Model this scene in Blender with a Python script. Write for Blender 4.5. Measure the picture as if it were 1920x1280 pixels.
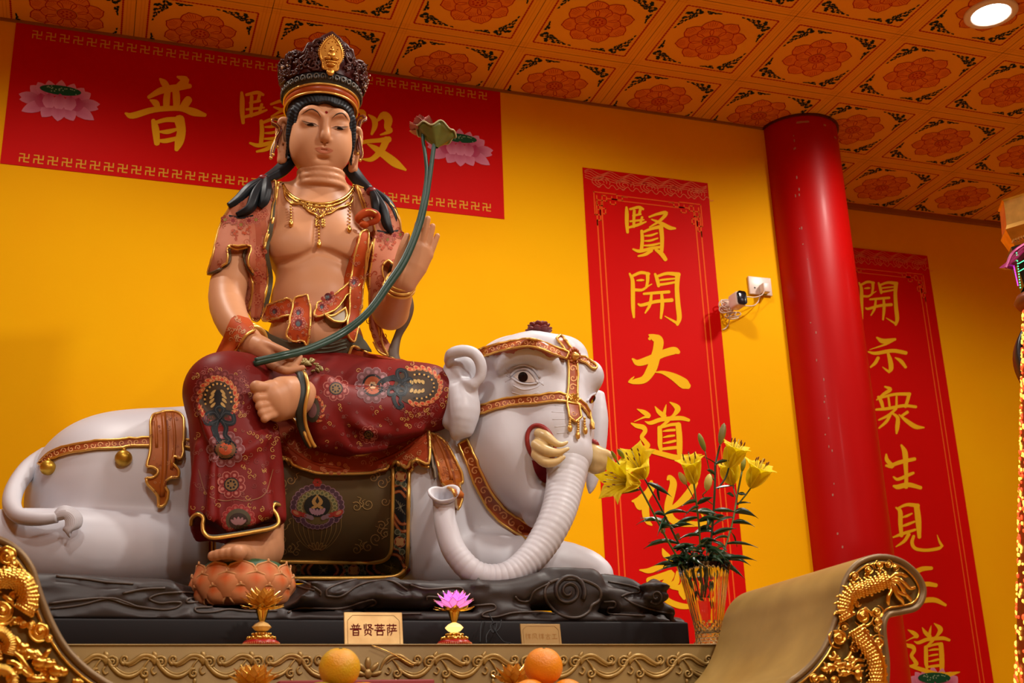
import bpy, bmesh, math, random
import numpy as np
from mathutils import Vector, Matrix
from mathutils.bvhtree import BVHTree
from mathutils.geometry import delaunay_2d_cdt

for o in list(bpy.data.objects): bpy.data.objects.remove(o)
SC = bpy.context.scene
COL = SC.collection
PI = math.pi
# ------------------------------------------------------------------ camera
EYE = 1.2                                   # eye height above the floor
FPX = 2333.28                               # focal length in pixels of a 1920 wide frame
YAW, PITCH, ROLL = 0.332725, 0.337249, -0.035236
_f = np.array([math.sin(YAW)*math.cos(PITCH), math.cos(YAW)*math.cos(PITCH), math.sin(PITCH)])
_r0 = np.array([math.cos(YAW), -math.sin(YAW), 0.0]); _u0 = np.cross(_r0, _f)
_r = math.cos(ROLL)*_r0 + math.sin(ROLL)*_u0
_u = -math.sin(ROLL)*_r0 + math.cos(ROLL)*_u0
cd = bpy.data.cameras.new('camera'); cam = bpy.data.objects.new('camera', cd); COL.objects.link(cam)
cd.sensor_width = 36.0; cd.lens = FPX/1920*36.0; cd.clip_start = 0.05
cam.matrix_world = Matrix(((_r[0], _u[0], -_f[0], 0), (_r[1], _u[1], -_f[1], 0), (_r[2], _u[2], -_f[2], EYE), (0, 0, 0, 1)))
SC.camera = cam
cd.dof.use_dof = True; cd.dof.focus_distance = 4.35; cd.dof.aperture_fstop = 6.3
# ------------------------------------------------------------------ view, world
vs = SC.view_settings
vs.view_transform = 'Standard'; vs.look = 'None'; vs.gamma = 1.0; vs.exposure = 0.18; vs.use_curve_mapping = False
wd = bpy.data.worlds.new('world'); SC.world = wd; wd.use_nodes = True
wd.node_tree.nodes['Background'].inputs[0].default_value = (1.0, 0.62, 0.30, 1)
wd.node_tree.nodes['Background'].inputs[1].default_value = 0.10
H = EYE + 3.3958                            # ceiling height
YW, YR = 5.402, 6.16                        # back wall, recessed wall
TILE, TX0, TY0 = 0.6, -0.2907, 5.2839       # ceiling tile lattice (a tile centre)
# ------------------------------------------------------------------ lamps of the hall: recessed downlights, with unseen ones added as fill
LAMPS = [  # x, y, power, aim (dx, dy), spot cone
    (3.91, 4.10, 150, (0, 0.25), 146),
    (1.85, 3.75, 130, (0, 0.30), 146),
    (-0.35, 3.95, 85, (0, 0.2), 146),
    (2.5, 1.6, 240, (-0.55, 0.85), 84),
    (-0.5, 1.3, 95, (0.4, 0.75), 92),
    (1.4, -1.6, 230, (0.05, 1.45), 62),  # unseen lamp farther back, added as frontal fill on the statue
    (5.9, 4.2, 40, (0, 0.1), 146),
    (0.2, -0.6, 150, (0, 0), 150),  # unseen, added to light the floor for bounce
    (3.6, -0.2, 150, (0, 0), 150),  # unseen, also added for floor bounce
    (5.8, 1.6, 130, (0, 0), 150),  # unseen, also added for floor bounce
]
def lamp_light(x, y, p, aim, cone):
    l = bpy.data.lights.new('downlight_and_fill_beam', 'SPOT'); l.energy = p; l.color = (1.0, 0.93, 0.84)
    l.spot_size = math.radians(cone); l.spot_blend = 0.7; l.shadow_soft_size = 0.11
    o = bpy.data.objects.new('downlight_and_fill_beam', l); COL.objects.link(o)
    o.location = (x, y, H-0.045)
    o.rotation_euler = Vector((aim[0], aim[1], -1)).to_track_quat('-Z', 'Y').to_euler()
    return o
for L_ in LAMPS: lamp_light(*L_)

# ------------------------------------------------------------------ helpers: pixel ray -> point at a given depth
def ray(px, py):
    return _f + (px-960)/FPX*_r - (py-640)/FPX*_u
EYEP = np.array([0, 0, EYE])
def W(px, py, Y):
    d = ray(px, py); return EYEP + d*(Y/d[1])
def WX(px, py, X):
    d = ray(px, py); return EYEP + d*(X/d[0])
def mpp(px, py, Y):
    return float(((W(px, py, Y)-EYEP) @ _f)/FPX)
def rnd(a, b): return random.uniform(a, b)

# ------------------------------------------------------------------ materials
def new_mat(name):
    m = bpy.data.materials.new(name); m.use_nodes = True
    return m, m.node_tree.nodes, m.node_tree.links, m.node_tree.nodes['Principled BSDF']
def mat(name, col, rough=0.5, metal=0.0, var=0.0, vscale=6.0, bump=0.0, bscale=40.0, coat=0.0, spec=0.5, col2=None):
    m, N, L, B = new_mat(name)
    B.inputs['Base Color'].default_value = (*col, 1); B.inputs['Roughness'].default_value = rough
    B.inputs['Metallic'].default_value = metal; B.inputs['Specular IOR Level'].default_value = spec
    if coat: B.inputs['Coat Weight'].default_value = coat; B.inputs['Coat Roughness'].default_value = 0.15
    if var or bump:
        tc = N.new('ShaderNodeTexCoord')
    if var:
        nz = N.new('ShaderNodeTexNoise'); nz.inputs['Scale'].default_value = vscale; nz.inputs['Detail'].default_value = 5
        L.new(tc.outputs['Object'], nz.inputs['Vector'])
        rp = N.new('ShaderNodeValToRGB')
        c2 = col2 if col2 else tuple(c*(1-var) for c in col)
        rp.color_ramp.elements[0].position = 0.3; rp.color_ramp.elements[1].position = 0.7
        rp.color_ramp.elements[0].color = (*c2, 1); rp.color_ramp.elements[1].color = (*col, 1)
        L.new(nz.outputs['Fac'], rp.inputs[0]); L.new(rp.outputs[0], B.inputs['Base Color'])
    if bump:
        nb = N.new('ShaderNodeTexNoise'); nb.inputs['Scale'].default_value = bscale; nb.inputs['Detail'].default_value = 4
        L.new(tc.outputs['Object'], nb.inputs['Vector'])
        bp = N.new('ShaderNodeBump'); bp.inputs['Strength'].default_value = bump; bp.inputs['Distance'].default_value = 0.01
        L.new(nb.outputs['Fac'], bp.inputs['Height']); L.new(bp.outputs[0], B.inputs['Normal'])
    return m
def paint_mat(name, rough=0.5, spec=0.4, metal=0.0):
    m, N, L, B = new_mat(name)
    a = N.new('ShaderNodeVertexColor'); a.layer_name = 'Col'
    L.new(a.outputs[0], B.inputs['Base Color']); B.inputs['Roughness'].default_value = rough
    B.inputs['Specular IOR Level'].default_value = spec; B.inputs['Metallic'].default_value = metal
    return m
def glass_mat(name, col, rough=0.05, ior=1.45, trans=1.0):
    m, N, L, B = new_mat(name)
    B.inputs['Base Color'].default_value = (*col, 1); B.inputs['Roughness'].default_value = rough
    B.inputs['IOR'].default_value = ior; B.inputs['Transmission Weight'].default_value = trans
    return m
def emit_mat(name, col, strength):
    m, N, L, B = new_mat(name)
    B.inputs['Base Color'].default_value = (*col, 1)
    B.inputs['Emission Color'].default_value = (*col, 1); B.inputs['Emission Strength'].default_value = strength
    return m
GOLD = mat('gold_leaf', (0.80, 0.47, 0.10), 0.30, 1.0, 0.25, 30)
GOLDP = mat('gold_trim', (0.76, 0.45, 0.10), 0.33, 0.65)
PAINT = paint_mat('painted_ornament', 0.55, 0.2)
PRINT = paint_mat('printed_colour', 0.65, 0.08)
def hexc(s):
    s = s.lstrip('#'); v = [int(s[i:i+2], 16)/255 for i in (0, 2, 4)]
    return tuple(c/12.92 if c <= 0.04045 else ((c+0.055)/1.055)**2.4 for c in v)

# ------------------------------------------------------------------ object bookkeeping
ROOT = {}
def tag(o, label, cat, group=None):
    o['label'] = label; o['category'] = cat
    if group: o['group'] = group
    return o
def thing(name, loc, label, cat, group=None):
    o = bpy.data.objects.new(name, None); COL.objects.link(o); o.location = loc
    o.empty_display_size = 0.05
    ROOT[o.name] = np.array(loc, float)
    return tag(o, label, cat, group)
class MB:
    """collects geometry in world coordinates, links it as one mesh object"""
    def __init__(s): s.v = []; s.f = []; s.m = []; s.c = []; s.n = 0
    def add(s, v, f, mi=0, col=None):
        v = np.asarray(v, float).reshape(-1, 3); b = s.n
        s.v.append(v); s.n += len(v)
        if isinstance(f, np.ndarray): f = f.tolist()
        s.f += [[i+b for i in q] for q in f]; s.m += [mi]*len(f)
        s.c += (col if isinstance(col, list) else [col]*len(f))
        return s
    def verts(s): return np.concatenate(s.v) if s.v else np.zeros((0, 3))
    def build(s, name, mats, parent=None, smooth=True, loc=None, flat_mi=()):
        V = s.verts()
        if parent is not None: base = ROOT[parent.name]
        elif loc is not None: base = np.array(loc, float)
        else:
            lo, hi = V.min(0), V.max(0); base = np.array([(lo[0]+hi[0])/2, (lo[1]+hi[1])/2, lo[2]])
        me = bpy.data.meshes.new(name); me.from_pydata((V-base).tolist(), [], s.f)
        for mm in (mats if isinstance(mats, (list, tuple)) else [mats]): me.materials.append(mm)
        me.polygons.foreach_set('material_index', s.m)
        sm = [smooth and (mi not in flat_mi) for mi in s.m]
        me.polygons.foreach_set('use_smooth', sm)
        if any(c is not None for c in s.c):
            ca = me.color_attributes.new('Col', 'FLOAT_COLOR', 'CORNER')
            arr = []
            for q, c in zip(s.f, s.c):
                c = c if c is not None else (0.5, 0.5, 0.5)
                if isinstance(c[0], (tuple, list, np.ndarray)):
                    for cc in c: arr += [*cc, 1.0]
                else: arr += [c[0], c[1], c[2], 1.0]*len(q)
            ca.data.foreach_set('color', arr)
        me.update()
        o = bpy.data.objects.new(name, me); COL.objects.link(o)
        if parent is not None: o.parent = parent; ROOT[o.name] = base
        else: o.location = base; ROOT[o.name] = base
        return o
    def bvh(s):
        return BVHTree.FromPolygons(s.verts().tolist(), s.f)
def structure(o): o['kind'] = 'structure'; return o

def catmull(P, n):
    P = np.asarray(P, float)
    if len(P) < 3:
        t = np.linspace(0, 1, n*(len(P)-1)+1)[:, None]; return P[0]*(1-t)+P[-1]*t
    Q = np.vstack([2*P[0]-P[1], P, 2*P[-1]-P[-2]]); out = []
    t = np.linspace(0, 1, n, endpoint=False)[:, None]
    for i in range(1, len(Q)-2):
        a, b, c, d = Q[i-1], Q[i], Q[i+1], Q[i+2]
        out.append(0.5*((2*b)+(-a+c)*t+(2*a-5*b+4*c-d)*t**2+(-a+3*b-3*c+d)*t**3))
    out.append(P[-1][None]); return np.vstack(out)
def tube(P, R, seg=8, closed=False, caps=True, flat=1.0, up=None):
    P = np.asarray(P, float); n = len(P); R = np.full(n, R, float) if np.isscalar(R) else np.asarray(R, float)
    T = (np.roll(P, -1, 0)-np.roll(P, 1, 0)) if closed else np.gradient(P, axis=0)
    T /= np.linalg.norm(T, axis=1)[:, None]+1e-12
    if up is None:
        a = np.array([0, 0, 1.0]) if abs(T[0][2]) < .9 else np.array([1.0, 0, 0])
    else: a = np.asarray(up, float)
    V = []; N = None
    th = np.arange(seg)/seg*2*PI
    for i in range(n):
        if N is None or up is not None: N = a-(a@T[i])*T[i]
        else: N = N-(N@T[i])*T[i]
        N = N/(np.linalg.norm(N)+1e-12); Bn = np.cross(T[i], N)
        V.append(P[i]+R[i]*(np.cos(th)[:, None]*N*flat+np.sin(th)[:, None]*Bn))
    V = np.vstack(V); F = []
    for i in range(n if closed else n-1):
        j = (i+1) % n
        for k in range(seg):
            l = (k+1) % seg; F.append([i*seg+k, i*seg+l, j*seg+l, j*seg+k])
    if caps and not closed:
        F.append(list(range(seg))[::-1]); F.append([(n-1)*seg+k for k in range(seg)])
    return V, F
def ctube(P, R, n=6, seg=8, flat=1.0, up=None, closed=False):
    """smooth tube through points; R scalar or per point"""
    P = np.asarray(P, float)
    R = np.full(len(P), R, float) if np.isscalar(R) else np.asarray(R, float)
    Q = np.hstack([P, R[:, None]])
    if closed: Q = np.vstack([Q, Q[:1]])
    C = catmull(Q, n)
    if closed: C = C[:-1]
    return tube(C[:, :3], np.maximum(C[:, 3], 1e-4), seg, closed=closed, flat=flat, up=up)
def lathe(prof, c=(0, 0, 0), seg=24, sx=1.0, sy=1.0, wob=None, caps=False):
    V = []; F = []; n = len(prof)
    for (r, z) in prof:
        for k in range(seg):
            a = 2*PI*k/seg; rr = r*(wob(a) if wob else 1)
            V.append((c[0]+rr*math.cos(a)*sx, c[1]+rr*math.sin(a)*sy, c[2]+z))
    for i in range(n-1):
        for k in range(seg):
            l = (k+1) % seg; F.append([i*seg+k, i*seg+l, (i+1)*seg+l, (i+1)*seg+k])
    if caps:
        F.append(list(range(seg))[::-1]); F.append([(n-1)*seg+k for k in range(seg)])
    return np.array(V), F
def box(lo, hi):
    x0, y0, z0 = lo; x1, y1, z1 = hi
    V = [(x0, y0, z0), (x1, y0, z0), (x1, y1, z0), (x0, y1, z0), (x0, y0, z1), (x1, y0, z1), (x1, y1, z1), (x0, y1, z1)]
    F = [[0, 3, 2, 1], [4, 5, 6, 7], [0, 1, 5, 4], [1, 2, 6, 5], [2, 3, 7, 6], [3, 0, 4, 7]]
    return np.array(V, float), F
def bbox_bevel(lo, hi, b=0.005, seg=2):
    bm = bmesh.new(); v, f = box(lo, hi); vs_ = [bm.verts.new(p) for p in v]
    for q in f: bm.faces.new([vs_[i] for i in q])
    bmesh.ops.bevel(bm, geom=bm.edges[:], offset=b, segments=seg, profile=0.5, affect='EDGES')
    bm.verts.index_update(); V = np.array([p.co[:] for p in bm.verts]); F = [[x.index for x in q.verts] for q in bm.faces]; bm.free()
    return V, F
def ball(c, r, nu=16, nv=10, R=None):
    r = np.array([r]*3 if np.isscalar(r) else r, float); V = []; F = []
    V.append((0, 0, -1))
    for j in range(1, nv):
        ph = -PI/2+PI*j/nv
        for i in range(nu): V.append((math.cos(ph)*math.cos(2*PI*i/nu), math.cos(ph)*math.sin(2*PI*i/nu), math.sin(ph)))
    V.append((0, 0, 1)); V = np.array(V)*r
    if R is not None: V = V @ np.asarray(R).T
    V = V+np.array(c)
    for i in range(nu):
        F.append([0, 1+(i+1) % nu, 1+i]); F.append([len(V)-1, 1+(nv-2)*nu+i, 1+(nv-2)*nu+(i+1) % nu])
    for j in range(nv-2):
        for i in range(nu):
            a = 1+j*nu+i; b = 1+j*nu+(i+1) % nu; F.append([a, b, b+nu, a+nu])
    return V, F
def rotx(a): c, s = math.cos(a), math.sin(a); return np.array([[1, 0, 0], [0, c, -s], [0, s, c]])
def roty(a): c, s = math.cos(a), math.sin(a); return np.array([[c, 0, s], [0, 1, 0], [-s, 0, c]])
def rotz(a): c, s = math.cos(a), math.sin(a); return np.array([[c, -s, 0], [s, c, 0], [0, 0, 1]])

# ------------------------------------------------------------------ flat brush strokes (2D outlines)
def stroke2(pts, n=6):
    """variable width stroke (x, y, w) -> 2D verts and faces, with rounded ends"""
    C = catmull(np.asarray(pts, float), n); P = C[:, :2]; Wd = np.maximum(C[:, 2], 1e-5)/2
    T = np.gradient(P, axis=0); T /= np.linalg.norm(T, axis=1)[:, None]+1e-9
    Nn = np.stack([-T[:, 1], T[:, 0]], 1)
    Lf = P+Nn*Wd[:, None]; Rt = P-Nn*Wd[:, None]
    V = []; F = []
    for a, b in zip(Lf, Rt): V += [a, b]
    m = len(P)
    for i in range(m-1): F.append([2*i, 2*i+1, 2*i+3, 2*i+2])
    for e, sgn in ((0, -1), (m-1, 1)):
        b = len(V); th = np.linspace(0, PI, 6)[1:-1]
        for t in th: V.append(P[e]+Wd[e]*(Nn[e]*math.cos(t)+sgn*T[e]*math.sin(t)*.8))
        F.append([2*e]+list(range(b, b+4))+[2*e+1])
    return np.array(V), F
def poly_fill(poly, step):
    """triangulated outline with interior grid points; returns 2D verts, tris, ordered boundary loop"""
    poly = np.asarray(poly, float); out = []
    for a, b in zip(poly, np.roll(poly, -1, 0)):
        k = max(1, int(np.linalg.norm(b-a)/step))
        for t in range(k): out.append(a+(b-a)*t/k)
    out = np.array(out); lo, hi = out.min(0), out.max(0)
    gx, gy = np.meshgrid(np.arange(lo[0]+step*.5, hi[0], step), np.arange(lo[1]+step*.5, hi[1], step))
    g = np.stack([gx.ravel(), gy.ravel()], 1); ins = np.zeros(len(g), bool); n = len(out); j = n-1
    for i in range(n):
        xi, yi = out[i]; xj, yj = out[j]
        c = ((yi > g[:, 1]) != (yj > g[:, 1])); x_ = (xj-xi)*(g[:, 1]-yi)/((yj-yi) if yj != yi else 1e-9)+xi
        ins ^= c & (g[:, 0] < x_); j = i
    g = g[ins]
    if len(g):
        d = np.min(np.linalg.norm(g[:, None]-out[None], axis=2), 1); g = g[d > step*.45]
    pts = [Vector(p) for p in np.vstack([out, g])]
    r = delaunay_2d_cdt(pts, [(i, (i+1) % n) for i in range(n)], [], 1, 1e-6)
    V = np.array([p[:] for p in r[0]]); F = [list(q) for q in r[2]]
    F = [q if np.cross(V[q[1]]-V[q[0]], V[q[2]]-V[q[0]]) < 0 else q[::-1] for q in F]
    ed = {}
    for q in F:
        for a, b in zip(q, q[1:]+q[:1]): ed[(a, b)] = 1
    nx = {a: b for (a, b) in ed if (b, a) not in ed}
    loop = []
    if nx:
        s0 = next(iter(nx)); k = s0
        for _ in range(len(nx)):
            loop.append(k); k = nx.get(k)
            if k is None or k == s0: break
    return V, F, loop
# ------------------------------------------------------------------ draping outlines onto modelled surfaces
class Surf:
    def __init__(s, *mbs):
        V = []; F = []; b = 0
        for m in mbs:
            v = m.verts(); V.append(v); F += [[i+b for i in q] for q in m.f]; b += len(v)
        s.t = BVHTree.FromPolygons(np.vstack(V).tolist(), F)
    def hit(s, px, py):
        d = Vector(ray(px, py)).normalized()
        p, n, i, t = s.t.ray_cast(Vector(EYEP), d)
        if p is None: return None
        if n.dot(d) > 0: n = -n
        return np.array(p), np.array(n), t
    def map(s, P2, off=0.0, smooth=0, F=None):
        H_ = [s.hit(*p) for p in P2]; ok = [i for i, h in enumerate(H_) if h is not None]
        if not ok: raise ValueError('drape misses surface')
        A = np.array([P2[i] for i in ok]); out = []; nn = []
        for i, h in enumerate(H_):
            if h is None:
                j = ok[int(np.argmin(((A-P2[i])**2).sum(1)))]; t = H_[j][2]
                d = ray(*P2[i]); d = d/np.linalg.norm(d); out.append(EYEP+d*t); nn.append(H_[j][1])
            else: out.append(h[0]); nn.append(h[1])
        out = np.array(out); nn = np.array(nn)
        if smooth and F is not None:
            n = len(out); a = np.array([(q[i], q[(i+1) % len(q)]) for q in F for i in range(len(q))])
            for _ in range(smooth):
                for X in (nn, out):
                    S_ = np.zeros_like(X); C_ = np.zeros(n)
                    np.add.at(S_, a[:, 0], X[a[:, 1]]); np.add.at(S_, a[:, 1], X[a[:, 0]])
                    np.add.at(C_, a[:, 0], 1); np.add.at(C_, a[:, 1], 1)
                    X[:] = np.where(C_[:, None] > 0, .5*X+.5*S_/np.maximum(C_, 1)[:, None], X)
        nn /= np.linalg.norm(nn, axis=1)[:, None]+1e-9
        D_ = EYEP-out; D_ /= np.linalg.norm(D_, axis=1)[:, None]
        return out+D_*(off/np.maximum((D_*nn).sum(1), .42))[:, None], nn
def drape(mb, surf, poly, step=8, off=0.006, mi=0, skirt=0.012, trim=None, trim_mi=1, smooth=2, col=None, close=True):
    """cloth patch lying on a surface, with rim and optional round trim along its edge"""
    V2, F, loop = poly_fill(poly, step)
    P, N = surf.map(V2, off, smooth, F)
    mb.add(P, F, mi, col)
    if skirt and loop:
        n = len(loop); top = P[loop]; bot = top-N[loop]*(off+skirt)
        mb.add(np.vstack([top, bot]), [[i, n+i, n+(i+1) % n, (i+1) % n] for i in range(n)], mi, col)
    if trim and loop:
        v, f = tube(P[loop]+N[loop]*trim*.3, trim, 6, closed=True); mb.add(v, f, trim_mi)
    return P, N, F, loop
def decal(mb, surf, V2, F, off=0.002, mi=2, col=(1, 1, 1)):
    try: P, N = surf.map(np.asarray(V2, float), .0004+off*.40)
    except ValueError: return
    mb.add(P, F, mi, col)
def dstroke(mb, surf, pts, col, off=0.002, mi=2, n=4):
    V, F = stroke2(pts, n); decal(mb, surf, V, F, off, mi, col)
def dblob(mb, surf, c, rx, ry, rot, col, off=0.002, mi=2, k=12, point=0.0):
    a = np.arange(k)/k*2*PI; x = np.cos(a)*rx; y = np.sin(a)*ry*(1-point*(np.cos(a)*.5+.5))
    V = np.stack([c[0]+x*math.cos(rot)-y*math.sin(rot), c[1]+x*math.sin(rot)+y*math.cos(rot)], 1)
    c = np.array(c, float); nr = 1+int(max(rx, ry)/7); Q = [c+(V-c)*(nr-j)/nr for j in range(nr)]; F = []
    for j in range(nr-1):
        for i in range(k): F.append([j*k+i, (j+1)*k+i, (j+1)*k+(i+1) % k, j*k+(i+1) % k])
    F += [[nr*k, (nr-1)*k+(i+1) % k, (nr-1)*k+i] for i in range(k)]
    decal(mb, surf, np.vstack(Q+[[c]]), F, off, mi, col)
def dtube(mb, surf, pts, r, mi=1, off=0.002, n=5, seg=6, closed=False):
    C = catmull(np.asarray(pts, float), n)
    try: P, N = surf.map(C[:, :2], off)
    except ValueError: return None
    R = r if C.shape[1] < 3 else C[:, 2]*mpp(C[0, 0], C[0, 1], 4.0)
    v, f = tube(P, R, seg, closed=closed); mb.add(v, f, mi)
    return P
def spiral(cx, cy, r, turns=1.3, a0=0.0, sgn=1, n=14, w=1.5, tail=0):
    out = []
    for i in range(n):
        t = i/(n-1); a = a0+sgn*turns*2*PI*t; q = r*(1-.88*t)
        out.append((cx+q*math.cos(a), cy+q*math.sin(a), w*(1-.3*t)))
    return out
# ------------------------------------------------------------------ signed distance modelling
class Field:
    def __init__(s, lo, hi, h):
        s.lo = np.array(lo, float); s.h = h; s.n = np.ceil((np.array(hi)-s.lo)/h).astype(int)+1
        s.D = np.full(s.n, 1.0, np.float32)
    def region(s, lo, hi):
        i0 = np.clip(np.floor((np.array(lo)-s.lo)/s.h).astype(int), 0, s.n); i1 = np.clip(np.ceil((np.array(hi)-s.lo)/s.h).astype(int)+1, 0, s.n)
        sl = tuple(slice(a, b) for a, b in zip(i0, i1))
        ax = [(s.lo[k]+np.arange(i0[k], i1[k])*s.h).astype(np.float32) for k in range(3)]
        return sl, (ax[0][:, None, None], ax[1][None, :, None], ax[2][None, None, :])
    def comb(s, sl, d, k, op):
        D = s.D[sl]
        if d.size == 0: return
        if op == 'u':
            if k > 0:
                hh = np.maximum(k-np.abs(D-d), 0)/k; s.D[sl] = np.minimum(D, d)-hh*hh*k*.25
            else: s.D[sl] = np.minimum(D, d)
        elif op == 's':
            e = -d
            if k > 0:
                hh = np.maximum(k-np.abs(D-e), 0)/k; s.D[sl] = np.maximum(D, e)+hh*hh*k*.25
            else: s.D[sl] = np.maximum(D, e)
        else: s.D[sl] = np.maximum(D, d)
    def cone(s, a, b, ra, rb, k=0.0, op='u', flat=None):
        a = np.asarray(a, float); b = np.asarray(b, float); m = max(ra, rb)*1.05+k+3*s.h
        sl, (X, Y, Z) = s.region(np.minimum(a, b)-m, np.maximum(a, b)+m)
        ba = b-a; L2 = max(ba@ba, 1e-12)
        t = np.clip(((X-a[0])*ba[0]+(Y-a[1])*ba[1]+(Z-a[2])*ba[2])/L2, 0, 1)
        d = np.sqrt((X-a[0]-t*ba[0])**2+(Y-a[1]-t*ba[1])**2+(Z-a[2]-t*ba[2])**2)-(ra+(rb-ra)*t)
        s.comb(sl, d.astype(np.float32), k, op)
    def ell(s, c, r, k=0.0, op='u', R=None):
        c = np.asarray(c, float); r = np.array([r]*3 if np.isscalar(r) else r, float); m = r.max()+k+3*s.h
        sl, (X, Y, Z) = s.region(c-m, c+m); x, y, z = X-c[0], Y-c[1], Z-c[2]
        if R is not None:
            R = np.asarray(R); x, y, z = (R[0, 0]*x+R[1, 0]*y+R[2, 0]*z, R[0, 1]*x+R[1, 1]*y+R[2, 1]*z, R[0, 2]*x+R[1, 2]*y+R[2, 2]*z)
        k0 = np.sqrt((x/r[0])**2+(y/r[1])**2+(z/r[2])**2); k1 = np.sqrt((x/r[0]**2)**2+(y/r[1]**2)**2+(z/r[2]**2)**2)+1e-9
        s.comb(sl, (k0*(k0-1)/k1).astype(np.float32), k, op)
    def chain(s, pts, k=0.02, op='u', n=1):
        """pts: (px, py, Y, radius in metres) through which a smooth limb runs"""
        Q = np.array([(*W(p[0], p[1], p[2]), p[3]) for p in pts])
        if n > 1: Q = catmull(Q, n)
        if op != 'u' or k == 0:
            for a, b in zip(Q[:-1], Q[1:]): s.cone(a[:3], b[:3], a[3], b[3], k, op)
            return
        m = Q[:, 3].max()*1.05+k+3*s.h
        sl, (X, Y, Z) = s.region(Q[:, :3].min(0)-m, Q[:, :3].max(0)+m); tmp = np.full(s.D[sl].shape, 1.0, np.float32)
        for a, b in zip(Q[:-1], Q[1:]):
            ba = b[:3]-a[:3]; L2 = max(ba@ba, 1e-12)
            t = np.clip(((X-a[0])*ba[0]+(Y-a[1])*ba[1]+(Z-a[2])*ba[2])/L2, 0, 1)
            np.minimum(tmp, np.sqrt((X-a[0]-t*ba[0])**2+(Y-a[1]-t*ba[1])**2+(Z-a[2]-t*ba[2])**2)-(a[3]+(b[3]-a[3])*t), out=tmp)
        s.comb(sl, tmp, k, op)
    def ellp(s, px, py, Y, r, k=0.02, op='u', R=None): s.ell(W(px, py, Y), r, k, op, R)
    def half(s, p, nrm, lo=None, hi=None, op='i'):
        p = np.asarray(p, float); nrm = np.asarray(nrm, float)/np.linalg.norm(nrm)
        sl, (X, Y, Z) = s.region(s.lo if lo is None else lo, (s.lo+s.n*s.h) if hi is None else hi)
        d = (X-p[0])*nrm[0]+(Y-p[1])*nrm[1]+(Z-p[2])*nrm[2]; s.comb(sl, d.astype(np.float32)+0*s.D[sl], 0, op)
    def mesh(s, smooth=1):
        D = s.D; D = np.pad(D, 1, constant_values=1.0); lo = s.lo-s.h; n = np.array(D.shape)
        S = D < 0; cnt = np.zeros(n-1, np.int8)
        cs = [(i, j, k) for i in (0, 1) for j in (0, 1) for k in (0, 1)]
        sl = lambda c: tuple(slice(c[q], n[q]-1+c[q]) for q in range(3))
        for c in cs: cnt += S[sl(c)]
        act = (cnt > 0) & (cnt < 8); idx = np.argwhere(act); m = len(idx)
        vid = np.full(n-1, -1, np.int64); vid[act] = np.arange(m)
        vals = {c: D[idx[:, 0]+c[0], idx[:, 1]+c[1], idx[:, 2]+c[2]] for c in cs}
        acc = np.zeros((m, 3)); w = np.zeros(m)
        for a in cs:
            for ax in range(3):
                if a[ax] == 0:
                    b = list(a); b[ax] = 1; b = tuple(b); va, vb = vals[a], vals[b]; cr = (va < 0) != (vb < 0)
                    t = np.where(cr, va/np.where(cr, va-vb, 1), 0); p = np.tile(np.array(a, float), (m, 1)); p[:, ax] += t
                    acc[cr] += p[cr]; w += cr
        V = lo+(idx+acc/np.maximum(w, 1)[:, None])*s.h; Fs = []
        for ax in range(3):
            b, c = (ax+1) % 3, (ax+2) % 3
            A = [slice(1, n[q]-1) for q in range(3)]; A[ax] = slice(0, n[ax]-1); B_ = list(A); B_[ax] = slice(1, n[ax])
            s0, s1 = S[tuple(A)], S[tuple(B_)]; e = np.argwhere(s0 != s1)
            if not len(e): continue
            ins = s0[tuple(e.T)]; e = e.copy()
            for q in range(3):
                if q != ax: e[:, q] += 1
            qd = []
            for db, dc in ((-1, -1), (0, -1), (0, 0), (-1, 0)):
                ee = e.copy(); ee[:, b] += db; ee[:, c] += dc; qd.append(vid[tuple(ee.T)])
            qd = np.stack(qd, 1); qd[~ins] = qd[~ins][:, ::-1]; Fs.append(qd)
        F = np.vstack(Fs); F = F[(F >= 0).all(1)]
        for _ in range(smooth):
            S_ = np.zeros_like(V); C_ = np.zeros(m)
            for i in range(4):
                a, b = F[:, i], F[:, (i+1) % 4]
                for q in range(3):
                    S_[:, q] += np.bincount(a, V[b, q], m)+np.bincount(b, V[a, q], m)
                C_ += np.bincount(a, minlength=m)+np.bincount(b, minlength=m)
            V = .5*V+.5*S_/np.maximum(C_, 1)[:, None]
        return V, F
    def mb(s, smooth=1, mi=0):
        m = MB(); v, f = s.mesh(smooth); m.add(v, f, mi); return m
# ================================================================== ROOM
WALLC = (0.88, 0.465, 0.001)
m_wall = mat('yellow_plaster', WALLC, 0.75, 0, 0.14, 1.1, 0.05, 60, spec=0.06, col2=(0.86, 0.40, 0.001))
m_floor = mat('floor_stone', (0.62, 0.38, 0.17), 0.4, 0, 0.15, 3)
def slab(name, lo, hi, m, b=0):
    mb = MB(); mb.add(*box(lo, hi)); return structure(mb.build(name, m, smooth=False))
XL, XR, YF = -3.2, 8.2, -3.5
slab('floor', (XL, YF, -0.1), (XR, YR+0.3, 0), m_floor)
XC = 3.62
slab('wall_back', (XL, YW, 0), (XC, YR+0.3, H), m_wall)
slab('wall_recess', (XC, YR, 0), (XR, YR+0.3, H), m_wall)
slab('wall_left', (XL-0.2, YF, 0), (XL, YR+0.3, H), m_wall)
slab('wall_right', (XR, YF, 0), (XR+0.2, YR+0.3, H), m_wall)
slab('wall_front', (XL-0.2, YF-0.2, 0), (XR+0.2, YF, H), m_wall)
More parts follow.
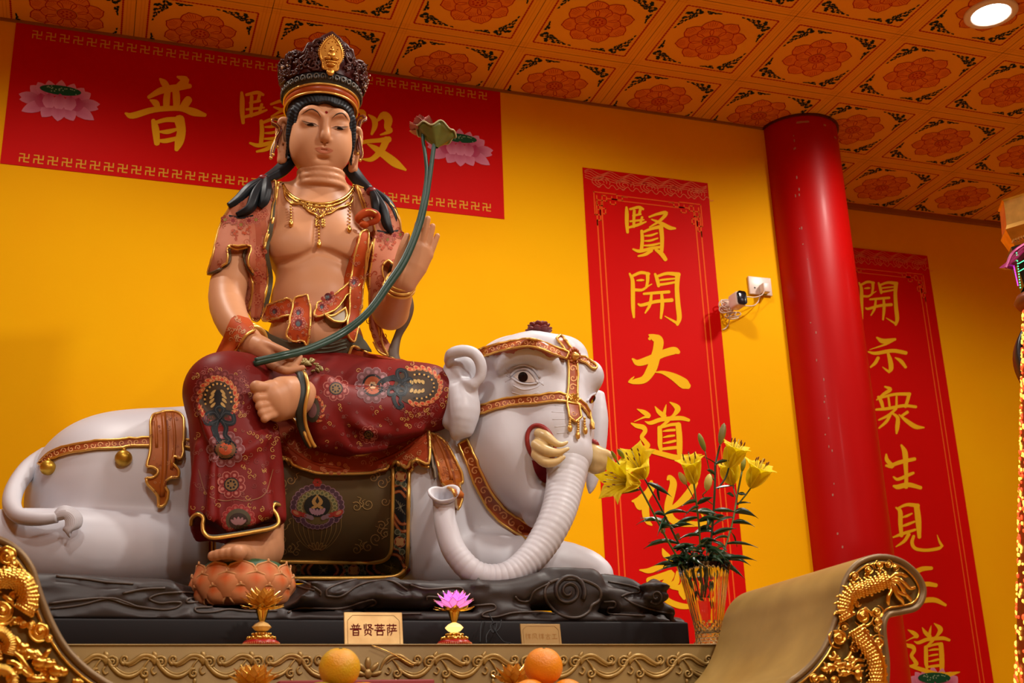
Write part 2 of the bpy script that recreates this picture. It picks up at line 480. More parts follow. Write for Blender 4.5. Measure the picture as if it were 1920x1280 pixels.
# ceiling of printed panels: seam lines, red frames, lotus rosettes and leafy corners belong to its surface
cb = MB(); cb.add(*box((XL-.2, YF-.2, H), (XR+.2, YR+.3, H+.12)), 0)
RED = (0.40, 0.020, 0.006); REDF = (0.70, 0.195, 0.016); LEAF = (0.008, 0.022, 0.024); SEAM = (0.36, 0.10, 0.01); BAND = (0.68, 0.28, 0.016)
def tile_art():
    P = MB(); z = lambda V, e: np.c_[np.asarray(V, float)[:, 0], np.asarray(V, float)[:, 1], np.full(len(V), -e)]
    def st(pts, col, e=.0012, n=3):
        V, F = stroke2(pts, n); P.add(z(V, e), F, 1, col)
    def poly(pts, col, e): P.add(z(pts, e), [list(range(len(pts)))], 1, col)
    h = .3
    for s in (-1, 1):
        poly([(s*h-.0012, -h), (s*h+.0012, -h), (s*h+.0012, h), (s*h-.0012, h)], SEAM, .0006)
        poly([(-h, s*h-.0012), (-h, s*h+.0012), (h, s*h+.0012), (h, s*h-.0012)], SEAM, .0006)
        for q in (.277, .262):
            w = .0016
            poly([(s*q-w, -h), (s*q+w, -h), (s*q+w, h), (s*q-w, h)], BAND, .0004); poly([(-h, s*q-w), (-h, s*q+w), (h, s*q+w), (h, s*q-w)], BAND, .0004)
    q = .243
    for a in range(4):
        c, s = math.cos(a*PI/2), math.sin(a*PI/2); R_ = lambda p: (p[0]*c-p[1]*s, p[0]*s+p[1]*c)
        for k in range(27):
            t = -q+2*q*k/27; poly([R_((t+.0025, q-.0045)), R_((t+.0155, q-.0045)), R_((t+.0155, q+.0045)), R_((t+.0025, q+.0045))], RED, .0009)
        poly([R_((-q, q-.0022)), R_((q, q-.0022)), R_((q, q+.0022)), R_((-q, q+.0022))], RED, .0008)
        rs = random.Random(5)
        for k in range(84):                       # leafy corner
            u = rs.random()**.85; v = rs.random()*(1-u)**1.5*.62
            L_ = .165; x = .222-u*L_; y = .222-v*L_
            if k % 2: x, y = y, x
            an = rs.uniform(-.5, .5)+(PI if k % 2 == 0 else PI/2)+rs.choice([-.6, .6, 0]); l = rs.uniform(.017, .030)*(1-.4*u); w = l*.5
            d = (math.cos(an)*l*.5, math.sin(an)*l*.5); n_ = (-math.sin(an)*w*.5, math.cos(an)*w*.5)
            poly([R_((x-d[0], y-d[1])), R_((x+n_[0], y+n_[1])), R_((x+d[0], y+d[1])), R_((x-n_[0], y-n_[1]))], LEAF, .0012+.00001*k)
    def petal(a, r0, r1, hw, w, e, fill):
        pts = [(r0, -hw*.55), (r0+(r1-r0)*.45, -hw), (r0+(r1-r0)*.80, -hw*.66), (r0+(r1-r0)*.93, -hw*.2), (r1, 0), (r0+(r1-r0)*.93, hw*.2), (r0+(r1-r0)*.80, hw*.66), (r0+(r1-r0)*.45, hw), (r0, hw*.55)]
        R_ = lambda p: (p[0]*math.cos(a)-p[1]*math.sin(a), p[0]*math.sin(a)+p[1]*math.cos(a))
        C = catmull([R_(p) for p in pts], 4); poly(C, fill, e)
        for part in (C[:17], C[16:]): st([(x, y, w) for x, y in part], RED, e+.0003, 1)
        for k in (-2, -1, 0, 1, 2):
            st([(*R_((r1-(r1-r0)*(.12+.05*abs(k)), k*hw*.22)), w*.5), (*R_((r1-(r1-r0)*.5, k*hw*.16)), w*.3)], RED, e+.0003, 1)
    for k in range(8): petal(2*PI*(k+.5)/8, .075, .174, .054, .0052, .0010+.00003*k, REDF)
    for k in range(8): petal(2*PI*k/8, .045, .118, .042, .0042, .0018+.00003*k, REDF)
    ring = [(.042*math.cos(t), .042*math.sin(t)) for t in np.linspace(0, 2*PI, 24)]
    poly(ring[:-1], (.62, .14, .014), .0026); st([(x, y, .0045) for x, y in ring], RED, .0028, 1)
    st([(x*.83, y*.83, .002) for x, y in ring], RED, .0029, 1)
    for k in range(9):
        a = 2*PI*k/8; r = .023 if k < 8 else 0
        poly([(r*math.cos(a)+.0065*math.cos(t), r*math.sin(a)+.0065*math.sin(t)) for t in np.linspace(0, 2*PI, 9)[:-1]], RED, .0031)
    return P
TA = tile_art(); TV = TA.verts()
for i in range(-4, 14):
    for j in range(-6, 2):
        cx, cy = TX0+TILE*i, TY0+TILE*j
        if cy-.3 > (YR if cx+.3 > XC+.1 else YW) or cy < 1.6: continue
        if cx < XL or cx > XR: continue
        cb.add(TV+np.array([cx, cy, H]), TA.f, 1, TA.c)
m_ceil = mat('ceiling_panel', (0.82, 0.365, 0.022), 0.6, 0, 0.12, 1.3, spec=0.2)
ceil = structure(cb.build('ceiling', [m_ceil, PRINT], smooth=False, loc=(0, 0, H)))
for p in ceil.data.polygons:
    pass
# dark joint where wall meets ceiling
jb = MB(); jb.add(*box((XL, YW-.012, H-.012), (XC-.15, YW, H))); structure(jb.build('trim_1', mat('dark_joint', (.30, .11, .006), .7), smooth=False))
jb = MB(); jb.add(*box((XC+.15, YR-.03, H-.03), (XR, YR, H))); structure(jb.build('trim_2', mat('ceiling_edge', (.30, .10, .012), .7), smooth=False))

# ------------------------------------------------------------------ red column at the wall corner
m_col = mat('red_lacquer', (0.46, 0.001, 0.001), 0.42, 0, 0.12, 2.0, coat=0.02, spec=0.16)
m_chip = mat('chipped_paint', (0.42, 0.17, 0.12), 0.7)
cm = MB(); R0 = 0.217; CX, CY = 3.622, 5.401
cm.add(*lathe([(R0, 0), (R0, H-.0), ], (CX, CY, 0), 72), 0)
cm.add(*lathe([(R0+.012, H-.012), (R0+.012, H-.002), (R0, H-.002)], (CX, CY, 0), 48), 2)
cm.add(*lathe([(R0, H-.012), (R0+.012, H-.012)], (CX, CY, 0), 48), 2)
rs = random.Random(3)
def chip(a, z, w, h):
    P = [(CX+(R0+.001)*math.cos(a+u*w/R0), CY+(R0+.001)*math.sin(a+u*w/R0), z+v*h) for u, v in ((-.5, -.3), (-.2, -.5), (.4, -.35), (.5, .3), (.1, .5), (-.4, .4))]
    cm.add(P, [list(range(6))], 1)
for k in range(34): chip(-2.30+rs.uniform(-.10, .06), rs.uniform(1.6, H-.1), rs.uniform(.003, .009), rs.uniform(.006, .02))
for a, z, w in ((-2.05, H-.05, .05), (-1.9, H-.05, .03), (-1.4, H-.06, .02), (-1.0, H-.11, .035)): chip(a, z, w, .014)
tag(cm.build('column', [m_col, m_chip, mat('column_rim', (.08, .01, .005), .5)], loc=(CX, CY, 0), flat_mi=(1,)), 'round red lacquered column with chipped edge at the wall corner', 'column')

# ================================================================== LETTERING (brush strokes read as x, y, width in a crop of the wall)
BY = (0.83, 0.47, 0.010)
def crop(ox, oy, sc): return lambda x, y: (ox+x/sc, oy+y/sc)
C1 = crop(0, 0, 2.9766); C2 = crop(400, 40, 3.368); V1 = crop(1060, 290, 2.7238); V2 = crop(1060, 700, 2.6667)
FF = crop(1080, 700, 4.8); R5 = crop(1560, 460, 2.909); R6 = crop(1500, 860, 3.0476)
PU = [[(893, 440, 8), (915, 462, 26), (940, 495, 20)], [(990, 428, 8), (1035, 448, 30), (1000, 480, 26), (975, 500, 14)], [(830, 542, 14), (900, 505, 26), (980, 490, 26), (1060, 480, 18)],
      [(938, 495, 22), (930, 550, 26), (928, 602, 24)], [(980, 500, 26), (985, 550, 28), (985, 605, 24)], [(838, 558, 6), (868, 575, 26), (888, 605, 12)], [(1052, 555, 30), (1030, 585, 30), (1000, 612, 10)],
      [(700, 632, 8), (740, 645, 24), (860, 612, 22), (1000, 605, 20), (1080, 625, 30), (1145, 642, 14)], [(855, 672, 16), (868, 720, 28), (876, 800, 22)], [(868, 684, 14), (930, 668, 18), (1005, 668, 22)],
      [(1000, 665, 40), (1012, 730, 34), (1000, 790, 34), (985, 835, 16)], [(890, 735, 8), (935, 735, 18), (985, 722, 12)], [(880, 785, 10), (930, 785, 18), (1000, 768, 14)]]
XIAN = [[(312, 268, 10), (314, 300, 17), (314, 350, 17), (318, 397, 12)], [(330, 278, 10), (375, 268, 13), (398, 278, 10)], [(385, 272, 13), (378, 300, 12)], [(345, 312, 9), (385, 303, 10)], [(352, 285, 13), (350, 330, 13), (350, 368, 12)],
        [(330, 340, 8), (375, 335, 10), (402, 332, 6)], [(322, 372, 10), (370, 358, 13), (412, 342, 7)], [(392, 318, 11), (385, 345, 11)], [(428, 318, 8), (470, 303, 12), (515, 297, 17), (485, 335, 13), (430, 370, 6)], [(440, 330, 6), (490, 350, 16), (530, 372, 19), (562, 376, 9)],
        [(390, 388, 13), (393, 435, 16), (388, 492, 15)], [(390, 398, 10), (440, 378, 13), (492, 366, 17)], [(488, 366, 21), (494, 430, 18), (492, 492, 16)], [(405, 414, 6), (435, 412, 10), (470, 400, 7)], [(405, 440, 6), (435, 438, 10), (472, 426, 7)], [(403, 464, 7), (440, 462, 11), (482, 452, 8)],
        [(345, 482, 8), (380, 492, 15), (440, 478, 14), (495, 470, 12)], [(440, 488, 16), (410, 508, 14), (372, 518, 8)], [(462, 485, 12), (490, 505, 20), (512, 535, 18)]]
KAI = [[(328, 606, 8), (343, 640, 17), (345, 700, 19), (346, 780, 17), (350, 830, 10)], [(345, 618, 12), (385, 602, 14), (428, 608, 12)], [(420, 606, 17), (420, 645, 14), (412, 680, 10)], [(365, 642, 6), (388, 640, 11), (402, 640, 5)], [(358, 690, 14), (392, 690, 12), (420, 672, 8), (442, 660, 4)],
       [(458, 608, 10), (470, 640, 17), (476, 672, 12)], [(472, 620, 12), (520, 606, 14), (580, 612, 20)], [(574, 612, 23), (570, 680, 20), (575, 760, 22), (582, 830, 22), (572, 868, 12)], [(575, 862, 14), (545, 845, 10), (508, 824, 4)], [(485, 640, 9), (520, 636, 9), (562, 632, 8)], [(478, 664, 12), (520, 658, 11), (565, 650, 10)],
       [(400, 710, 10), (450, 706, 13), (530, 700, 14)], [(372, 762, 8), (390, 768, 14), (460, 750, 15), (545, 742, 17)], [(440, 708, 11), (432, 765, 14), (408, 808, 7)], [(492, 708, 12), (495, 765, 17), (488, 835, 10)]]
DA = [[(343, 1042, 8), (372, 1062, 28), (430, 1045, 34), (500, 1015, 34), (555, 1000, 34), (578, 1008, 18)], [(428, 920, 8), (452, 932, 30), (476, 950, 44), (470, 1000, 42), (458, 1040, 44), (440, 1095, 44), (405, 1145, 34), (355, 1158, 24), (324, 1160, 8)], [(326, 1158, 8), (340, 1143, 8), (352, 1133, 3)], [(430, 940, 14), (440, 925, 8)],
      [(458, 1110, 4), (500, 1112, 16), (555, 1135, 34), (605, 1168, 46), (628, 1182, 26)]]
DAO = [[(712, 298, 8), (745, 345, 34), (795, 385, 40)], [(812, 280, 5), (800, 330, 22), (790, 385, 26)], [(845, 258, 8), (900, 295, 40), (915, 325, 44), (880, 375, 24), (850, 395, 16)], [(622, 432, 6), (670, 445, 30), (760, 415, 34), (860, 405, 34), (950, 402, 34), (1016, 420, 24)], [(830, 420, 30), (800, 450, 24), (752, 485, 16)],
       [(752, 485, 34), (755, 560, 38), (756, 640, 36), (765, 690, 26)], [(760, 490, 14), (850, 462, 24), (930, 455, 26)], [(920, 458, 44), (930, 560, 46), (932, 650, 46), (932, 720, 40)], [(785, 520, 10), (830, 512, 20), (888, 508, 20)], [(785, 575, 8), (830, 565, 18), (885, 558, 16)], [(785, 628, 10), (840, 618, 20), (895, 605, 20)], [(770, 680, 20), (840, 672, 26), (910, 665, 26)],
       [(550, 320, 6), (610, 348, 36), (655, 382, 34), (610, 395, 16), (525, 432, 5)], [(498, 448, 12), (545, 470, 34), (605, 485, 40), (622, 520, 34), (592, 570, 32), (620, 610, 34), (645, 650, 40), (600, 668, 24), (555, 668, 14)], [(555, 668, 14), (660, 692, 36), (780, 725, 40), (900, 755, 44), (1010, 752, 44), (1100, 735, 20), (1135, 728, 4)]]
HUA = [[(430, 540, 14), (420, 590, 34), (380, 630, 40), (335, 638, 8)], [(345, 640, 8), (372, 668, 26), (395, 640, 30), (450, 560, 8)], [(400, 640, 30), (402, 700, 32), (412, 740, 22), (432, 757, 8)], [(512, 530, 10), (520, 515, 16), (540, 545, 30), (530, 600, 34), (515, 660, 34), (520, 710, 34), (560, 745, 28), (640, 752, 24), (700, 745, 16), (680, 700, 6)], [(650, 545, 26), (610, 610, 36), (560, 655, 24), (500, 690, 6)]]
CI = [[(486, 876, 6), (500, 905, 26), (530, 930, 22)], [(372, 982, 6), (420, 985, 24), (480, 960, 26), (545, 938, 26), (600, 925, 16)], [(418, 1035, 30), (450, 1025, 30), (500, 1008, 30), (530, 1000, 30), (505, 1045, 34), (470, 1085, 34), (442, 1108, 8)], [(560, 990, 10), (555, 1040, 28), (530, 1062, 22), (575, 1075, 22), (605, 1095, 22)], [(450, 1108, 8), (480, 1108, 26), (520, 1140, 26), (580, 1162, 26), (650, 1165, 16)], [(600, 1020, 20), (580, 1085, 26), (595, 1125, 14)], [(560, 1070, 20), (600, 1060, 24), (650, 1040, 14)]]
DIAN2 = [[(905, 560, 10), (945, 580, 34), (930, 640, 26), (880, 700, 14)], [(980, 590, 8), (1015, 620, 30), (1020, 660, 30), (1000, 712, 14)], [(1035, 628, 12), (1075, 592, 40), (1105, 620, 46), (1100, 670, 36), (1120, 690, 24), (1090, 705, 18), (1055, 716, 8)], [(915, 780, 14), (960, 760, 22), (1040, 752, 24), (1110, 745, 34)], [(1095, 745, 40), (1060, 815, 36), (1000, 870, 26), (940, 870, 8)],
         [(975, 775, 8), (1020, 800, 30), (1090, 850, 44), (1150, 895, 46), (1215, 938, 12)], [(890, 790, 14), (915, 830, 30), (935, 870, 14)], [(800, 590, 24), (905, 575, 20)], [(815, 590, 26), (800, 720, 26), (740, 860, 10)], [(830, 660, 18), (920, 645, 16)], [(810, 760, 20), (930, 735, 16)]]
SHI = [[(244, 502, 8), (280, 522, 24), (345, 512, 12)], [(335, 515, 14), (290, 540, 10), (205, 568, 3)], [(198, 580, 8), (240, 588, 16), (330, 574, 18), (404, 586, 18)], [(305, 585, 12), (318, 630, 22), (322, 670, 22), (310, 692, 10)], [(312, 690, 12), (295, 678, 10), (275, 662, 3)], [(252, 612, 16), (236, 640, 16), (210, 664, 8)], [(345, 612, 6), (375, 630, 18), (402, 664, 14)]]
ZHONG = [[(288, 770, 8), (318, 785, 18), (280, 812, 14), (244, 842, 6)], [(252, 825, 12), (268, 850, 18), (278, 885, 14)], [(262, 832, 10), (340, 812, 14), (425, 810, 16)], [(420, 812, 18), (412, 845, 16), (400, 880, 14)], [(308, 830, 10), (314, 875, 11)], [(352, 824, 10), (352, 875, 11)], [(240, 895, 10), (300, 890, 15), (390, 874, 15), (458, 880, 14)],
         [(350, 890, 12), (310, 925, 14), (255, 952, 8)], [(318, 925, 12), (295, 962, 15), (256, 996, 8)], [(330, 915, 10), (358, 940, 18), (356, 990, 20), (352, 1025, 9)], [(412, 908, 15), (380, 930, 12)], [(365, 922, 5), (405, 955, 19), (455, 988, 22), (502, 993, 7)]]
SHENG5 = [[(296, 1138, 8), (300, 1170, 20), (330, 1205, 18), (295, 1200, 12)], [(310, 1206, 14), (370, 1182, 20), (452, 1164, 16)], [(378, 1088, 10), (398, 1130, 26), (402, 1200, 22), (405, 1260, 18), (404, 1318, 20)], [(335, 1262, 8), (360, 1275, 15), (420, 1250, 16), (445, 1240, 12)]]
SHENG6 = [[(535, 155, 12), (560, 160, 24), (620, 148, 24), (690, 165, 18)]]
JIAN = [[(548, 278, 8), (572, 300, 22), (574, 370, 22), (580, 440, 18)], [(555, 285, 10), (610, 262, 16), (675, 268, 22)], [(666, 268, 28), (676, 350, 30), (682, 448, 18)], [(582, 335, 6), (610, 326, 13), (640, 312, 8)], [(582, 385, 8), (610, 376, 14), (655, 358, 10)], [(532, 448, 8), (580, 430, 16), (660, 404, 12)], [(622, 430, 18), (595, 470, 16), (548, 502, 6)],
        [(650, 440, 14), (640, 480, 18), (660, 512, 17), (720, 522, 16), (790, 512, 16), (815, 496, 10)], [(812, 498, 14), (796, 470, 10), (784, 435, 3)]]
ZHENG = [[(560, 640, 14), (650, 645, 24), (700, 628, 24), (752, 624, 18)], [(648, 640, 26), (650, 730, 28), (648, 830, 26)], [(650, 735, 18), (720, 715, 24), (778, 722, 20)], [(540, 832, 14), (640, 820, 24), (760, 805, 26), (832, 835, 14)], [(592, 720, 20), (592, 820, 22)]]
def remap(S, x0, x1, y0, y1, X0, X1, Y0, Y1):
    a, b = (X1-X0)/(x1-x0), (Y1-Y0)/(y1-y0); w = (abs(a)+abs(b))/2
    return [[(X0+(x-x0)*a, Y0+(y-y0)*b, q*w) for x, y, q in s] for s in S]
def glyph(name, S, cr, Y, parent, lab=None):
    mb = MB()
    for k, s in enumerate(S):
        V, F = stroke2([(x, y, w*1.14) for x, y, w in s], 5); P = np.array([W(*cr(x, y), Y-.0016-.00004*k-.000003*j) for j, (x, y) in enumerate(V)]); mb.add(P, F, 0, BY)
    return mb.build(name, PRINT, parent, smooth=False)

def sheet(x0, x1, z0, z1, Y):
    mb = MB(); mb.add(*box((x0, Y-.003, z0), (x1, Y, z1)), 0); return mb
m_banner = mat('red_banner_vinyl', (0.60, 0.002, 0.001), 0.6, 0, 0.06, 2, spec=0.08)
def wline(mb, pts, w, col, Y, e=.0010, n=3):
    V, F = stroke2([(x, z, w) for x, z in pts], n); mb.add([(x, Y-.003-e, z) for x, z in V], [q[::-1] for q in F], 1, col)
def lotus_emblem(parent, c, s, Y):
    """printed lotus: layered pointed petals and a green seed head"""
    mb = MB(); cnt = [0]
    def pet(cx, cz, ln, wd, ang, c0, c1):
        e = .0045+.00012*cnt[0]; cnt[0] += 1
        prof = [(0, .45), (.2, .8), (.45, 1), (.7, .8), (.88, .42), (1, .03)]
        dx, dz = math.sin(ang), math.cos(ang); V = []; C = []
        for t, w in prof:
            for sg in (-1, 0, 1):
                V.append((c[0]+s*(cx+dx*ln*t+sg*wd*w*dz), Y-e, c[1]+s*(cz+dz*ln*t-sg*wd*w*dx)))
                q = min(1, t*1.0); kk = .0 if sg == 0 else .12
                C.append(tuple(c0[i]*(1-q)+c1[i]*q+kk*.3 for i in range(3)))
        F = []; FC = []
        for i in range(5):
            for j in (0, 1):
                q = [i*3+j, i*3+j+1, i*3+j+4, i*3+j+3]; F.append(q); FC.append([C[a] for a in q])
        mb.add(V, F, 0, FC)
    dk = (.34, .022, .075); lt = (.66, .25, .38); md = (.46, .065, .15)
    for a in (-1.25, -.8, -.4, 0, .4, .8, 1.25): pet(.62*math.sin(a)*.6, .05, .42-.08*abs(a), .13, a*.75, md, lt)
    for a, x in ((-1.75, -.38), (1.75, .38), (-1.45, -.4), (1.45, .4)): pet(x, -.05, .42, .12, a, dk, lt)
    for a, x in ((-2.1, -.25), (2.1, .25)): pet(x, -.12, .55, .14, a, md, lt)
    for a, x in ((-2.6, -.12), (2.6, .12), (PI, 0)): pet(x, -.15, .38, .15, a, md, lt)
    e = .0045+.00012*cnt[0]; th = np.linspace(0, 2*PI, 25)[:-1]
    V = [(c[0]+s*.42*math.cos(t), Y-e, c[1]+s*(.215+.115*math.sin(t))) for t in th]; mb.add(V, [list(range(24))], 0, (.012, .075, .028)); cnt[0] += 1
    for k in range(22):
        rs_ = random.Random(k); x = rs_.uniform(-.34, .34); z = .225+rs_.uniform(-.07, .07)
        V = [(c[0]+s*(x+.018*math.cos(t)), Y-e-.0003, c[1]+s*(z+.015*math.sin(t))) for t in th[::4]]; mb.add(V, [list(range(6))], 0, (.22, .35, .2))
    cnt[0] += 3
    for x, ln in ((-.33, .42), (.33, .42), (-.19, .44), (.19, .44), (0, .46)): pet(x, -.24, ln-.09, .140, x*.5, md if abs(x) > .25 else lt, dk)
    return mb.build('lotus_emblem', PRINT, parent, smooth=False)
# ---- horizontal banner
Bx0, Bx1, Bz0, Bz1 = -.513, 1.849, EYE+2.655, EYE+3.392
bn = sheet(Bx0, Bx1, Bz0, Bz1, YW); GY = (0.72, 0.36, 0.03)
def manji(mb, cx, cz, s, Y):
    w = s*.13
    def r(a, b, c_, d): mb.add([(cx+a*s, Y-.0042, cz+b*s), (cx+c_*s, Y-.0042, cz+b*s), (cx+c_*s, Y-.0042, cz+d*s), (cx+a*s, Y-.0042, cz+d*s)], [[0, 1, 2, 3]], 1, GY)
    q = .065
    r(-q, -.5, q, .5); r(-.5, -q, -q, q); r(q, -q, .5, q)
    r(-.5, .5-2*q, -q, .5); r(q, -.5, .5, -.5+2*q); r(.5-2*q, q, .5, .5); r(-.5, -.5, -.5+2*q, -q)
for (a, b) in (((69.9, 66.2), (904.8, 180.1)), ((45.4, 296.6), (912.2, 389.2))):
    p0, p1 = W(*a, YW), W(*b, YW); p00 = W(93.7, 69.2, YW); n = 37
    for k in range(n): t = k/(n-1); manji(bn, p0[0]*(1-t)+p1[0]*t, p0[2]*(1-t)+p1[2]*t, .043, YW)
tr = thing('banner', ((Bx0+Bx1)/2, YW-.002, Bz0), 'wide red banner with gold border signs and lotuses above the statue', 'banner')
bn.build('banner_sheet', [m_banner, PRINT], tr, smooth=False)
PU = [[(x, y, w*1.28) for x, y, w in s] for s in PU]
glyph('character', PU, C1, YW-.003, tr)
glyph('character', remap(XIAN, 300, 565, 262, 540, 160, 580, 440, 855), C2, YW-.003, tr)
glyph('character', DIAN2, C2, YW-.003, tr)
for px, py in ((112, 187), (862, 275)):
    p = W(px, py, YW); lotus_emblem(tr, (p[0], p[2]), .215, YW)
# ---- hanging vertical banners
VL = (0.80, 0.105, 0.012)
def scroll_banner(x0, x1, z1, Y, label, z0=EYE+.30):
    t = thing('banner', ((x0+x1)/2, Y-.002, z0), label, 'banner'); mb = sheet(x0, x1, z0, z1, Y); w = x1-x0
    PK = (.78, .20, .075)
    for k in range(5):                                   # cloud and wave lines along the top
        zz = z1-.018-.011*k
        wline(mb, [(x0+.01+(w-.02)*i/24, zz+.012*math.sin(i*1.57+.5*k)*(1 if k < 3 else .6)) for i in range(25)], .0028, PK, Y)
    for k in range(5):
        cx = x0+.10+(w-.12)*k/4.4
        for r in (.034, .022, .011): wline(mb, [(cx+r*1.5*math.cos(a), z1-.072+r*.9*math.sin(a)) for a in np.linspace(-.4, 4.6, 12)], .003, PK, Y)
        wline(mb, [(cx+.05+.05*u, z1-.095+.012*math.sin(6*u)) for u in np.linspace(-1.6, 1, 10)], .003, PK, Y)
    for d in (.066, .095):
        ww = .0075
        for sg in (0, 1):
            xx = x0+d if sg == 0 else x1-d
            wline(mb, [(xx, z1-.19), (xx, z0+.02)], ww, VL, Y, n=1)
        wline(mb, [(x0+.19, z1-.075-d), (x1-.19, z1-.075-d)], ww*.8, VL, Y, n=1)
    for sg in (0, 1):                                    # fretwork corners
        X = (lambda u: x0+.055+u) if sg == 0 else (lambda u: x1-.055-u)
        zt = z1-.135
        for path in ([(0, 0), (.13, 0), (.13, -.03), (.10, -.03), (.10, -.015)], [(0, 0), (0, -.13), (.03, -.13), (.03, -.10), (.015, -.10)], [(.015, -.045), (.07, -.045), (.07, -.015), (.045, -.015), (.045, -.075), (.015, -.075), (.015, -.02)],
                     [(.075, -.03), (.16, -.03), (.16, -.01), (.19, -.01)], [(.03, -.075), (.03, -.16), (.01, -.16), (.01, -.19)], [(.09, -.045), (.09, -.06), (.12, -.06), (.12, -.045)], [(.045, -.09), (.06, -.09), (.06, -.12), (.045, -.12)]):
            for a, b in zip(path[:-1], path[1:]): wline(mb, [(X(a[0]), zt+a[1]), (X(b[0]), zt+b[1])], .0065, VL, Y, n=1)
    mb.build('banner_sheet', [m_banner, PRINT], t, smooth=False); return t
t2 = scroll_banner(2.290, 3.018, EYE+3.003, YW, 'tall red banner with yellow characters on the wall behind the lilies')
for S, cr in ((XIAN, V1), (KAI, V1), (DA, V1), (DAO, FF), (HUA, V2), (CI, V2)): glyph('character', S, cr, YW-.003, t2)
t3 = scroll_banner(4.25, 4.985, EYE+3.095, YR-.006, 'tall red banner in the recess, half hidden by the red column')
for S, cr in ((remap(KAI, 325, 595, 600, 875, 145, 366, 197, 440), R5), (SHI, R5), (ZHONG, R5), (SHENG5, R5), (SHENG6, R6), (JIAN, R6), (ZHENG, R6), (remap(DAO, 500, 1130, 255, 760, 590, 912, 938, 1236), R6)): glyph('character', S, cr, YR-.009, t3)
p = W(1752, 1290, YR); lotus_emblem(t3, (p[0], p[2]), .26, YR-.006)

# ------------------------------------------------------------------ security camera, socket and cable on the wall
m_white = mat('white_plastic', (0.75, 0.62, 0.55), 0.35)
m_blk = mat('black_plastic', (0.012, 0.012, 0.016), 0.15)
c0 = W(1382, 564, YW-.12); ct = thing('security_camera', W(1365, 570, YW), 'small white security camera beside the tall banner', 'camera')
mb = MB(); v, f = bbox_bevel((-.030, -.040, -.040), (.030, .040, .040), .015, 4); RC = rotz(.12) @ rotx(-.05)
mb.add(v @ RC.T+c0, f); mb.build('camera_body', m_white, ct)
mb = MB(); v, f = bbox_bevel((-.0255, -.0435, -.0355), (.0255, -.0385, .0355), .012, 3); mb.add(v @ RC.T+c0, f); mb.build('lens_panel', m_blk, ct)
mb = MB(); a = np.linspace(0, 2*PI, 17)[:-1]
mb.add(*tube([RC @ np.array((0, -.0450, -.012))+c0, RC @ np.array((0, -.0430, -.012))+c0], .008, 14)); mb.build('lens', mat('lens_glass', (.10, .10, .13), .1), ct)
mb = MB(); mb.add(*ctube([W(1362, 572, YW), W(1364, 573, YW-.05), c0+RC @ np.array((0, .036, 0))], [.03, .014, .012], 5, 10)); mb.build('mount', m_white, ct)
mb = MB(); rs = random.Random(8)
for k in range(5):
    cc = W(1364+rs.uniform(-4, 4), 574+rs.uniform(-6, 8), YW-.03-.012*k); R_ = rotx(rs.uniform(.9, 1.6)) @ roty(rs.uniform(-.6, .6))
    mb.add(*tube([cc+R_ @ np.array((.036*math.cos(t), .030*math.sin(t), .004*math.sin(3*t))) for t in a], .0035, 6, closed=True))
for k in range(3):
    cc = W(1370+4*k, 590+rs.uniform(-3, 5), YW-.05); R_ = rotx(rs.uniform(.9, 1.6)) @ roty(rs.uniform(-.9, .2))
    mb.add(*tube([cc+R_ @ np.array((.030*math.cos(t), .014*math.sin(t), 0)) for t in a], .0035, 6, closed=True))
mb.add(*ctube([W(1395, 573, YW-.09), W(1412, 573, YW-.05), W(1421, 566, YW-.02), W(1425, 556, YW-.006), W(1429, 548, YW-.03)], .003, 8, 6))
mb.add(*ctube([W(1398, 556, YW-.09), W(1415, 557, YW-.07), W(1428, 553, YW-.06), W(1433, 546, YW-.06)], .003, 8, 6))
mb.add(*ctube([W(1368, 596, YW-.04), W(1366, 607, YW-.01), W(1361, 615, YW-.004), W(1355, 618, YW-.004)], .003, 8, 6))
tag(mb.build('cable', mat('white_cable', (.7, .58, .5), .5)), 'white cable coiled around the security camera mount and run to the socket', 'cable')
st_ = thing('wall_socket', W(1422, 552, YW), 'white double wall socket near the red column', 'socket')
mb = MB(); s0, s1 = W(1404, 552, YW), W(1443, 527, YW); z0_ = min(s0[2], s1[2]); mb.add(*bbox_bevel((s0[0], YW-.014, s0[2]), (s1[0], YW-.001, s1[2]+.012), .003)); mb.build('faceplate', m_white, st_)
mb = MB()
for dx in (.030, .036, .033): mb.add(*box((s0[0]+dx-.002, YW-.0155, s0[2]+.03+.006*(dx == .033)), (s0[0]+dx, YW-.0141, s0[2]+.04)))
mb.build('socket_slots', m_blk, st_, smooth=False)
pt = thing('plug_adapter', W(1433, 542, YW-.014), 'white plug adapter pushed into the wall socket', 'plug')
mb = MB(); c_ = W(1434, 541, YW-.04); mb.add(*bbox_bevel((c_[0]-.020, YW-.062, c_[2]-.026), (c_[0]+.020, YW-.0142, c_[2]+.026), .005)); mb.build('adapter_body', m_white, pt)
mb = MB(); mb.add(*box((c_[0]-.018, YW-.03, c_[2]-.027), (c_[0]+.018, YW-.0145, c_[2]-.0262))); mb.build('pin_plate', m_blk, pt, smooth=False)
# ------------------------------------------------------------------ recessed ceiling lamps
def downlight(x, y, lab):
    t = thing('downlight', (x, y, H), lab, 'ceiling light')
    mb = MB(); mb.add(*lathe([(.125, -.0015), (.125, -.010), (.118, -.014), (.095, -.016), (.088, -.012), (.088, -.0015)], (x, y, H), 40)); mb.build('trim_ring', m_white, t)
    mb = MB(); th = np.arange(40)/40*2*PI; mb.add([(x+.088*math.cos(q), y+.088*math.sin(q), H-.009) for q in th], [list(range(40))[::-1]]); mb.build('diffuser', emit_mat('lamp_glow', (1, .93, .80), 22), t, smooth=False)
downlight(LAMPS[0][0], LAMPS[0][1], 'round glowing recessed ceiling light above the column')
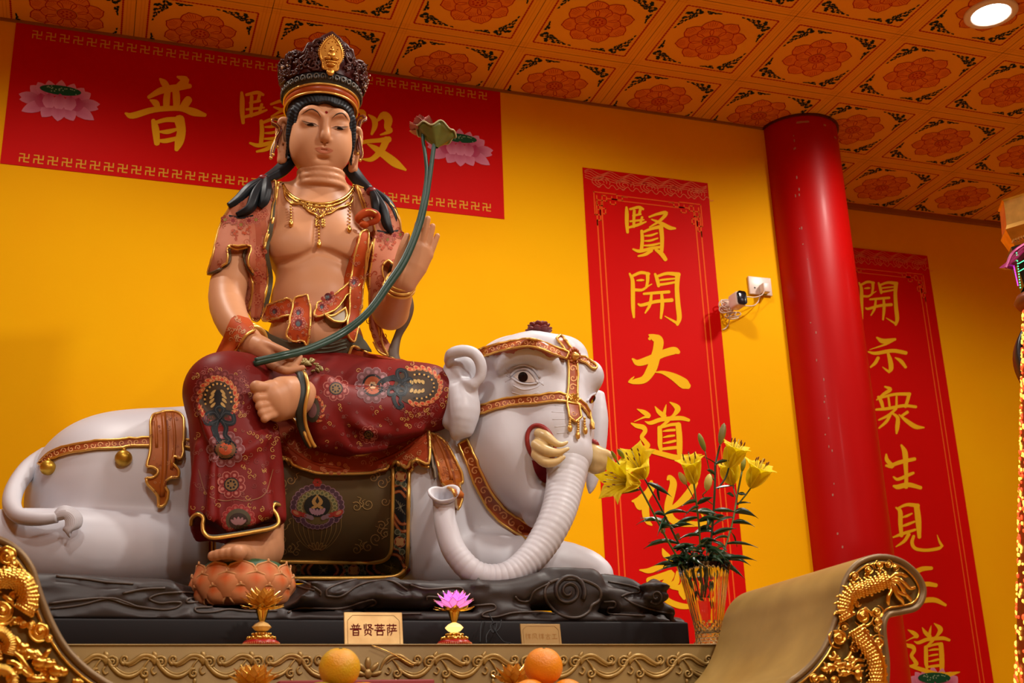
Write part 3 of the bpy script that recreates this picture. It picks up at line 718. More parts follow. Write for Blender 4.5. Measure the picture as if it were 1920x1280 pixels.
# ================================================================== BLACK PLINTH, CLOUD BASE
m_ledge_dark = mat('black_plinth', (0.010, 0.008, 0.009), 0.55, 0, 0.2, 4, spec=0.2)
m_cloud = mat('dark_brown_clouds', (0.030, 0.022, 0.020), 0.5, 0, 0.25, 8, 0.03, 30)
m_cloudedge = mat('cloud_edge_highlight', (0.085, 0.064, 0.052), 0.45, 0, 0.2, 14)  # lighter tone paints the highlight along the cloud edges
YPF = 3.38                                  # plinth front
ZL = W(700, 1207, 3.12)[2]                  # top of the altar ledge
ZP = W(700, 1162, YPF)[2]
xr = W(1291, 1165, YPF)[0]
mb = MB(); mb.add(*bbox_bevel((-0.62, YPF, ZL+.0005), (xr, 4.75, ZP), .006)); tag(mb.build('plinth', m_ledge_dark), 'long low black plinth under the carved cloud base', 'plinth')
cf = Field((-0.66, YPF-.02, ZP-.01), (xr+.03, 4.75, ZP+.16), .0085)
rs = random.Random(4)
cf.cone((-.45, 4.05, ZP), (1.5, 4.05, ZP), .001, .001)
for k in range(64):
    px = -60+k*19.5; top = 1090 if px < 1120 else 1090+(px-1120)*.46; Y0 = 3.50+rs.uniform(-.02, .03)
    c = W(px, top+27, Y0); c[2] = max(ZP+.018, c[2]); cf.ell(c, (rs.uniform(.06, .11), .085, rs.uniform(.022, .034)), .03)
for k in range(9):
    cf.ell((-.45+k*.24, 4.10, ZP+.01), (.24, .54, .082), .03)
cf.cone((-.62, 3.425, ZP+.008), (xr-.06, 3.425, ZP+.008), .022, .022, .01); cf.cone((-.62, 3.50, ZP+.006), (xr-.06, 3.50, ZP+.006), .032, .032, .01)
for k in range(20): cf.ell((-.6+k*.128, 3.62, ZP+.005), (.11, .16, .035), .01)
# rolling folds on the left, scroll heads on the right
for pts in ([(60, 1095, 3.47, .03), (160, 1100, 3.45, .028), (280, 1112, 3.46, .03)], [(80, 1140, 3.43, .024), (200, 1134, 3.425, .028), (330, 1146, 3.43, .024)], [(560, 1116, 3.45, .026), (640, 1122, 3.44, .028), (720, 1114, 3.44, .034), (790, 1118, 3.45, .032)],
            [(950, 1118, 3.46, .04), (1010, 1100, 3.44, .042)], [(1130, 1088, 3.50, .022), (1180, 1100, 3.48, .026), (1215, 1128, 3.47, .024), (1255, 1148, 3.46, .020)], [(900, 1140, 3.43, .022), (980, 1148, 3.43, .022)], [(300, 1140, 3.43, .02), (520, 1148, 3.43, .018)]):
    cf.chain(pts, .02, n=3)
def disc(px, py, Y, r, th, tilt=0.0, k=.008, op='u', n=None):
    c = W(px, py, Y); 
    cf.ell(c, (r, th, r), k, op, R=rotx(tilt))
# the big spiral cloud head at the right end
disc(1066, 1108, 3.445, .080, .05); disc(1098, 1100, 3.45, .060, .05); disc(1070, 1138, 3.44, .050, .045); disc(1040, 1095, 3.45, .06, .05); disc(1092, 1128, 3.445, .052, .045)
for (px, py, r) in ((735, 1118, .066), (573, 1117, .045), (1228, 1118, .045), (897, 1118, .03)):
    c = W(px, py, 3.425); cf.ell(c, (r, r*.75, .020), .008); cf.ell(c+[0, -.0, .028], (r*1.12, r*.85, .015), .004); cf.ell(c+[0, 0, .046], (r*.35, r*.3, .009), .004)
cf.ell(W(457, 1095, 3.45), (.180, .135, .070), .02, 's')
cf.cone((-.62, 3.52, ZP+.004), (xr-.06, 3.52, ZP+.004), .012, .012); cf.half((0, 0, ZP-.0005), (0, 0, -1)); cf.half((0, YPF+.004, 0), (0, -1, 0))
EDGES = [[(95, 1141), (150, 1134), (205, 1121), (235, 1128), (260, 1137), (300, 1142)], [(92, 1131), (150, 1124), (200, 1121), (240, 1133), (300, 1142), (330, 1139), (340, 1130), (325, 1128), (300, 1130), (280, 1122), (300, 1113), (340, 1110), (368, 1112), (366, 1119), (352, 1123), (352, 1129), (375, 1128), (397, 1128), (398, 1137), (380, 1138), (366, 1140), (372, 1147), (400, 1147), (430, 1142), (470, 1146), (520, 1144)],
            [(105, 1080), (160, 1085), (200, 1091), (250, 1094)], [(230, 1112), (270, 1104), (310, 1102)], [(540, 1148), (560, 1140), (600, 1140), (640, 1140), (680, 1128), (700, 1124), (704, 1132), (690, 1138), (684, 1144), (700, 1148), (740, 1150), (790, 1150)],
            [(552, 1096), (556, 1088), (575, 1093), (600, 1108), (601, 1116)], [(552, 1096), (570, 1102), (590, 1106)], [(612, 1117), (614, 1104), (640, 1092), (668, 1086)], [(612, 1117), (640, 1117), (670, 1098), (700, 1089), (735, 1089), (764, 1106)], [(770, 1096), (800, 1104), (860, 1101), (870, 1110)],
            [(800, 1124), (803, 1118), (830, 1120)], [(880, 1136), (900, 1134), (925, 1133), (928, 1142), (908, 1148), (906, 1155), (930, 1156), (965, 1148), (1010, 1147), (1040, 1150)], [(966, 1118), (975, 1126), (992, 1126), (1000, 1110), (1015, 1100), (1035, 1092)], [(1132, 1128), (1152, 1128), (1152, 1138), (1140, 1140), (1142, 1150), (1170, 1152), (1210, 1154)], [(1165, 1118), (1180, 1112), (1198, 1110), (1196, 1102), (1170, 1095), (1140, 1090)], [(1170, 1120), (1190, 1132), (1230, 1145), (1262, 1150)]]
_c = cf.mb(1); _s = Surf(_c)
for pts in EDGES:                           # each ribbon edge overhangs a carved step
    C_ = catmull(np.array(pts, float), 5); H_ = [_s.hit(x, y+5.5) for x, y in C_]
    for a, b in zip(H_[:-1], H_[1:]):
        if a and b and np.linalg.norm(a[0]-b[0]) < .06: cf.cone(a[0]+a[1]*.002, b[0]+b[1]*.002, .0095, .0095, .006, 's')
cl_mb = cf.mb(1); CS = Surf(cl_mb)
# rolled edges of the cloud ribbons, with highlights put into their lighter colour
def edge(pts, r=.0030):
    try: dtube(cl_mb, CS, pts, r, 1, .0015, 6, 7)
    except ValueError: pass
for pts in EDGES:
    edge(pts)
for cx_, cy_, rr0, tw0, a0_, w0 in ((1066, 1108, 31, 2.1, .5, .0085), (1230, 1118, 13, 1.3, 2.5, .005)):
    S_ = spiral(cx_, cy_, rr0, tw0, a0_, -1, 44); P_, N_ = CS.map(np.array([p[:2] for p in S_]), .001)
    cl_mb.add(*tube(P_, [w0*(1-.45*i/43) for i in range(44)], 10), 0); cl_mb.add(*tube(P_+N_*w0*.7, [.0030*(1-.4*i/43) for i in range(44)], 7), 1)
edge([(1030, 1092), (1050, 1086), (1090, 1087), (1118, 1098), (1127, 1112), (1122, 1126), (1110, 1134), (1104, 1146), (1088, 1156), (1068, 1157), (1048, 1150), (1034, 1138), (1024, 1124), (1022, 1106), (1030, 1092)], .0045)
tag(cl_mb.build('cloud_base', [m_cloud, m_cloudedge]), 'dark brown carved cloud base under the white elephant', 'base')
# ================================================================== WHITE ELEPHANT
m_eleph = mat('white_lacquer', (0.69, 0.70, 0.76), 0.42, 0, 0.10, 3.0, 0.04, 25, spec=0.3, col2=(0.62, 0.62, 0.67))
m_strap = mat('orange_red_strap', (0.42, 0.085, 0.018), 0.4, 0, 0.25, 20)
m_black = mat('black_gloss', (0.006, 0.005, 0.006), 0.08)
m_ivory = mat('cream_ivory', (0.78, 0.58, 0.26), 0.35, 0, 0.2, 9)
m_gum = mat('red_gum', (0.33, 0.03, 0.025), 0.4)
m_flower = mat('maroon_lotus', (0.17, 0.02, 0.018), 0.45)
_lo = np.array([-0.62, 3.28, EYE+.40]); _hi = np.array([1.98, 4.62, EYE+1.46])
EF = Field(_lo, _hi, 0.0115)
EF.ellp(205, 940, 4.12, (.255, .34, .275), 0)
EF.ellp(345, 930, 4.12, (.33, .36, .285), .1)
EF.ellp(520, 925, 4.12, (.40, .37, .29), .1)
EF.ellp(780, 935, 4.08, (.22, .33, .30), .1)
EF.ellp(815, 1010, 3.92, (.12, .17, .19), .06)
# hind leg folded forward, tail side
EF.chain([(-40, 1030, 3.92, .112), (40, 1028, 3.86, .117), (140, 1032, 3.80, .119), (260, 1036, 3.80, .114), (350, 1030, 3.88, .110)], .04, n=3)
EF.chain([(350, 960, 4.0, .2), (420, 1010, 3.98, .14)], .05)
# fore leg stretched forward
EF.chain([(840, 1052, 3.88, .094), (940, 1058, 3.76, .094), (1040, 1064, 3.72, .090), (1092, 1072, 3.70, .076), (1116, 1079, 3.69, .060)], .035, n=3)
for k, (tx, ty, tr) in enumerate(((1128, 1066, .018), (1136, 1075, .017), (1137, 1085, .017), (1132, 1093, .016))): EF.ellp(tx, ty, 3.67-.012*k, (tr, tr*.8, tr), .008)
EF.chain([(960, 1050, 4.2, .09), (1060, 1075, 4.2, .08)], .03)
# neck, head
EF.chain([(800, 890, 4.08, .24), (905, 830, 3.95, .21)], .08)
EF.chain([(915, 900, 3.92, .17), (940, 1000, 3.92, .13)], .06)
EF.ellp(1005, 735, 3.80, (.195, .20, .19), .05)
EF.ellp(955, 700, 3.84, (.13, .17, .12), .05)
EF.ellp(1050, 668, 3.74, (.09, .10, .065), .05)
EF.ellp(960, 850, 3.76, (.14, .16, .15), .06)
EF.ellp(930, 800, 3.80, (.10, .16, .16), .05)
EF.chain([(1028, 760, 3.70, .148), (1046, 810, 3.64, .118), (1062, 850, 3.60, .086)], .05)
EF.chain([(985, 900, 3.72, .10), (1010, 930, 3.68, .075), (1004, 962, 3.70, .045)], .05)
# brow ridges, cheek bone, far brow
EF.chain([(936, 694, 3.665, .014), (958, 668, 3.62, .031), (995, 657, 3.585, .044), (1028, 674, 3.57, .036), (1044, 696, 3.57, .018)], .016, n=2)
EF.ellp(1103, 706, 3.66, (.052, .062, .058), .025)
EF.chain([(925, 665, 3.70, .03), (1000, 640, 3.68, .03), (1060, 655, 3.62, .03)], .06)
EF.ellp(985, 722, 3.62, (.055, .03, .032), .03)
EF.ellp(984, 707, 3.575, (.030, .022, .016), .02, 's')
# mouth slit below the tusk
EF.ellp(1024, 893, 3.59, (.028, .05, .030), .02, 's')
# far shoulder
EF.ellp(900, 960, 4.25, (.2, .2, .25), .08)
EF.half((0, 0, EYE+.445), (0, 0, -1))
EV, EFc = EF.mesh(2)
el_mb = MB(); el_mb.add(EV, EFc, 0)
# trunk: ringed tube rising to the open tip
TR = np.array([(1062, 815, 3.64, 50), (1064, 862, 3.59, 42), (1060, 905, 3.56, 36), (1044, 967, 3.52, 32.5), (1009, 1030, 3.50, 29.5), (966, 1071, 3.49, 26.5), (925, 1082, 3.49, 24.5), (886, 1071, 3.49, 24), (853, 1034, 3.505, 23), (837, 990, 3.52, 21.5), (833, 962, 3.53, 20.5), (832, 945, 3.53, 20.5), (832, 933, 3.512, 21.5)], float)
Tc = catmull(TR, 30); Tw = np.array([(*W(p[0], p[1], p[2]), p[3]*mpp(p[0], p[1], p[2])) for p in Tc])
ds = np.r_[0, np.cumsum(np.linalg.norm(np.diff(Tw[:, :3], axis=0), axis=1))]
rr_ = random.Random(2); rad = Tw[:, 3].copy(); ph = np.zeros(len(ds))
ph = ds/.0185*2*PI+1.6*np.sin(ds*23)+.8*np.sin(ds*57)
amp = np.clip((ds-.08)/.12, 0, 1)*np.clip((ds[-1]-.16-ds)/.1, .0, 1)
rad += .0024*amp*(np.abs(np.sin(ph/2))**.5-.8)
tv, tf = tube(Tw[:, :3], rad, 40, caps=False)
el_mb.add(tv, tf, 0)
# two lipped trunk tip with a hollow
tip = Tw[-1, :3]; dirt = Tw[-1, :3]-Tw[-4, :3]; dirt /= np.linalg.norm(dirt)
ax = np.array([1, 0, 0.0]); ax -= (ax@dirt)*dirt; ax /= np.linalg.norm(ax); ay = np.cross(dirt, ax)
V = []; seg = 40; rings = [(.98, -.002), (1.10, .008), (1.26, .016), (1.30, .021), (1.20, .025), (1.02, .020), (.80, .006), (.60, -.014), (.30, -.030)]
r0_ = rad[-1]
for i_, (fr, hh) in enumerate(rings):
    for k in range(seg):
        a = 2*PI*k/seg; q_ = min(1, max(0, i_/2)); w = 1+.08*math.cos(2*a)*q_-.20*math.exp(-((a-1.55)/.40)**2)*q_-.12*math.exp(-((a-4.7)/.4)**2)*q_; lift = .006*math.cos(2*a)*q_
        V.append(tip+(ax*math.cos(a)*1.02+ay*math.sin(a)*.92)*r0_*fr*w+dirt*(hh+lift))
F = [[i*seg+k, i*seg+(k+1) % seg, (i+1)*seg+(k+1) % seg, (i+1)*seg+k] for i in range(len(rings)-1) for k in range(seg)]+[[(len(rings)-1)*seg+k for k in range(seg)]]
el_mb.add(V, F, 0)
ES = Surf(el_mb); _b = MB(); _b.add(EV, EFc); ESB = Surf(_b)
eleph = thing('elephant_statue', W(520, 1090, 4.1)*[1, 1, 0]+[0, 0, EYE+.475], 'large white kneeling elephant statue with gold-edged harness and raised trunk', 'elephant')
# mouth lining and wrinkles painted on the body
V2_, F2_, _l = poly_fill(catmull(np.array([(997, 862), (1012, 868), (1030, 884), (1040, 900), (1030, 908), (1014, 900), (1003, 884), (997, 862)], float), 4)[:-1], 5); decal(el_mb, ESB, V2_, F2_, .004, 1, (.20, .012, .02))
for pts in ([(1040, 760), (1060, 762)], [(1034, 772), (1062, 774)], [(1036, 786), (1062, 785)], [(1040, 800), (1064, 798)], [(1044, 812), (1066, 811)]):
    dtube(el_mb, ES, [(*p, 1.0) for p in pts], 0, 0, -.0008)
for pts in ([(946, 700), (955, 707), (962, 708)], [(948, 716), (956, 711), (963, 709)], [(962, 722), (980, 730), (1004, 727), (1018, 716)], [(968, 718), (985, 724), (1003, 721)], [(945, 690), (958, 702)], [(1010, 715), (1020, 722)], [(960, 735), (985, 741), (1010, 735)]):
    dtube(el_mb, ES, [(*p, 1.2) for p in pts], 0, 0, -.0006)
el_body = el_mb.build('body', [m_eleph, PAINT], eleph)
# eyes
m_eyew = mat('eye_white', (.70, .62, .56), .2); m_lid = m_eleph
def lens(mb, surf, pts, off, mi=0):
    C = catmull(pts+[pts[0]], 4)[:-1]; drape(mb, surf, C, 3, off, mi, skirt=.004, smooth=1)
ey = MB(); lens(ey, ES, [(961, 705), (971, 697), (986, 696), (997, 704), (1005, 716), (992, 717), (977, 715)], .004)
eye_o = ey.build('eye', m_eyew, eleph)
ey = MB(); dblob(ey, ES, (980.5, 706.5), 9.2, 9.6, 0, None, .0150, 0, 22); ey.build('pupil', m_black, eye_o)
ey = MB()
for pts, r in (([(957, 705), (969, 694), (987, 692), (1000, 702), (1008, 718)], .0048), ([(958, 707), (975, 717.5), (993, 720), (1007, 718)], .0035), ([(962, 690), (980, 684), (998, 690), (1012, 708)], .0035)):
    dtube(ey, ES, pts, r, 0, .003)
ey.build('eyelid', m_eleph, eye_o)
ey = MB(); dblob(ey, ES, (1111, 748), 5, 8, .5, None, .009, 0, 14); e2 = ey.build('eye', m_black, eleph)
ey = MB(); dtube(ey, ES, [(1101, 752), (1108, 742), (1117, 737)], .0035, 0, .003); ey.build('eyelid', m_eleph, e2)
# ears
ea = Field(W(820, 850, 3.62)-[.05, .14, .03], W(925, 640, 3.62)+[.1, .16, .05], .0055)
for pts in ([(840, 676, 3.70, .014), (846, 664, 3.67, .019), (866, 658, 3.645, .021), (889, 664, 3.63, .021), (901, 684, 3.63, .020), (900, 706, 3.64, .018), (888, 722, 3.65, .015)],
            [(868, 700, 3.68, .016), (876, 715, 3.665, .018), (884, 722, 3.66, .014)],
            [(860, 735, 3.70, .036), (866, 770, 3.68, .043), (862, 800, 3.69, .034), (856, 815, 3.70, .02)], [(884, 730, 3.68, .02), (888, 770, 3.68, .022), (878, 808, 3.69, .018)], [(842, 690, 3.73, .02), (850, 740, 3.72, .03), (846, 790, 3.72, .03)]):
    ea.chain(pts, .018, n=3)
ea.ellp(872, 695, 3.70, (.045, .022, .06), .015); ea.ellp(875, 690, 3.655, (.026, .03, .036), .012, 's')
ear_mb = ea.mb(2); ear_mb.build('ear', m_eleph, eleph); EARS = ear_mb
ea = Field(W(1095, 940, 3.95)-[.06, .14, .03], W(1140, 725, 3.95)+[.08, .16, .05], .006)
ea.chain([(1127, 740, 3.93, .014), (1124, 790, 3.93, .030), (1118, 850, 3.93, .032), (1110, 900, 3.93, .022), (1106, 922, 3.93, .008)], .02, n=3)
ea.chain([(1100, 730, 3.98, .04), (1116, 790, 3.96, .035), (1108, 850, 3.97, .03)], .03, n=2)
ea.mb(2).build('ear', m_eleph, eleph)
# three-pronged tusks
def tusk(root, Yr, prongs, name='tusk', ring=(24, 36, .35)):
    t = Field(W(root[0], root[1], Yr)-[.14, .18, .14], W(root[0], root[1], Yr)+[.14, .12, .14], .0034)
    t.ellp(root[0]+2, root[1]+2, Yr+.004, (.032, .052, .044), .0)
    for P_ in prongs: t.chain(P_, .0035, n=3)
    o = t.mb(2).build(name, m_ivory, eleph)
    g = MB(); C = [(root[0]+ring[0]*math.cos(a)*math.cos(ring[2])+ring[1]*math.sin(a)*math.sin(ring[2]), root[1]-6-ring[0]*math.cos(a)*math.sin(ring[2])+ring[1]*math.sin(a)*math.cos(ring[2])) for a in np.linspace(0, 2*PI, 14)[:-1]]
    Pp, Nn_ = ES.map(np.array(C), .001); g.add(*ctube(Pp, .0075, 4, 8, closed=True)); g.build('gum_ring', m_gum, o)
def off(px, py, d):
    h = ES.hit(px, py); return h[0][1]-d if h else 3.55
YT = off(1015, 838, .012)
tusk((1014, 838), YT, [[(1010, 812, YT-.005, .016), (1024, 818, YT-.040, .0165), (1042, 831, YT-.065, .0115), (1054, 833, YT-.075, .0080), (1063, 829, YT-.078, .0055)],
                       [(1006, 834, YT-.02, .019), (1024, 845, YT-.055, .0175), (1046, 848, YT-.072, .0120), (1065, 841, YT-.082, .0060)],
                       [(1006, 852, YT-.012, .018), (1022, 866, YT-.045, .0165), (1041, 866, YT-.062, .0125), (1057, 857, YT-.074, .0070)]])
Y2 = 3.60
t2_ = Field(W(1120, 855, Y2)-[.10, .14, .12], W(1135, 855, Y2)+[.12, .12, .12], .0045)
for P_ in ([(1108, 838, Y2, .022), (1122, 848, Y2-.03, .020), (1138, 850, Y2-.05, .013), (1146, 853, Y2-.06, .008)], [(1108, 855, Y2, .026), (1122, 862, Y2-.03, .022), (1140, 862, Y2-.045, .013), (1150, 866, Y2-.05, .007)], [(1108, 872, Y2, .024), (1122, 878, Y2-.02, .020), (1136, 870, Y2-.04, .012)]): t2_.chain(P_, .012, n=3)
tk = t2_.mb(2).build('tusk', m_ivory, eleph)
g = MB(); g.add(*ctube([W(1111, 826, Y2-.02), W(1118, 830, Y2-.03), W(1121, 840, Y2-.02)], .007, 4, 8)); g.build('gum_ring', m_gum, tk)
# tail with tuft
tl = MB(); TP = [(86, 852, 4.12, .026), (56, 876, 4.02, .029), (30, 912, 3.90, .028), (22, 945, 3.80, .026), (36, 967, 3.715, .022), (70, 973, 3.67, .019), (108, 970, 3.655, .015)]
tl.add(*ctube([W(*p[:3]) for p in TP], [p[3] for p in TP], 8, 16))
tail = tl.build('tail', m_eleph, eleph)
tf_ = MB()
for k in range(10):
    q = (k-4.5)*1.1
    P_ = [(100, 970+q*.8), (113-q*.3, 962+q*2.0), (128-q*1.3, 962+q*1.6), (138-q*2.4, 972+q*.8), (137-q*2.4, 986+q*.2), (128-q*1.5, 998-abs(q)*1.2), (131-q*.6, 1008-abs(q)*2.2)]
    tf_.add(*ctube([W(x, y, 3.650-.014*math.sin(i/6*PI)+.002*q*q/6) for i, (x, y) in enumerate(P_)], [.005, .0062, .0066, .0064, .006, .0048, .002], 4, 7))
tf_.build('tail_tuft', m_eleph, tail)
# ---- harness straps
def offset_poly(line, hw):
    C = catmull(np.asarray(line, float), 5); T = np.gradient(C[:, :2], axis=0); T /= np.linalg.norm(T, axis=1)[:, None]
    N_ = np.stack([-T[:, 1], T[:, 0]], 1); h = np.full(len(C), hw, float) if np.isscalar(hw) else np.interp(np.linspace(0, 1, len(C)), np.linspace(0, 1, len(hw)), hw)
    return C, np.vstack([C+N_*h[:, None], (C-N_*h[:, None])[::-1]])
def strap(name, line, hw, parent, surf=ES, off_=.007, trim=.0042, curls=True, step=6, m=None):
    mb = MB(); C, poly = offset_poly(line, hw); drape(mb, surf, poly, step, off_, 0, .016, trim, 1, 2)
    if curls:
        h = hw if np.isscalar(hw) else np.mean(hw); L_ = np.r_[0, np.cumsum(np.linalg.norm(np.diff(C, axis=0), axis=1))]; k = 0; d = h*1.6
        S2 = Surf(mb)
        while d < L_[-1]-h:
            x = np.interp(d, L_, C[:, 0]); y = np.interp(d, L_, C[:, 1]); sp = spiral(x, y, h*.62, 1.1, rnd(0, 6), 1 if k % 2 else -1, 9, h*.20)
            dstroke(mb, S2, sp, (.78, .40, .16), .0022, 2, 2); d += h*1.5; k += 1
    return mb.build(name, [m or m_strap, GOLDP, PAINT], parent)
random.seed(11)
strap('brow_band', [(898, 663), (930, 653), (968, 645), (1000, 643), (1035, 655), (1066, 666)], 8.5, eleph, ES, .020, step=4)
strap('brow_band', [(1080, 668), (1100, 676), (1119, 691)], 7, eleph)
strap('crown_band', [(1046, 630), (1060, 646), (1070, 662)], 8, eleph, curls=False)
strap('face_band', [(1072, 672), (1075, 700), (1073, 735), (1072, 748)], [11, 11, 12, 13], eleph)
strap('nose_band', [(888, 772), (920, 762), (960, 752), (1005, 748), (1045, 744), (1066, 747)], 10, eleph)
strap('nose_band', [(1082, 750), (1098, 764), (1108, 786), (1113, 806)], [7, 6, 4, 3], eleph, curls=False)
strap('saddle_band', [(72, 872), (100, 851), (150, 838), (210, 832), (280, 828), (366, 832)], [6, 9, 10, 10, 10, 10], eleph)
strap('breast_band', [(866, 826), (882, 858), (898, 900), (922, 944), (958, 978), (1004, 1004)], [12, 12, 13, 14, 15, 15], eleph, ESB)
# rosette, boss, pendant with tassels
def boss(name, px, py, r, surf=ES, petals=12, m=None):
    h = surf.hit(px, py); c, n = h[0], h[1]; q = Vector(n).to_track_quat('Z', 'Y').to_matrix(); R_ = np.array(q)
    mb = MB(); V, F = lathe([(r, -.012), (r*1.02, .004), (r*.8, .012), (r*.62, .009), (r*.45, .012), (0.0001, .013)], (0, 0, 0), 36, wob=lambda a: 1+.06*abs(math.cos(petals/2*a)))
    mb.add(V @ R_.T+c, F, 0); V, F = lathe([(r*.44, .010), (r*.46, .018), (r*.3, .022), (r*.2, .030), (.0001, .036)], (0, 0, 0), 24); mb.add(V @ R_.T+c, F, 1)
    for k in range(petals):
        a = 2*PI*k/petals; V, F = ball((r*.74*math.cos(a), r*.74*math.sin(a), .010), (r*.2, r*.2, .006), 8, 6); mb.add(V @ R_.T+c, F, 0)
    return mb.build(name, [m or m_strap, GOLDP], eleph), c, n
boss('rosette', 1073, 668, .030)
boss('nose_boss', 1073, 748, .017, petals=8, m=GOLDP)
pd = MB(); drape(pd, ES, [(1062, 752), (1086, 756), (1091, 782), (1079, 792), (1066, 783)], 5, .010, 0, .02, .0042, 1, 1)
S2 = Surf(pd); dstroke(pd, S2, spiral(1076, 775, 6, 1.2, 0, 1, 10, 1.6), (.78, .4, .16), .002, 2)
pend = pd.build('pendant', [m_strap, GOLDP, PAINT], eleph)
def beads(name, x, y0, y1, parent, surf, r=.0048, drop=.010, n=5, lean=0):
    mb = MB()
    for k in range(n):
        t = k/(n-1); h = surf.hit(x+lean*t, y0+(y1-y0)*t*.72); mb.add(*ball(h[0]+h[1]*.010, r, 8, 6))
    h = surf.hit(x+lean, y1-3); mb.add(*ball(h[0]+h[1]*.012, (drop*.8, drop*.8, drop*1.25), 10, 8)); mb.add(*ball(h[0]+h[1]*.012+[0, 0, drop*1.3], drop*.5, 8, 6))
    return mb.build(name, GOLDP, parent)
beads('tassel', 1067, 784, 807, pend, ES); beads('tassel', 1081, 792, 823, pend, ES, n=6); beads('tassel', 1092, 786, 812, pend, ES)
# bells under the saddle band
for px, py, r in ((96, 879, .0235), (232, 862, .0255)):
    h = ES.hit(px, py); mb = MB(); c = h[0]+h[1]*.012
    mb.add(*ball(c, (r, r, r*.96), 22, 14)); mb.add(*ball(c+[0, 0, r*1.0], r*.26, 10, 6)); mb.build('bell', mat('dull_gold', (.55, .33, .035), .38, .75), eleph)
# lotus on the crown of the head
c = W(1011, 626, 3.70); mb = MB()
for ring, (n_, r, tilt, ln) in enumerate(((9, .014, 1.05, .046), (8, .012, .65, .048), (6, .008, .3, .044))):
    for k in range(n_):
        a = 2*PI*(k+.5*ring)/n_; R_ = rotz(a) @ roty(tilt)
        V, F = ball((0, 0, ln*.5), (.0075, .0165, ln*.56), 10, 8); V[:, 0] += 6*(V[:, 2]-ln*.5)**2; mb.add((V+[r*.4, 0, 0]) @ R_.T+c, F)
mb.add(*lathe([(.018, -.02), (.022, 0), (.01, .01)], c, 16)); mb.build('lotus_ornament', m_flower, eleph)
# ================================================================== BODHISATTVA STATUE
m_skin = mat('painted_skin', (0.62, 0.30, 0.15), 0.44, 0, 0.08, 4, spec=0.25)
m_hair = mat('blue_black_hair', (0.008, 0.012, 0.016), 0.46, spec=.3)
m_trous = mat('dark_red_silk', (0.205, 0.0100, 0.0065), 0.5, 0, 0.25, 5, col2=(0.15, 0.007, 0.006), spec=0.2)
m_peach = mat('peach_robe', (0.56, 0.22, 0.13), 0.6, 0, 0.3, 9, col2=(0.50, 0.165, 0.085), spec=.15)
m_orange = mat('orange_brocade', (0.50, 0.085, 0.012), 0.6, 0, 0.3, 14, col2=(0.40, 0.045, 0.010), spec=.15)
m_skirt = mat('orange_red_skirt', (0.36, 0.047, 0.010), 0.65, 0, 0.2, 6, spec=.12)
m_green = mat('grey_green_sash', (0.105, 0.110, 0.075), 0.45, 0, 0.2, 6)
m_lining = mat('dark_green_lining', (0.030, 0.036, 0.028), 0.5)
m_crown = mat('carved_dark_red', (0.055, 0.006, 0.005), 0.45, 0, 0.3, 18, spec=.3)
m_crown2 = mat('carved_ridge', (0.070, 0.017, 0.011), 0.42, 0, 0.3, 18, spec=.35)
m_ribbon = mat('brown_ribbon', (0.16, 0.028, 0.010), 0.35)
RED1 = (.34, .018, .012); PK = (.42, .13, .10); GLD = (.60, .34, .09); BLK = (.012, .010, .010); OR = (.62, .13, .03); BLU = (.055, .075, .085); YEL = (.50, .32, .10); PUR = (.20, .09, .12); GRN = (.10, .13, .07); CRM = (.62, .42, .24)
statue = thing('bodhisattva_statue', W(520, 830, 4.0), 'seated golden-skinned statue in red brocade with tall crown, riding the elephant', 'statue')
# ------------------------------------------------------------------ body below the head
BF = Field(W(370, 720, 3.5)*[1, 0, 1]+[-.03, 3.42, -.02], W(850, 300, 4.2)*[1, 0, 1]+[0, 4.28, .05], .0055)
BF.ellp(592, 455, 4.03, (.185, .125, .18), 0)
BF.ellp(548, 462, 3.955, (.088, .058, .070), .05); BF.ellp(655, 468, 3.955, (.088, .058, .070), .05)
BF.ellp(592, 570, 4.02, (.155, .125, .15), .06); BF.ellp(592, 640, 4.01, (.165, .135, .10), .06)
BF.ellp(470, 408, 4.04, (.075, .085, .07), .05); BF.ellp(712, 422, 4.04, (.072, .085, .07), .05)
BF.chain([(602, 290, 4.0, .072), (602, 345, 4.02, .082), (602, 385, 4.05, .10)], .05)
BF.chain([(530, 372, 4.06, .06), (670, 382, 4.06, .06)], .05)
for (x0, y0, x1, y1) in ((552, 352, 655, 357), (545, 340, 655, 345)): pass
# right arm resting in the lap
BF.chain([(468, 415, 4.04, .076), (442, 490, 4.02, .067), (425, 556, 3.97, .061), (438, 606, 3.87, .054), (472, 646, 3.73, .042)], .04, n=3)
# left arm raised
BF.chain([(706, 426, 4.04, .076), (716, 505, 4.03, .066), (731, 580, 3.99, .058)], .04, n=3)
BF.chain([(733, 586, 3.98, .060), (742, 562, 3.90, .055), (748, 540, 3.82, .046), (753, 522, 3.785, .040)], .03, n=3)
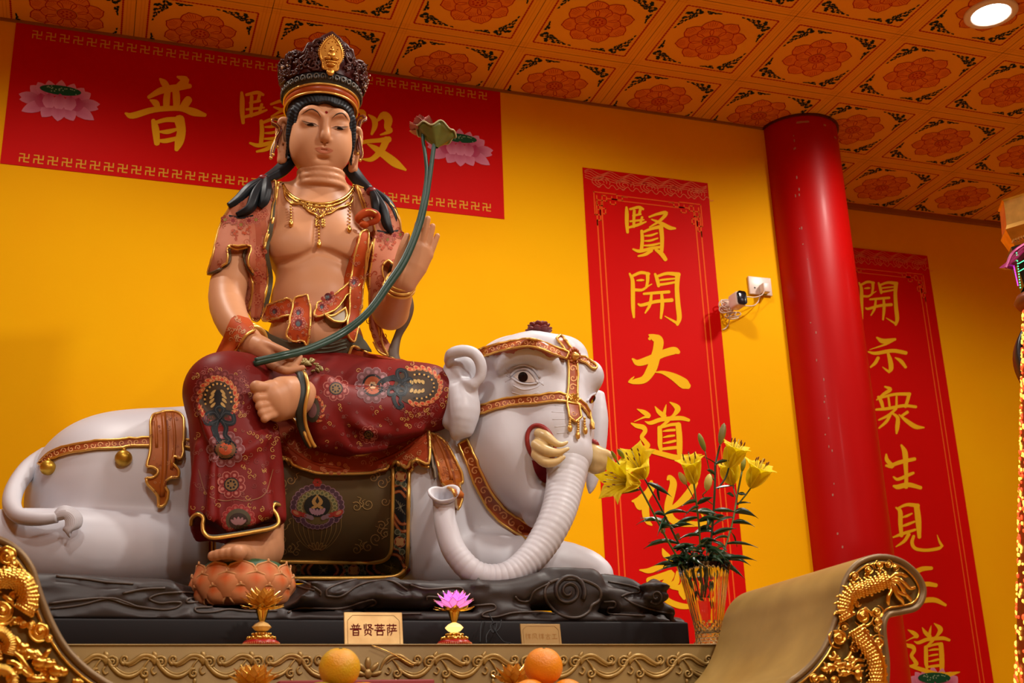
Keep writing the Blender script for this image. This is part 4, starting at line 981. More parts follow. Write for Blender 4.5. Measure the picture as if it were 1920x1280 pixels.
# left palm and fingers
LH = Field(W(735, 560, 3.7)-[.03, .06, .03], W(835, 400, 3.8)+[.03, .10, .03], .0032)
LH.chain([(751, 532, 3.805, .040), (754, 518, 3.78, .037)], .02)
for P_ in ([(752, 526, 3.79, .034), (763, 495, 3.765, .030), (777, 464, 3.745, .020)], [(755, 527, 3.79, .036), (772, 496, 3.765, .030), (788, 464, 3.742, .020)], [(758, 528, 3.79, .034), (781, 498, 3.765, .028), (798, 469, 3.745, .019)], [(760, 530, 3.79, .030), (786, 504, 3.768, .024), (803, 480, 3.75, .0150)]): LH.chain(P_, .020)
for P_ in ([(774, 470, 3.748, .0150), (780, 442, 3.722, .0125), (783, 420, 3.705, .0105)], [(786, 466, 3.742, .0150), (796, 432, 3.718, .0128), (802, 410, 3.702, .0105)], [(796, 470, 3.745, .0145), (806, 442, 3.728, .0122), (811, 424, 3.716, .0102)], [(804, 480, 3.75, .0130), (814, 456, 3.740, .0110), (820, 442, 3.732, .0092)],
           [(748, 508, 3.76, .025), (752, 478, 3.735, .0170), (757, 458, 3.722, .0135), (763, 442, 3.715, .0108)]): LH.chain(P_, .0045, n=3)
RH = Field(W(465, 700, 3.58)-[.05, .06, .03], W(580, 635, 3.75)+[.03, .10, .03], .0032)
RH.chain([(474, 647, 3.725, .041), (492, 656, 3.685, .040), (510, 667, 3.655, .031)], .03)
for P_ in ([(500, 648, 3.66, .020), (513, 651, 3.635, .0145), (528, 657, 3.615, .0130), (545, 663, 3.605, .0098)], [(506, 680, 3.645, .018), (522, 690, 3.62, .0135), (537, 695, 3.605, .0125), (552, 693, 3.600, .0112), (567, 689, 3.600, .0088)],
           [(514, 674, 3.64, .015), (533, 684, 3.620, .0125), (549, 686, 3.612, .0115), (558, 678, 3.612, .0105), (563, 669, 3.612, .0085)], [(518, 667, 3.645, .014), (534, 673, 3.635, .0115), (546, 678, 3.632, .0105), (553, 671, 3.632, .0085)], [(516, 661, 3.655, .014), (530, 665, 3.652, .0110), (541, 669, 3.650, .0090)]): RH.chain(P_, .0045, n=3)
for (y_, r_n, Yc) in ((327, .0755, 4.00), (340, .0785, 4.008), (353, .083, 4.018)):
    c_ = W(602, y_, Yc); A_ = np.linspace(-PI*.5-1.9, -PI*.5+1.9, 22); Pn = [c_+[r_n*math.cos(t), r_n*math.sin(t), .012*math.sin(t)] for t in A_]
    for p, q in zip(Pn[:-1], Pn[1:]): BF.cone(p, q, .0105, .0105, .006)
# right hand, palm up, closing on the stalk
_p = MB(); _p.add(*BF.mesh(2)); _s = Surf(_p)
for P_ in ([(520, 492), (540, 490), (565, 483), (592, 470), (618, 474), (645, 486), (672, 496)], [(596, 400), (594, 430), (592, 462)]):
    H_ = [_s.hit(*p) for p in catmull(np.array(P_, float), 4)]
    for a, b in zip(H_[:-1], H_[1:]):
        if a and b: BF.cone(a[0], b[0], .0035 if len(P_) > 3 else .002, .0035 if len(P_) > 3 else .002, .020, 's')
bv, bf = BF.mesh(2)
body = MB(); body.add(bv, bf, 0); BS = Surf(body)
for hf_ in (LH, RH): v, f = hf_.mesh(1); body.add(v, f, 0)
# left foot on the thigh, right foot on the lotus
FF_ = Field(W(470, 800, 3.53)-[.04, .16, .04], W(590, 690, 3.7)+[.03, .12, .04], .0034)
FF_.chain([(568, 736, 3.62, .040), (552, 736, 3.595, .051), (530, 738, 3.560, .052), (508, 744, 3.535, .042)], .03)
FF_.chain([(556, 752, 3.60, .046), (520, 764, 3.55, .042)], .03)
for (x0, y0, x1, y1, r) in ((508, 727, 481, 726, .0205), (508, 744, 483, 746, .0150), (508, 757, 487, 761, .0140), (510, 768, 491, 774, .0130), (512, 777, 496, 785, .0120)):
    FF_.chain([(x0, y0, 3.525, r*1.2), ((x0+x1)/2, (y0+y1)/2, 3.507, r*.85), (x1, y1, 3.500, r)], .004)
fm_ = FF_.mb(1); fm_.build('foot', m_skin, statue)
FF_ = Field(W(380, 1075, 3.6)-[.03, .30, .02], W(540, 960, 3.7)+[.03, .12, .04], .0036)
FF_.chain([(492, 985, 3.66, .062), (486, 1015, 3.62, .066), (462, 1032, 3.565, .052), (432, 1042, 3.515, .036)], .03, n=2)
FF_.chain([(500, 1035, 3.63, .045), (470, 1044, 3.56, .04)], .03)
for k, (x1, y1, r) in enumerate(((399, 1042, .0145), (408, 1040, .0155), (419, 1038, .0160), (431, 1037, .0170), (446, 1036, .0220))):
    FF_.chain([(438+5*k, 1042, 3.53-.004*k, r*1.4), (x1+6, y1-2, 3.495-.009*k, r*.9), (x1, y1, 3.478-.010*k, r)], .004)
fm_ = FF_.mb(1); fm_.build('foot', m_skin, statue)
# ------------------------------------------------------------------ head
HC = W(599, 262, 3.985); TILT = 0.36
HR = rotx(TILT) @ np.diag([1, -1, 1.0])      # local (right, out of face, up) -> world
HR = np.stack([[1, 0, 0], np.array([0, -math.cos(TILT), -math.sin(TILT)]), np.array([0, -math.sin(TILT), math.cos(TILT)])], 1)
def hw(p): return HC+HR @ np.array(p, float)
class HField(Field):
    pass
def hell(F_, c, r, k=0.0, op='u'): F_.ell(hw(c), r, k, op, R=HR)
def hchain(F_, P_, k=.01, op='u', n=1):
    Q = np.array([(*p[:3], p[3]) for p in P_]); Q = catmull(Q, n) if n > 1 else Q
    for a, b in zip(Q[:-1], Q[1:]): F_.cone(hw(a[:3]), hw(b[:3]), a[3], b[3], k, op)
HF = Field(HC-[.16, .19, .19], HC+[.16, .17, .21], .0032)
hell(HF, (0, -.015, .05), (.110, .122, .125)); hell(HF, (0, .020, -.010), (.1045, .094, .116), .04); hell(HF, (0, .038, -.068), (.070, .066, .062), .07)
hell(HF, (0, .064, -.110), (.036, .030, .028), .05)
for s in (-1, 1):
    hell(HF, (s*.050, .056, -.032), (.042, .042, .050), .05)
    hchain(HF, [(s*.014, .108, .058, .009), (s*.032, .106, .080, .008), (s*.056, .098, .084, .008), (s*.080, .080, .070, .007)], .025, n=2)
    hell(HF, (s*.051, .124, .046), (.036, .020, .017), .024, 's')
    hell(HF, (s*.051, .088, .044), (.036, .022, .024), .014)
    hchain(HF, [(s*.024, .103, .034, .003), (s*.050, .1115, .036, .0042), (s*.079, .094, .042, .003)], .004, n=3)
    hell(HF, (s*.0150, .111, -.014), (.0110, .013, .009), .010)
hchain(HF, [(0, .106, .060, .011), (0, .117, .030, .011), (0, .130, .002, .0120), (0, .131, -.008, .0130)], .013, n=2)
hell(HF, (0, .120, -.022), (.012, .010, .006), .006)
hell(HF, (-.0085, .122, -.0245), (.0045, .006, .0035), .003, 's'); hell(HF, (.0085, .122, -.0245), (.0045, .006, .0035), .003, 's')
hchain(HF, [(-.034, .097, -.047, .0040), (-.014, .1085, -.0445, .0058), (0, .1105, -.0465, .0056), (.014, .1085, -.0445, .0058), (.034, .097, -.047, .0040)], .007, n=3)
hchain(HF, [(-.029, .097, -.053, .0040), (0, .1065, -.0575, .0066), (.029, .097, -.053, .0040)], .007, n=3)
hchain(HF, [(-.032, .108, -.050, .0016), (-.014, .1185, -.0495, .0018), (0, .1205, -.0515, .0018), (.014, .1185, -.0495, .0018), (.032, .108, -.050, .0016)], .003, 's', n=3)
hell(HF, (0, .112, -.080), (.018, .010, .006), .018, 's')
hchain(HF, [(0, .122, -.030, .003), (0, .119, -.038, .003)], .006, 's')
# long-lobed ears
for s in (-1, 1):
    hchain(HF, [(s*.116, .010, .040, .006), (s*.126, .006, .056, .0085), (s*.143, -.002, .050, .0095), (s*.149, -.006, .015, .0095), (s*.143, -.002, -.025, .0095), (s*.133, .004, -.060, .012), (s*.129, .006, -.092, .0155), (s*.122, .010, -.075, .011), (s*.118, .012, -.030, .008)], .003, n=3)
    hell(HF, (s*.128, -.006, .010), (.016, .008, .050), .004)
    hchain(HF, [(s*.130, .004, .034, .0045), (s*.136, .002, .008, .005), (s*.130, .006, -.025, .006)], .003, n=2)
# neck creases
hv, hf = HF.mesh(1); body.add(hv, hf, 0); HSm = MB(); HSm.add(hv, hf)
class HSurf:
    """projects (x, z) in head space straight onto the face"""
    def __init__(s, mb): s.t = mb.bvh()
    def pts(s, P2, off):
        out = []
        for x, z in P2:
            p, n, i, d = s.t.ray_cast(Vector(hw((x, .3, z))), Vector(HR @ np.array([0, -1.0, 0])))
            if p is None: p, n, i, d = s.t.find_nearest(Vector(hw((x, .08, z))))
            out.append(np.array(p)+np.array(n)*off)
        return np.array(out)
HSF = HSurf(HSm)
def hstroke(mb, pts, col, off=.0012, mi=1, n=5):
    V, F = stroke2(pts, n); mb.add(HSF.pts(V, off), [q[::-1] for q in F], mi, col)
def hfill(mb, poly, col, off=.001, mi=1, step=.004):
    V, F, lp = poly_fill(poly, step); mb.add(HSF.pts(V, off), [q[::-1] for q in F], mi, col)
LIPC = (.50, .165, .085)
hfill(body, catmull([(-.034, -.0488), (-.013, -.0418), (0, -.0440), (.013, -.0418), (.034, -.0488), (.014, -.0500), (0, -.0512), (-.014, -.0500), (-.034, -.0488)], 4)[:-1], LIPC, .0009)
hfill(body, catmull([(-.032, -.0500), (0, -.0522), (.032, -.0500), (.019, -.0600), (0, -.0630), (-.019, -.0600), (-.032, -.0500)], 4)[:-1], LIPC, .0009)
for s in (-1, 1):
    hfill(body, catmull([(s*.024, .0312), (s*.040, .0350), (s*.058, .0362), (s*.078, .0412), (s*.062, .0310), (s*.046, .0285), (s*.024, .0312)], 4)[:-1], (.50, .36, .26), .0010, step=.003)
    hfill(body, [(s*.052+.0118*math.cos(a), .0325+.0034*math.sin(a)) for a in np.linspace(0, 2*PI, 15)[:-1]], (.008, .006, .006), .0016, step=.003)
    hstroke(body, [(s*.022, .0305, .0010), (s*.038, .0368, .0014), (s*.056, .0380, .0020), (s*.081, .0440, .0010)], (.010, .008, .008), .0020)
    hstroke(body, [(s*.030, .0290, .0008), (s*.050, .0268, .0012), (s*.070, .0335, .0008)], (.10, .03, .02), .0018)
    hstroke(body, [(s*.020, .064, .0008), (s*.036, .080, .0030), (s*.058, .085, .0028), (s*.084, .066, .0008)], (.012, .014, .016), .0016)
hfill(body, [(.0055*math.cos(a), .082+.0055*math.sin(a)) for a in np.linspace(0, 2*PI, 13)[:-1]], (.22, .008, .006), .0014, step=.004)
# chest line and neck folds
def crease(pts, r=.0022): 
    dtube(body, BS, pts, r, 0, -.0008)
body.build('body', [m_skin, PAINT], statue)
# ------------------------------------------------------------------ hair
HFd = Field(HC-[.17, .20, .20], HC+[.17, .17, .22], .0034)
hell(HFd, (0, -.018, .052), (.121, .133, .133)); hell(HFd, (0, -.012, .105), (.117, .128, .098), .02); hell(HFd, (0, -.005, -.03), (.1165, .085, .10), .02)
hell(HFd, (0, .155, -.012), (.111, .150, .136), .004, 's'); hell(HFd, (-.046, .155, .056), (.060, .150, .060), .004, 's'); hell(HFd, (.046, .155, .056), (.060, .150, .060), .004, 's'); hell(HFd, (0, .155, .06), (.05, .150, .0625), .004, 's')
HFd.half(hw((0, 0, -.065)), HR @ np.array([0, 0, -1.0]))
hell(HFd, (0, .0, -.16), (.2, .2, .075), .004, 's')
for s in (-1, 1): hell(HFd, (s*.144, .0, -.01), (.024, .030, .072), .004, 's'); hchain(HFd, [(s*.106, .040, .085, .012), (s*.113, .032, .045, .011), (s*.1135, .032, .0, .011), (s*.113, .030, -.045, .006), (s*.117, .024, -.080, .003)], .004, n=3)
ha = MB(); v, f = HFd.mesh(1)
L3 = (v-HC) @ HR; ang = np.arctan2(L3[:, 0], L3[:, 2]-.0); 
nrm = L3-np.array([0, -.018, .045]); nrm /= np.linalg.norm(nrm, axis=1)[:, None]
v = v+(nrm @ HR.T)*(.0008*np.sin(ang*74)*(L3[:, 1] > -.02))[:, None]
ha.add(v, f)
# locks over the shoulders
def lock(path, r, seg=9):
    C = catmull(np.array([(*W(*p), rr) for p, rr in zip(path, r)]), 7)
    V, F = tube(C[:, :3], C[:, 3], 20); k = np.tile(np.arange(20), len(C)); 
    ctr = np.repeat(C[:, :3], 20, axis=0); V = ctr+(V-ctr)*(1+.10*np.cos(k/20*2*PI*5))[:, None]; ha.add(V, F)
lock([(545, 300, 4.04), (524, 322, 4.02), (497, 336, 3.975)], [.026, .024, .014]); lock([(655, 315, 4.04), (672, 338, 4.02), (694, 356, 3.975)], [.026, .024, .014])
for P_ in ([(498, 334, 3.965), (470, 352, 3.945), (448, 374, 3.945), (428, 386, 3.95)], [(496, 336, 3.96), (480, 362, 3.925), (468, 390, 3.915), (444, 403, 3.935)], [(500, 334, 3.955), (500, 354, 3.92), (496, 376, 3.91), (487, 389, 3.915)]): lock(P_, [.010, .0175, .0165, .009])
for P_ in ([(697, 357, 3.965), (704, 378, 3.935), (706, 398, 3.93), (703, 412, 3.935)], [(700, 358, 3.96), (718, 392, 3.925), (726, 420, 3.92), (735, 437, 3.925)], [(700, 356, 3.965), (724, 378, 3.95), (738, 404, 3.945), (743, 430, 3.95)]): lock(P_, [.010, .0170, .0160, .008])
hair = ha.build('hair', m_hair, statue)
m_tie = mat('red_hair_tie', (.20, .008, .010), .4)
for P_ in ([(488, 328, 3.96), (500, 343, 3.965)], [(690, 365, 3.965), (703, 352, 3.965)]):
    mb = MB(); c_ = (W(*P_[0])+W(*P_[1]))/2; mb.add(*ball(c_, (.020, .020, .015), 14, 8)); mb.build('hair_tie', m_tie, hair)
# ------------------------------------------------------------------ crown
ZC, RX, RY, TL = .112, .122, .134, .34
def ringp(a, dr=0.0, up=0.0):
    ct, st = math.cos(TL), math.sin(TL)
    y = (RY+dr)*math.cos(a); x = (RX+dr)*math.sin(a)
    return np.array([x, -.02+y*ct-up*st*.55, ZC+y*st+up*ct])
crown = MB(); A = np.linspace(-PI, PI, 73)[:-1]
def band(mb, u0, u1, d0, d1, mi, bulge=.0):
    V = []; m = len(A)
    for a in A:
        for (d, u) in ((d0-.01, u0), (d0, u0), ((d0+d1)/2+bulge, (u0+u1)/2), (d1, u1), (d1-.01, u1)): V.append(hw(ringp(a, d, u)))
    F = [[i*5+j, ((i+1) % m)*5+j, ((i+1) % m)*5+j+1, i*5+j+1] for i in range(m) for j in range(4)]; mb.add(V, F, mi)
hb = MB(); band(hb, -.006, .022, .006, .009, 0, .002)
for u, d, r in ((-.008, .008, .0040), (.023, .011, .0042)): hb.add(*tube([hw(ringp(a, d, u)) for a in A], r, 8, closed=True), 1)
head_band = hb.build('headband', [mat('orange_band', (.36, .058, .008), .35), GOLDP], statue)
hb = MB(); band(hb, .026, .062, .012, .020, 0, .002)
for k in range(26):
    a0 = -2.2+k*.17
    P_ = [hw(ringp(a0+.07*math.cos(t)*(1-t/9), .019+.003, .045+.013*math.sin(t)*(1-t/9))) for t in np.linspace(-.6, 6.4, 14)]; hb.add(*tube(P_, .0030, 6), 1)
hb.build('scroll_band', [mat('grey_black_scroll', (.022, .022, .022), .4), mat('grey_scroll_edge', (.085, .07, .05), .4)], statue)
def crest_h(a):
    b = abs(a)
    return np.interp(b, [0, .08, .18, .24, .36, .42, .52, .60, .66, .78, .92, 1.05, 1.14, 1.30, 1.45, 1.6, 1.8, 2.2, PI], [.146, .136, .128, .118, .112, .102, .102, .080, .070, .080, .086, .080, .070, .076, .074, .062, .05, .045, .04])
AC = np.linspace(-2.3, 2.3, 161); NU = 12
def crest_p(a, t, d=0.0):
    h = crest_h(a)*t; return hw(ringp(a, .020+.16*h*(abs(a)/1.3)**1+.10*h+d, .066+h))
V = []; F = []
for s_, d in ((0, .0), (1, -.012)):
    for a in AC:
        for j in range(NU): V.append(crest_p(a, j/(NU-1), d+(.003*math.sin(a*17)*math.sin(j*1.1) if s_ == 0 else 0)))
n0 = len(AC)*NU
for i in range(len(AC)-1):
    for j in range(NU-1):
        q = [i*NU+j, (i+1)*NU+j, (i+1)*NU+j+1, i*NU+j+1]; F.append(q); F.append([x+n0 for x in q[::-1]])
    F.append([i*NU+NU-1, (i+1)*NU+NU-1, n0+(i+1)*NU+NU-1, n0+i*NU+NU-1])
crown.add(V, F, 0)
crown.add(*tube([crest_p(a, 1.0, -.006) for a in AC], .0072, 8), 1)
rs = random.Random(21)
for k in range(95):                        # carved scrollwork
    a = rs.uniform(-1.55, 1.55); t = rs.uniform(.08, .9)
    if abs(a) < .26 and t < .9: continue
    r = rs.uniform(.008, .017); h = max(crest_h(a), .05); sg = rs.choice((-1, 1)); a0 = rs.uniform(0, 6.28)
    P_ = []
    for i in range(13):
        u = i/12; q = r*(1-.85*u); th = a0+sg*u*6.6
        P_.append(crest_p(a+q*math.cos(th)/.14, min(1.0, max(.02, t+q*math.sin(th)/h)), .006))
    crown.add(*tube(P_, [.0045*(1-.5*i/12) for i in range(13)], 6), 1)
for k in range(60):
    a = rs.uniform(-1.5, 1.5)
    if abs(a) < .28: continue
    t = rs.uniform(.05, .95); crown.add(*ball(crest_p(a, t, .006), rs.uniform(.003, .006), 7, 5), 1)
cr = crown.build('crown', [m_crown, m_crown2], statue)
m_dot = mat('crown_pearl', (.60, .45, .32), .25)
for a, t, r in ((-1.22, .62, .0055), (-1.05, .5, .004), (1.30, .9, .0035), (1.34, .7, .0035), (1.36, .55, .003), (1.42, .4, .003), (1.25, .3, .0035), (1.18, .2, .004), (1.40, .2, .003)): mb = MB(); mb.add(*ball(crest_p(a, t, .010), r, 8, 6)); mb.build('pearl', m_dot, cr)
md = MB()                                   # gold mandorla with a small seated figure
def mp(x, z, d): 
    x, z = x*1.25, z*.74; return crest_p(x/.15, z/crest_h(x/.15), d)
out = catmull([(0, .168), (.016, .142), (.027, .105), (.029, .070), (.022, .036), (.018, .006), (-.018, .006), (-.022, .036), (-.029, .070), (-.027, .105), (-.016, .142), (0, .168)], 4)[:-1]
V2, F2, lp = poly_fill(out, .008); md.add([mp(x, z, .012) for x, z in V2], [q[::-1] for q in F2], 0)
md.add(*tube([mp(x, z, .010) for x, z in out], .0045, 6, closed=True), 0)
for k in range(0, len(out), 1):
    x, z = out[k]
    if z < .03: continue
    nx, nz = x, (z-.075)*.55; l = math.hypot(nx, nz)+1e-6; md.add(*tube([mp(x, z, .010), mp(x+nx/l*.004, z+nz/l*.003+.004, .011), mp(x+nx/l*.0065, z+nz/l*.005+.009, .010)], [.0034, .0024, .0006], 6), 0)
for (x, z, d, r) in ((0, .092, .020, (.008, .008, .010)), (0, .106, .019, (.005, .005, .006)), (0, .070, .020, (.013, .009, .014)), (-.009, .052, .020, (.013, .009, .006)), (.009, .052, .020, (.013, .009, .006)), (0, .036, .018, (.020, .009, .006)), (0, .022, .018, (.016, .009, .006))): md.add(*ball(mp(x, z, d), r, 12, 8), 0)
for k in range(40):
    x, z = rs.uniform(-.024, .024), rs.uniform(.02, .145)
    if abs(x) < .014 and .03 < z < .11 or (abs(x)/.028)**2+((z-.08)/.08)**2 > .85: continue
    md.add(*ball(mp(x, z, .013), rs.uniform(.0015, .0032), 6, 5), 0)
md.add(*ball(mp(0, -.013, .016), (.014, .008, .014), 16, 10), 0)
md.build('crown_medallion', mat('antique_gold', (.62, .30, .045), .36, .8), cr)
# curled ribbons behind the ears
RBN = {-1: MB(), 1: MB()}
for s, P_ in ((-1, [(540, 238, 4.0), (528, 228, 3.985), (514, 224, 3.975), (511, 231, 3.97), (520, 236, 3.97), (526, 246, 3.975), (518, 262, 3.97), (510, 280, 3.97), (508, 296, 3.965)]), (-1, [(528, 236, 3.98), (519, 255, 3.975), (517, 270, 3.97), (512, 290, 3.965)]), (-1, [(527, 240, 3.985), (522, 260, 3.98), (520, 275, 3.975)]),
              (1, [(664, 245, 4.0), (671, 222, 3.985), (679, 217, 3.975), (685, 224, 3.97), (676, 229, 3.97), (672, 250, 3.975), (675, 270, 3.97), (678, 290, 3.97), (675, 300, 3.965)]), (1, [(670, 245, 3.99), (669, 270, 3.98), (671, 288, 3.975)])):
    rb = RBN[s]; rb.add(*ctube([W(*p) for p in P_], [.008]*(len(P_)-1)+[.005], 6, 10, flat=.45), 0)
    C = catmull(np.array([W(*p) for p in P_]), 6); rb.add(*tube(C+[.004*s, -.006, .003], .0012, 6), 1); rb.add(*ball(W(*P_[-1]), .0065, 8, 6), 1)
for s in (-1, 1): RBN[s].build('ear_ribbon', [m_ribbon, GOLDP], statue)
# ------------------------------------------------------------------ trousers
TF = Field(W(340, 1010, 3.6)*[1, 0, 1]+[-.03, 3.36, -.02], W(880, 640, 4.1)*[1, 0, 1]+[.02, 4.30, .05], .0075)
TF.ellp(605, 745, 4.02, (.24, .20, .15), 0)
TF.chain([(570, 745, 3.98, .115), (505, 738, 3.84, .108), (446, 728, 3.70, .112), (420, 733, 3.655, .113)], .04, n=3)
TF.chain([(421, 738, 3.655, .112), (432, 800, 3.63, .120), (440, 870, 3.625, .124), (441, 930, 3.62, .125), (441, 985, 3.615, .128)], .04, n=2)
TF.chain([(630, 742, 3.94, .128), (720, 740, 3.86, .118), (790, 743, 3.81, .112), (806, 745, 3.80, .106)], .05, n=3)
TF.chain([(800, 756, 3.78, .092), (740, 775, 3.735, .092), (670, 775, 3.70, .088), (612, 762, 3.685, .080)], .04, n=3)
TF.chain([(606, 735, 3.665, .055), (600, 785, 3.645, .052), (604, 822, 3.655, .034)], .03, n=2)
TF.chain([(720, 800, 3.74, .05), (650, 830, 3.71, .045), (610, 815, 3.69, .045)], .05, n=2)
# hanging folds on the shin, drapery lines across the lap
for (x0, y0, x1, y1, Y, r) in ((372, 840, 368, 985, 3.555, .022), (515, 800, 520, 970, 3.60, .022), (480, 820, 500, 960, 3.53, .016), (400, 860, 395, 985, 3.50, .014)): TF.chain([(x0, y0, Y, r*.5), ((x0+x1)/2, (y0+y1)/2, Y-.01, r), (x1, y1, Y-.02, r*1.2)], .03, n=2)
TF.chain([(372, 760, 3.53, .008), (400, 830, 3.505, .012), (445, 850, 3.497, .012), (500, 820, 3.52, .010)], .03, n=3)
for P_ in ([(640, 730, 3.80, .012), (665, 790, 3.625, .012), (720, 812, 3.655, .012), (790, 805, 3.69, .01)], [(620, 800, 3.625, .012), (660, 842, 3.665, .014), (720, 838, 3.69, .012)], [(700, 700, 3.78, .01), (735, 745, 3.685, .010), (742, 790, 3.65, .010)]): TF.chain(P_, .03, n=3)
# hollow hem of the shin, cut to a curved edge
zc = W(442, 985, 3.50)
for px, py, Y in ((360, 998, 3.55), (395, 1022, 3.50), (440, 1024, 3.48), (480, 1012, 3.50), (520, 1000, 3.55), (442, 1035, 3.7), (400, 1035, 3.75), (500, 1030, 3.75)): TF.ell(W(px, py+28, Y), (.10, .14, .080), .012, 's')
tv_, tf2 = TF.mesh(2)
tr = MB(); tr.add(tv_, tf2, 0); TS = Surf(tr)
# painted brocade on the knees
def flower(surf, mb, cx, cy, rx, ry, n, col, rim, off=.0020, rot=0, mi=2, rw=1.2):
    for k in range(n):
        a = rot+2*PI*k/n; x, y = cx+rx*math.cos(a), cy+ry*math.sin(a); w = 2.1*min(rx, ry)*math.sin(PI/n)*.62+1
        dblob(mb, surf, (x, y), w*.9, w*.9, a, rim, off, mi, 9); dblob(mb, surf, (x, y), w*.9-rw, w*.9-rw, a, col, off+.0006, mi, 9)
        dblob(mb, surf, (x, y), (w*.9-rw)*.45, (w*.9-rw)*.45, a, rim, off+.0012, mi, 7)
def flames(surf, mb, cx, cy, rx, ry, a0, a1, n, mi=2, big=9):
    for k in range(n):
        a = a0+(a1-a0)*k/(n-1); x, y = cx+rx*math.cos(a), cy+ry*math.sin(a); t = a+PI/2*(1 if a1 > a0 else -1)+.5
        dblob(mb, surf, (x, y), big, big*.52, t, (.55, .22, .08), .0026, mi, 10, .5); dblob(mb, surf, (x, y), big*.72, big*.34, t, (.50, .05, .02), .0032, mi, 10, .5)
        dblob(mb, surf, (x+1.5*math.cos(t), y+1.5*math.sin(t)), big*.3, big*.16, t, (.62, .30, .10), .0038, mi, 8)
def curls(surf, mb, box_, n, cols, seed, rmin=3, rmax=6, avoid=(), w=1.0, off=.0020, mi=2):
    r_ = random.Random(seed); k = 0; tries = 0
    while k < n and tries < n*12:
        tries += 1; x = r_.uniform(box_[0], box_[2]); y = r_.uniform(box_[1], box_[3])
        if surf.hit(x, y) is None or any(((x-a)/c)**2+((y-b)/d)**2 < 1 for a, b, c, d in avoid): continue
        h = surf.hit(x, y)
        if abs(h[1] @ (ray(x, y)/np.linalg.norm(ray(x, y)))) < .35: continue
        dstroke(mb, surf, spiral(x, y, r_.uniform(rmin, rmax), r_.uniform(.8, 1.4), r_.uniform(0, 6.28), r_.choice((-1, 1)), 10, w), r_.choice(cols), off, mi, 2); k += 1
def peony(surf, mb, cx, cy, r, mi=2, cols=(PK, (.20, .015, .012), (.22, .12, .04)), n=8):
    flower(surf, mb, cx, cy, r*.82, r*.78, n, cols[1], cols[0], .0020, .3, mi, r*.07)
    dblob(mb, surf, (cx, cy), r*.62, r*.58, 0, BLK, .0036, mi, 16); dblob(mb, surf, (cx, cy), r*.52, r*.48, 0, cols[2], .0042, mi, 16)
    for k in range(7): dblob(mb, surf, (cx+r*.3*math.cos(k*.9), cy+r*.28*math.sin(k*.9)), r*.1, r*.1, 0, BLK, .0048, mi, 6)
def bow(surf, mb, cx, cy, s, vert=True, mi=2):
    T_ = (lambda x, y: (cx+x*s, cy+y*s)) if vert else (lambda x, y: (cx-y*s, cy+x*s))
    for pts in ([(0, 0), (-10, -12), (-24, -8), (-26, 6), (-14, 8), (-2, 2)], [(0, 0), (10, -12), (24, -8), (26, 6), (14, 8), (2, 2)], [(-3, 2), (-8, 18), (-4, 34), (2, 44)], [(4, 2), (12, 16), (10, 30), (18, 40), (10, 46)], [(-12, 16), (-4, 40), (8, 50), (20, 44)], [(0, -4), (-8, -18), (0, -24), (8, -18), (2, -6)]):
        dstroke(mb, surf, [(*T_(*p), 9.0*s) for p in pts], (.014, .018, .021), .0034, mi); dstroke(mb, surf, [(*T_(*p), 1.3*s) for p in pts], (.05, .065, .075), .0044, mi)
# right knee and shin medallions
curls(TS, tr, (360, 690, 470, 780), 60, [PK, GLD, (.30, .06, .05)], 1, 3, 6, [(409, 760, 40, 52)])
flower(TS, tr, 409, 745, 41, 46, 20, (.13, .012, .010), (.24, .05, .045), .0016, 0, 2, 1.2)
dblob(tr, TS, (409, 748), 36, 42, 0, (.055, .030, .014), .0022, 2, 26)
flames(TS, tr, 409, 752, 34, 42, PI*1.02, PI*.22+PI*.0-.0, 2) if False else None
flames(TS, tr, 409, 750, 35, 41, PI*.82, PI*1.46, 7, big=10); flames(TS, tr, 409, 750, 35, 41, PI*.18, -PI*.46, 7, big=10)
for k in range(26): a = PI*.9+k/25*PI*1.2; dblob(tr, TS, (409+25*math.cos(a), 748+29*math.sin(a)), 2.2, 2.2, 0, BLK if k % 2 else GLD, .0034, 2, 6)
for s in (-1, 1):
    for k in range(4): dblob(tr, TS, (409+s*(9+3*math.sin(k)), 735+k*8), 6.5, 3.4, .8*s, YEL, .0040, 2, 9, .5)
dblob(tr, TS, (409, 745), 7, 15, 0, BLK, .0038, 2, 12)
bow(TS, tr, 412, 785, 1.0)
flower(TS, tr, 423, 842, 27, 25, 10, (.20, .05, .05), (.34, .16, .17), .0020, 0, 2, 1.4); dblob(tr, TS, (423, 842), 22, 20, 0, BLK, .0030, 2, 20); dblob(tr, TS, (423, 842), 19, 17, 0, (.16, .08, .03), .0036, 2, 20); dblob(tr, TS, (423, 841), 13, 12, 0, (.42, .07, .02), .0042, 2, 16); peony(TS, tr, 423, 840, 7, 2, (CRM, RED1, (.3, .1, .03)), 6)
peony(TS, tr, 434, 908, 23)
curls(TS, tr, (362, 800, 520, 985), 90, [(.30, .10, .07), GLD, (.24, .05, .04)], 2, 3, 6, [(423, 842, 34, 34), (434, 908, 28, 28), (409, 780, 35, 60), (440, 970, 40, 30)])
for s in (-1, 1): dstroke(tr, TS, [(442+s*70, 880, 1), (442+s*55, 925, 1.6), (442+s*25, 938, 1.6), (442, 936, 1)], (.30, .13, .06), .002, 2)
# lotus sign above the hem
flower(TS, tr, 447, 975, 26, 24, 14, (.28, .02, .02), (.36, .08, .06), .0018, 0, 2, 1.2); dblob(tr, TS, (447, 975), 24, 22, 0, (.08, .065, .035), .0028, 2, 20); dblob(tr, TS, (447, 977), 18, 16, 0, (.04, .02, .015), .0034, 2, 18)
for a in (-1, -.5, 0, .5, 1): dblob(tr, TS, (447+10*math.sin(a), 982-6*math.cos(a)), 3.2, 8, a*.9, (.30, .15, .16), .0040, 2, 9)
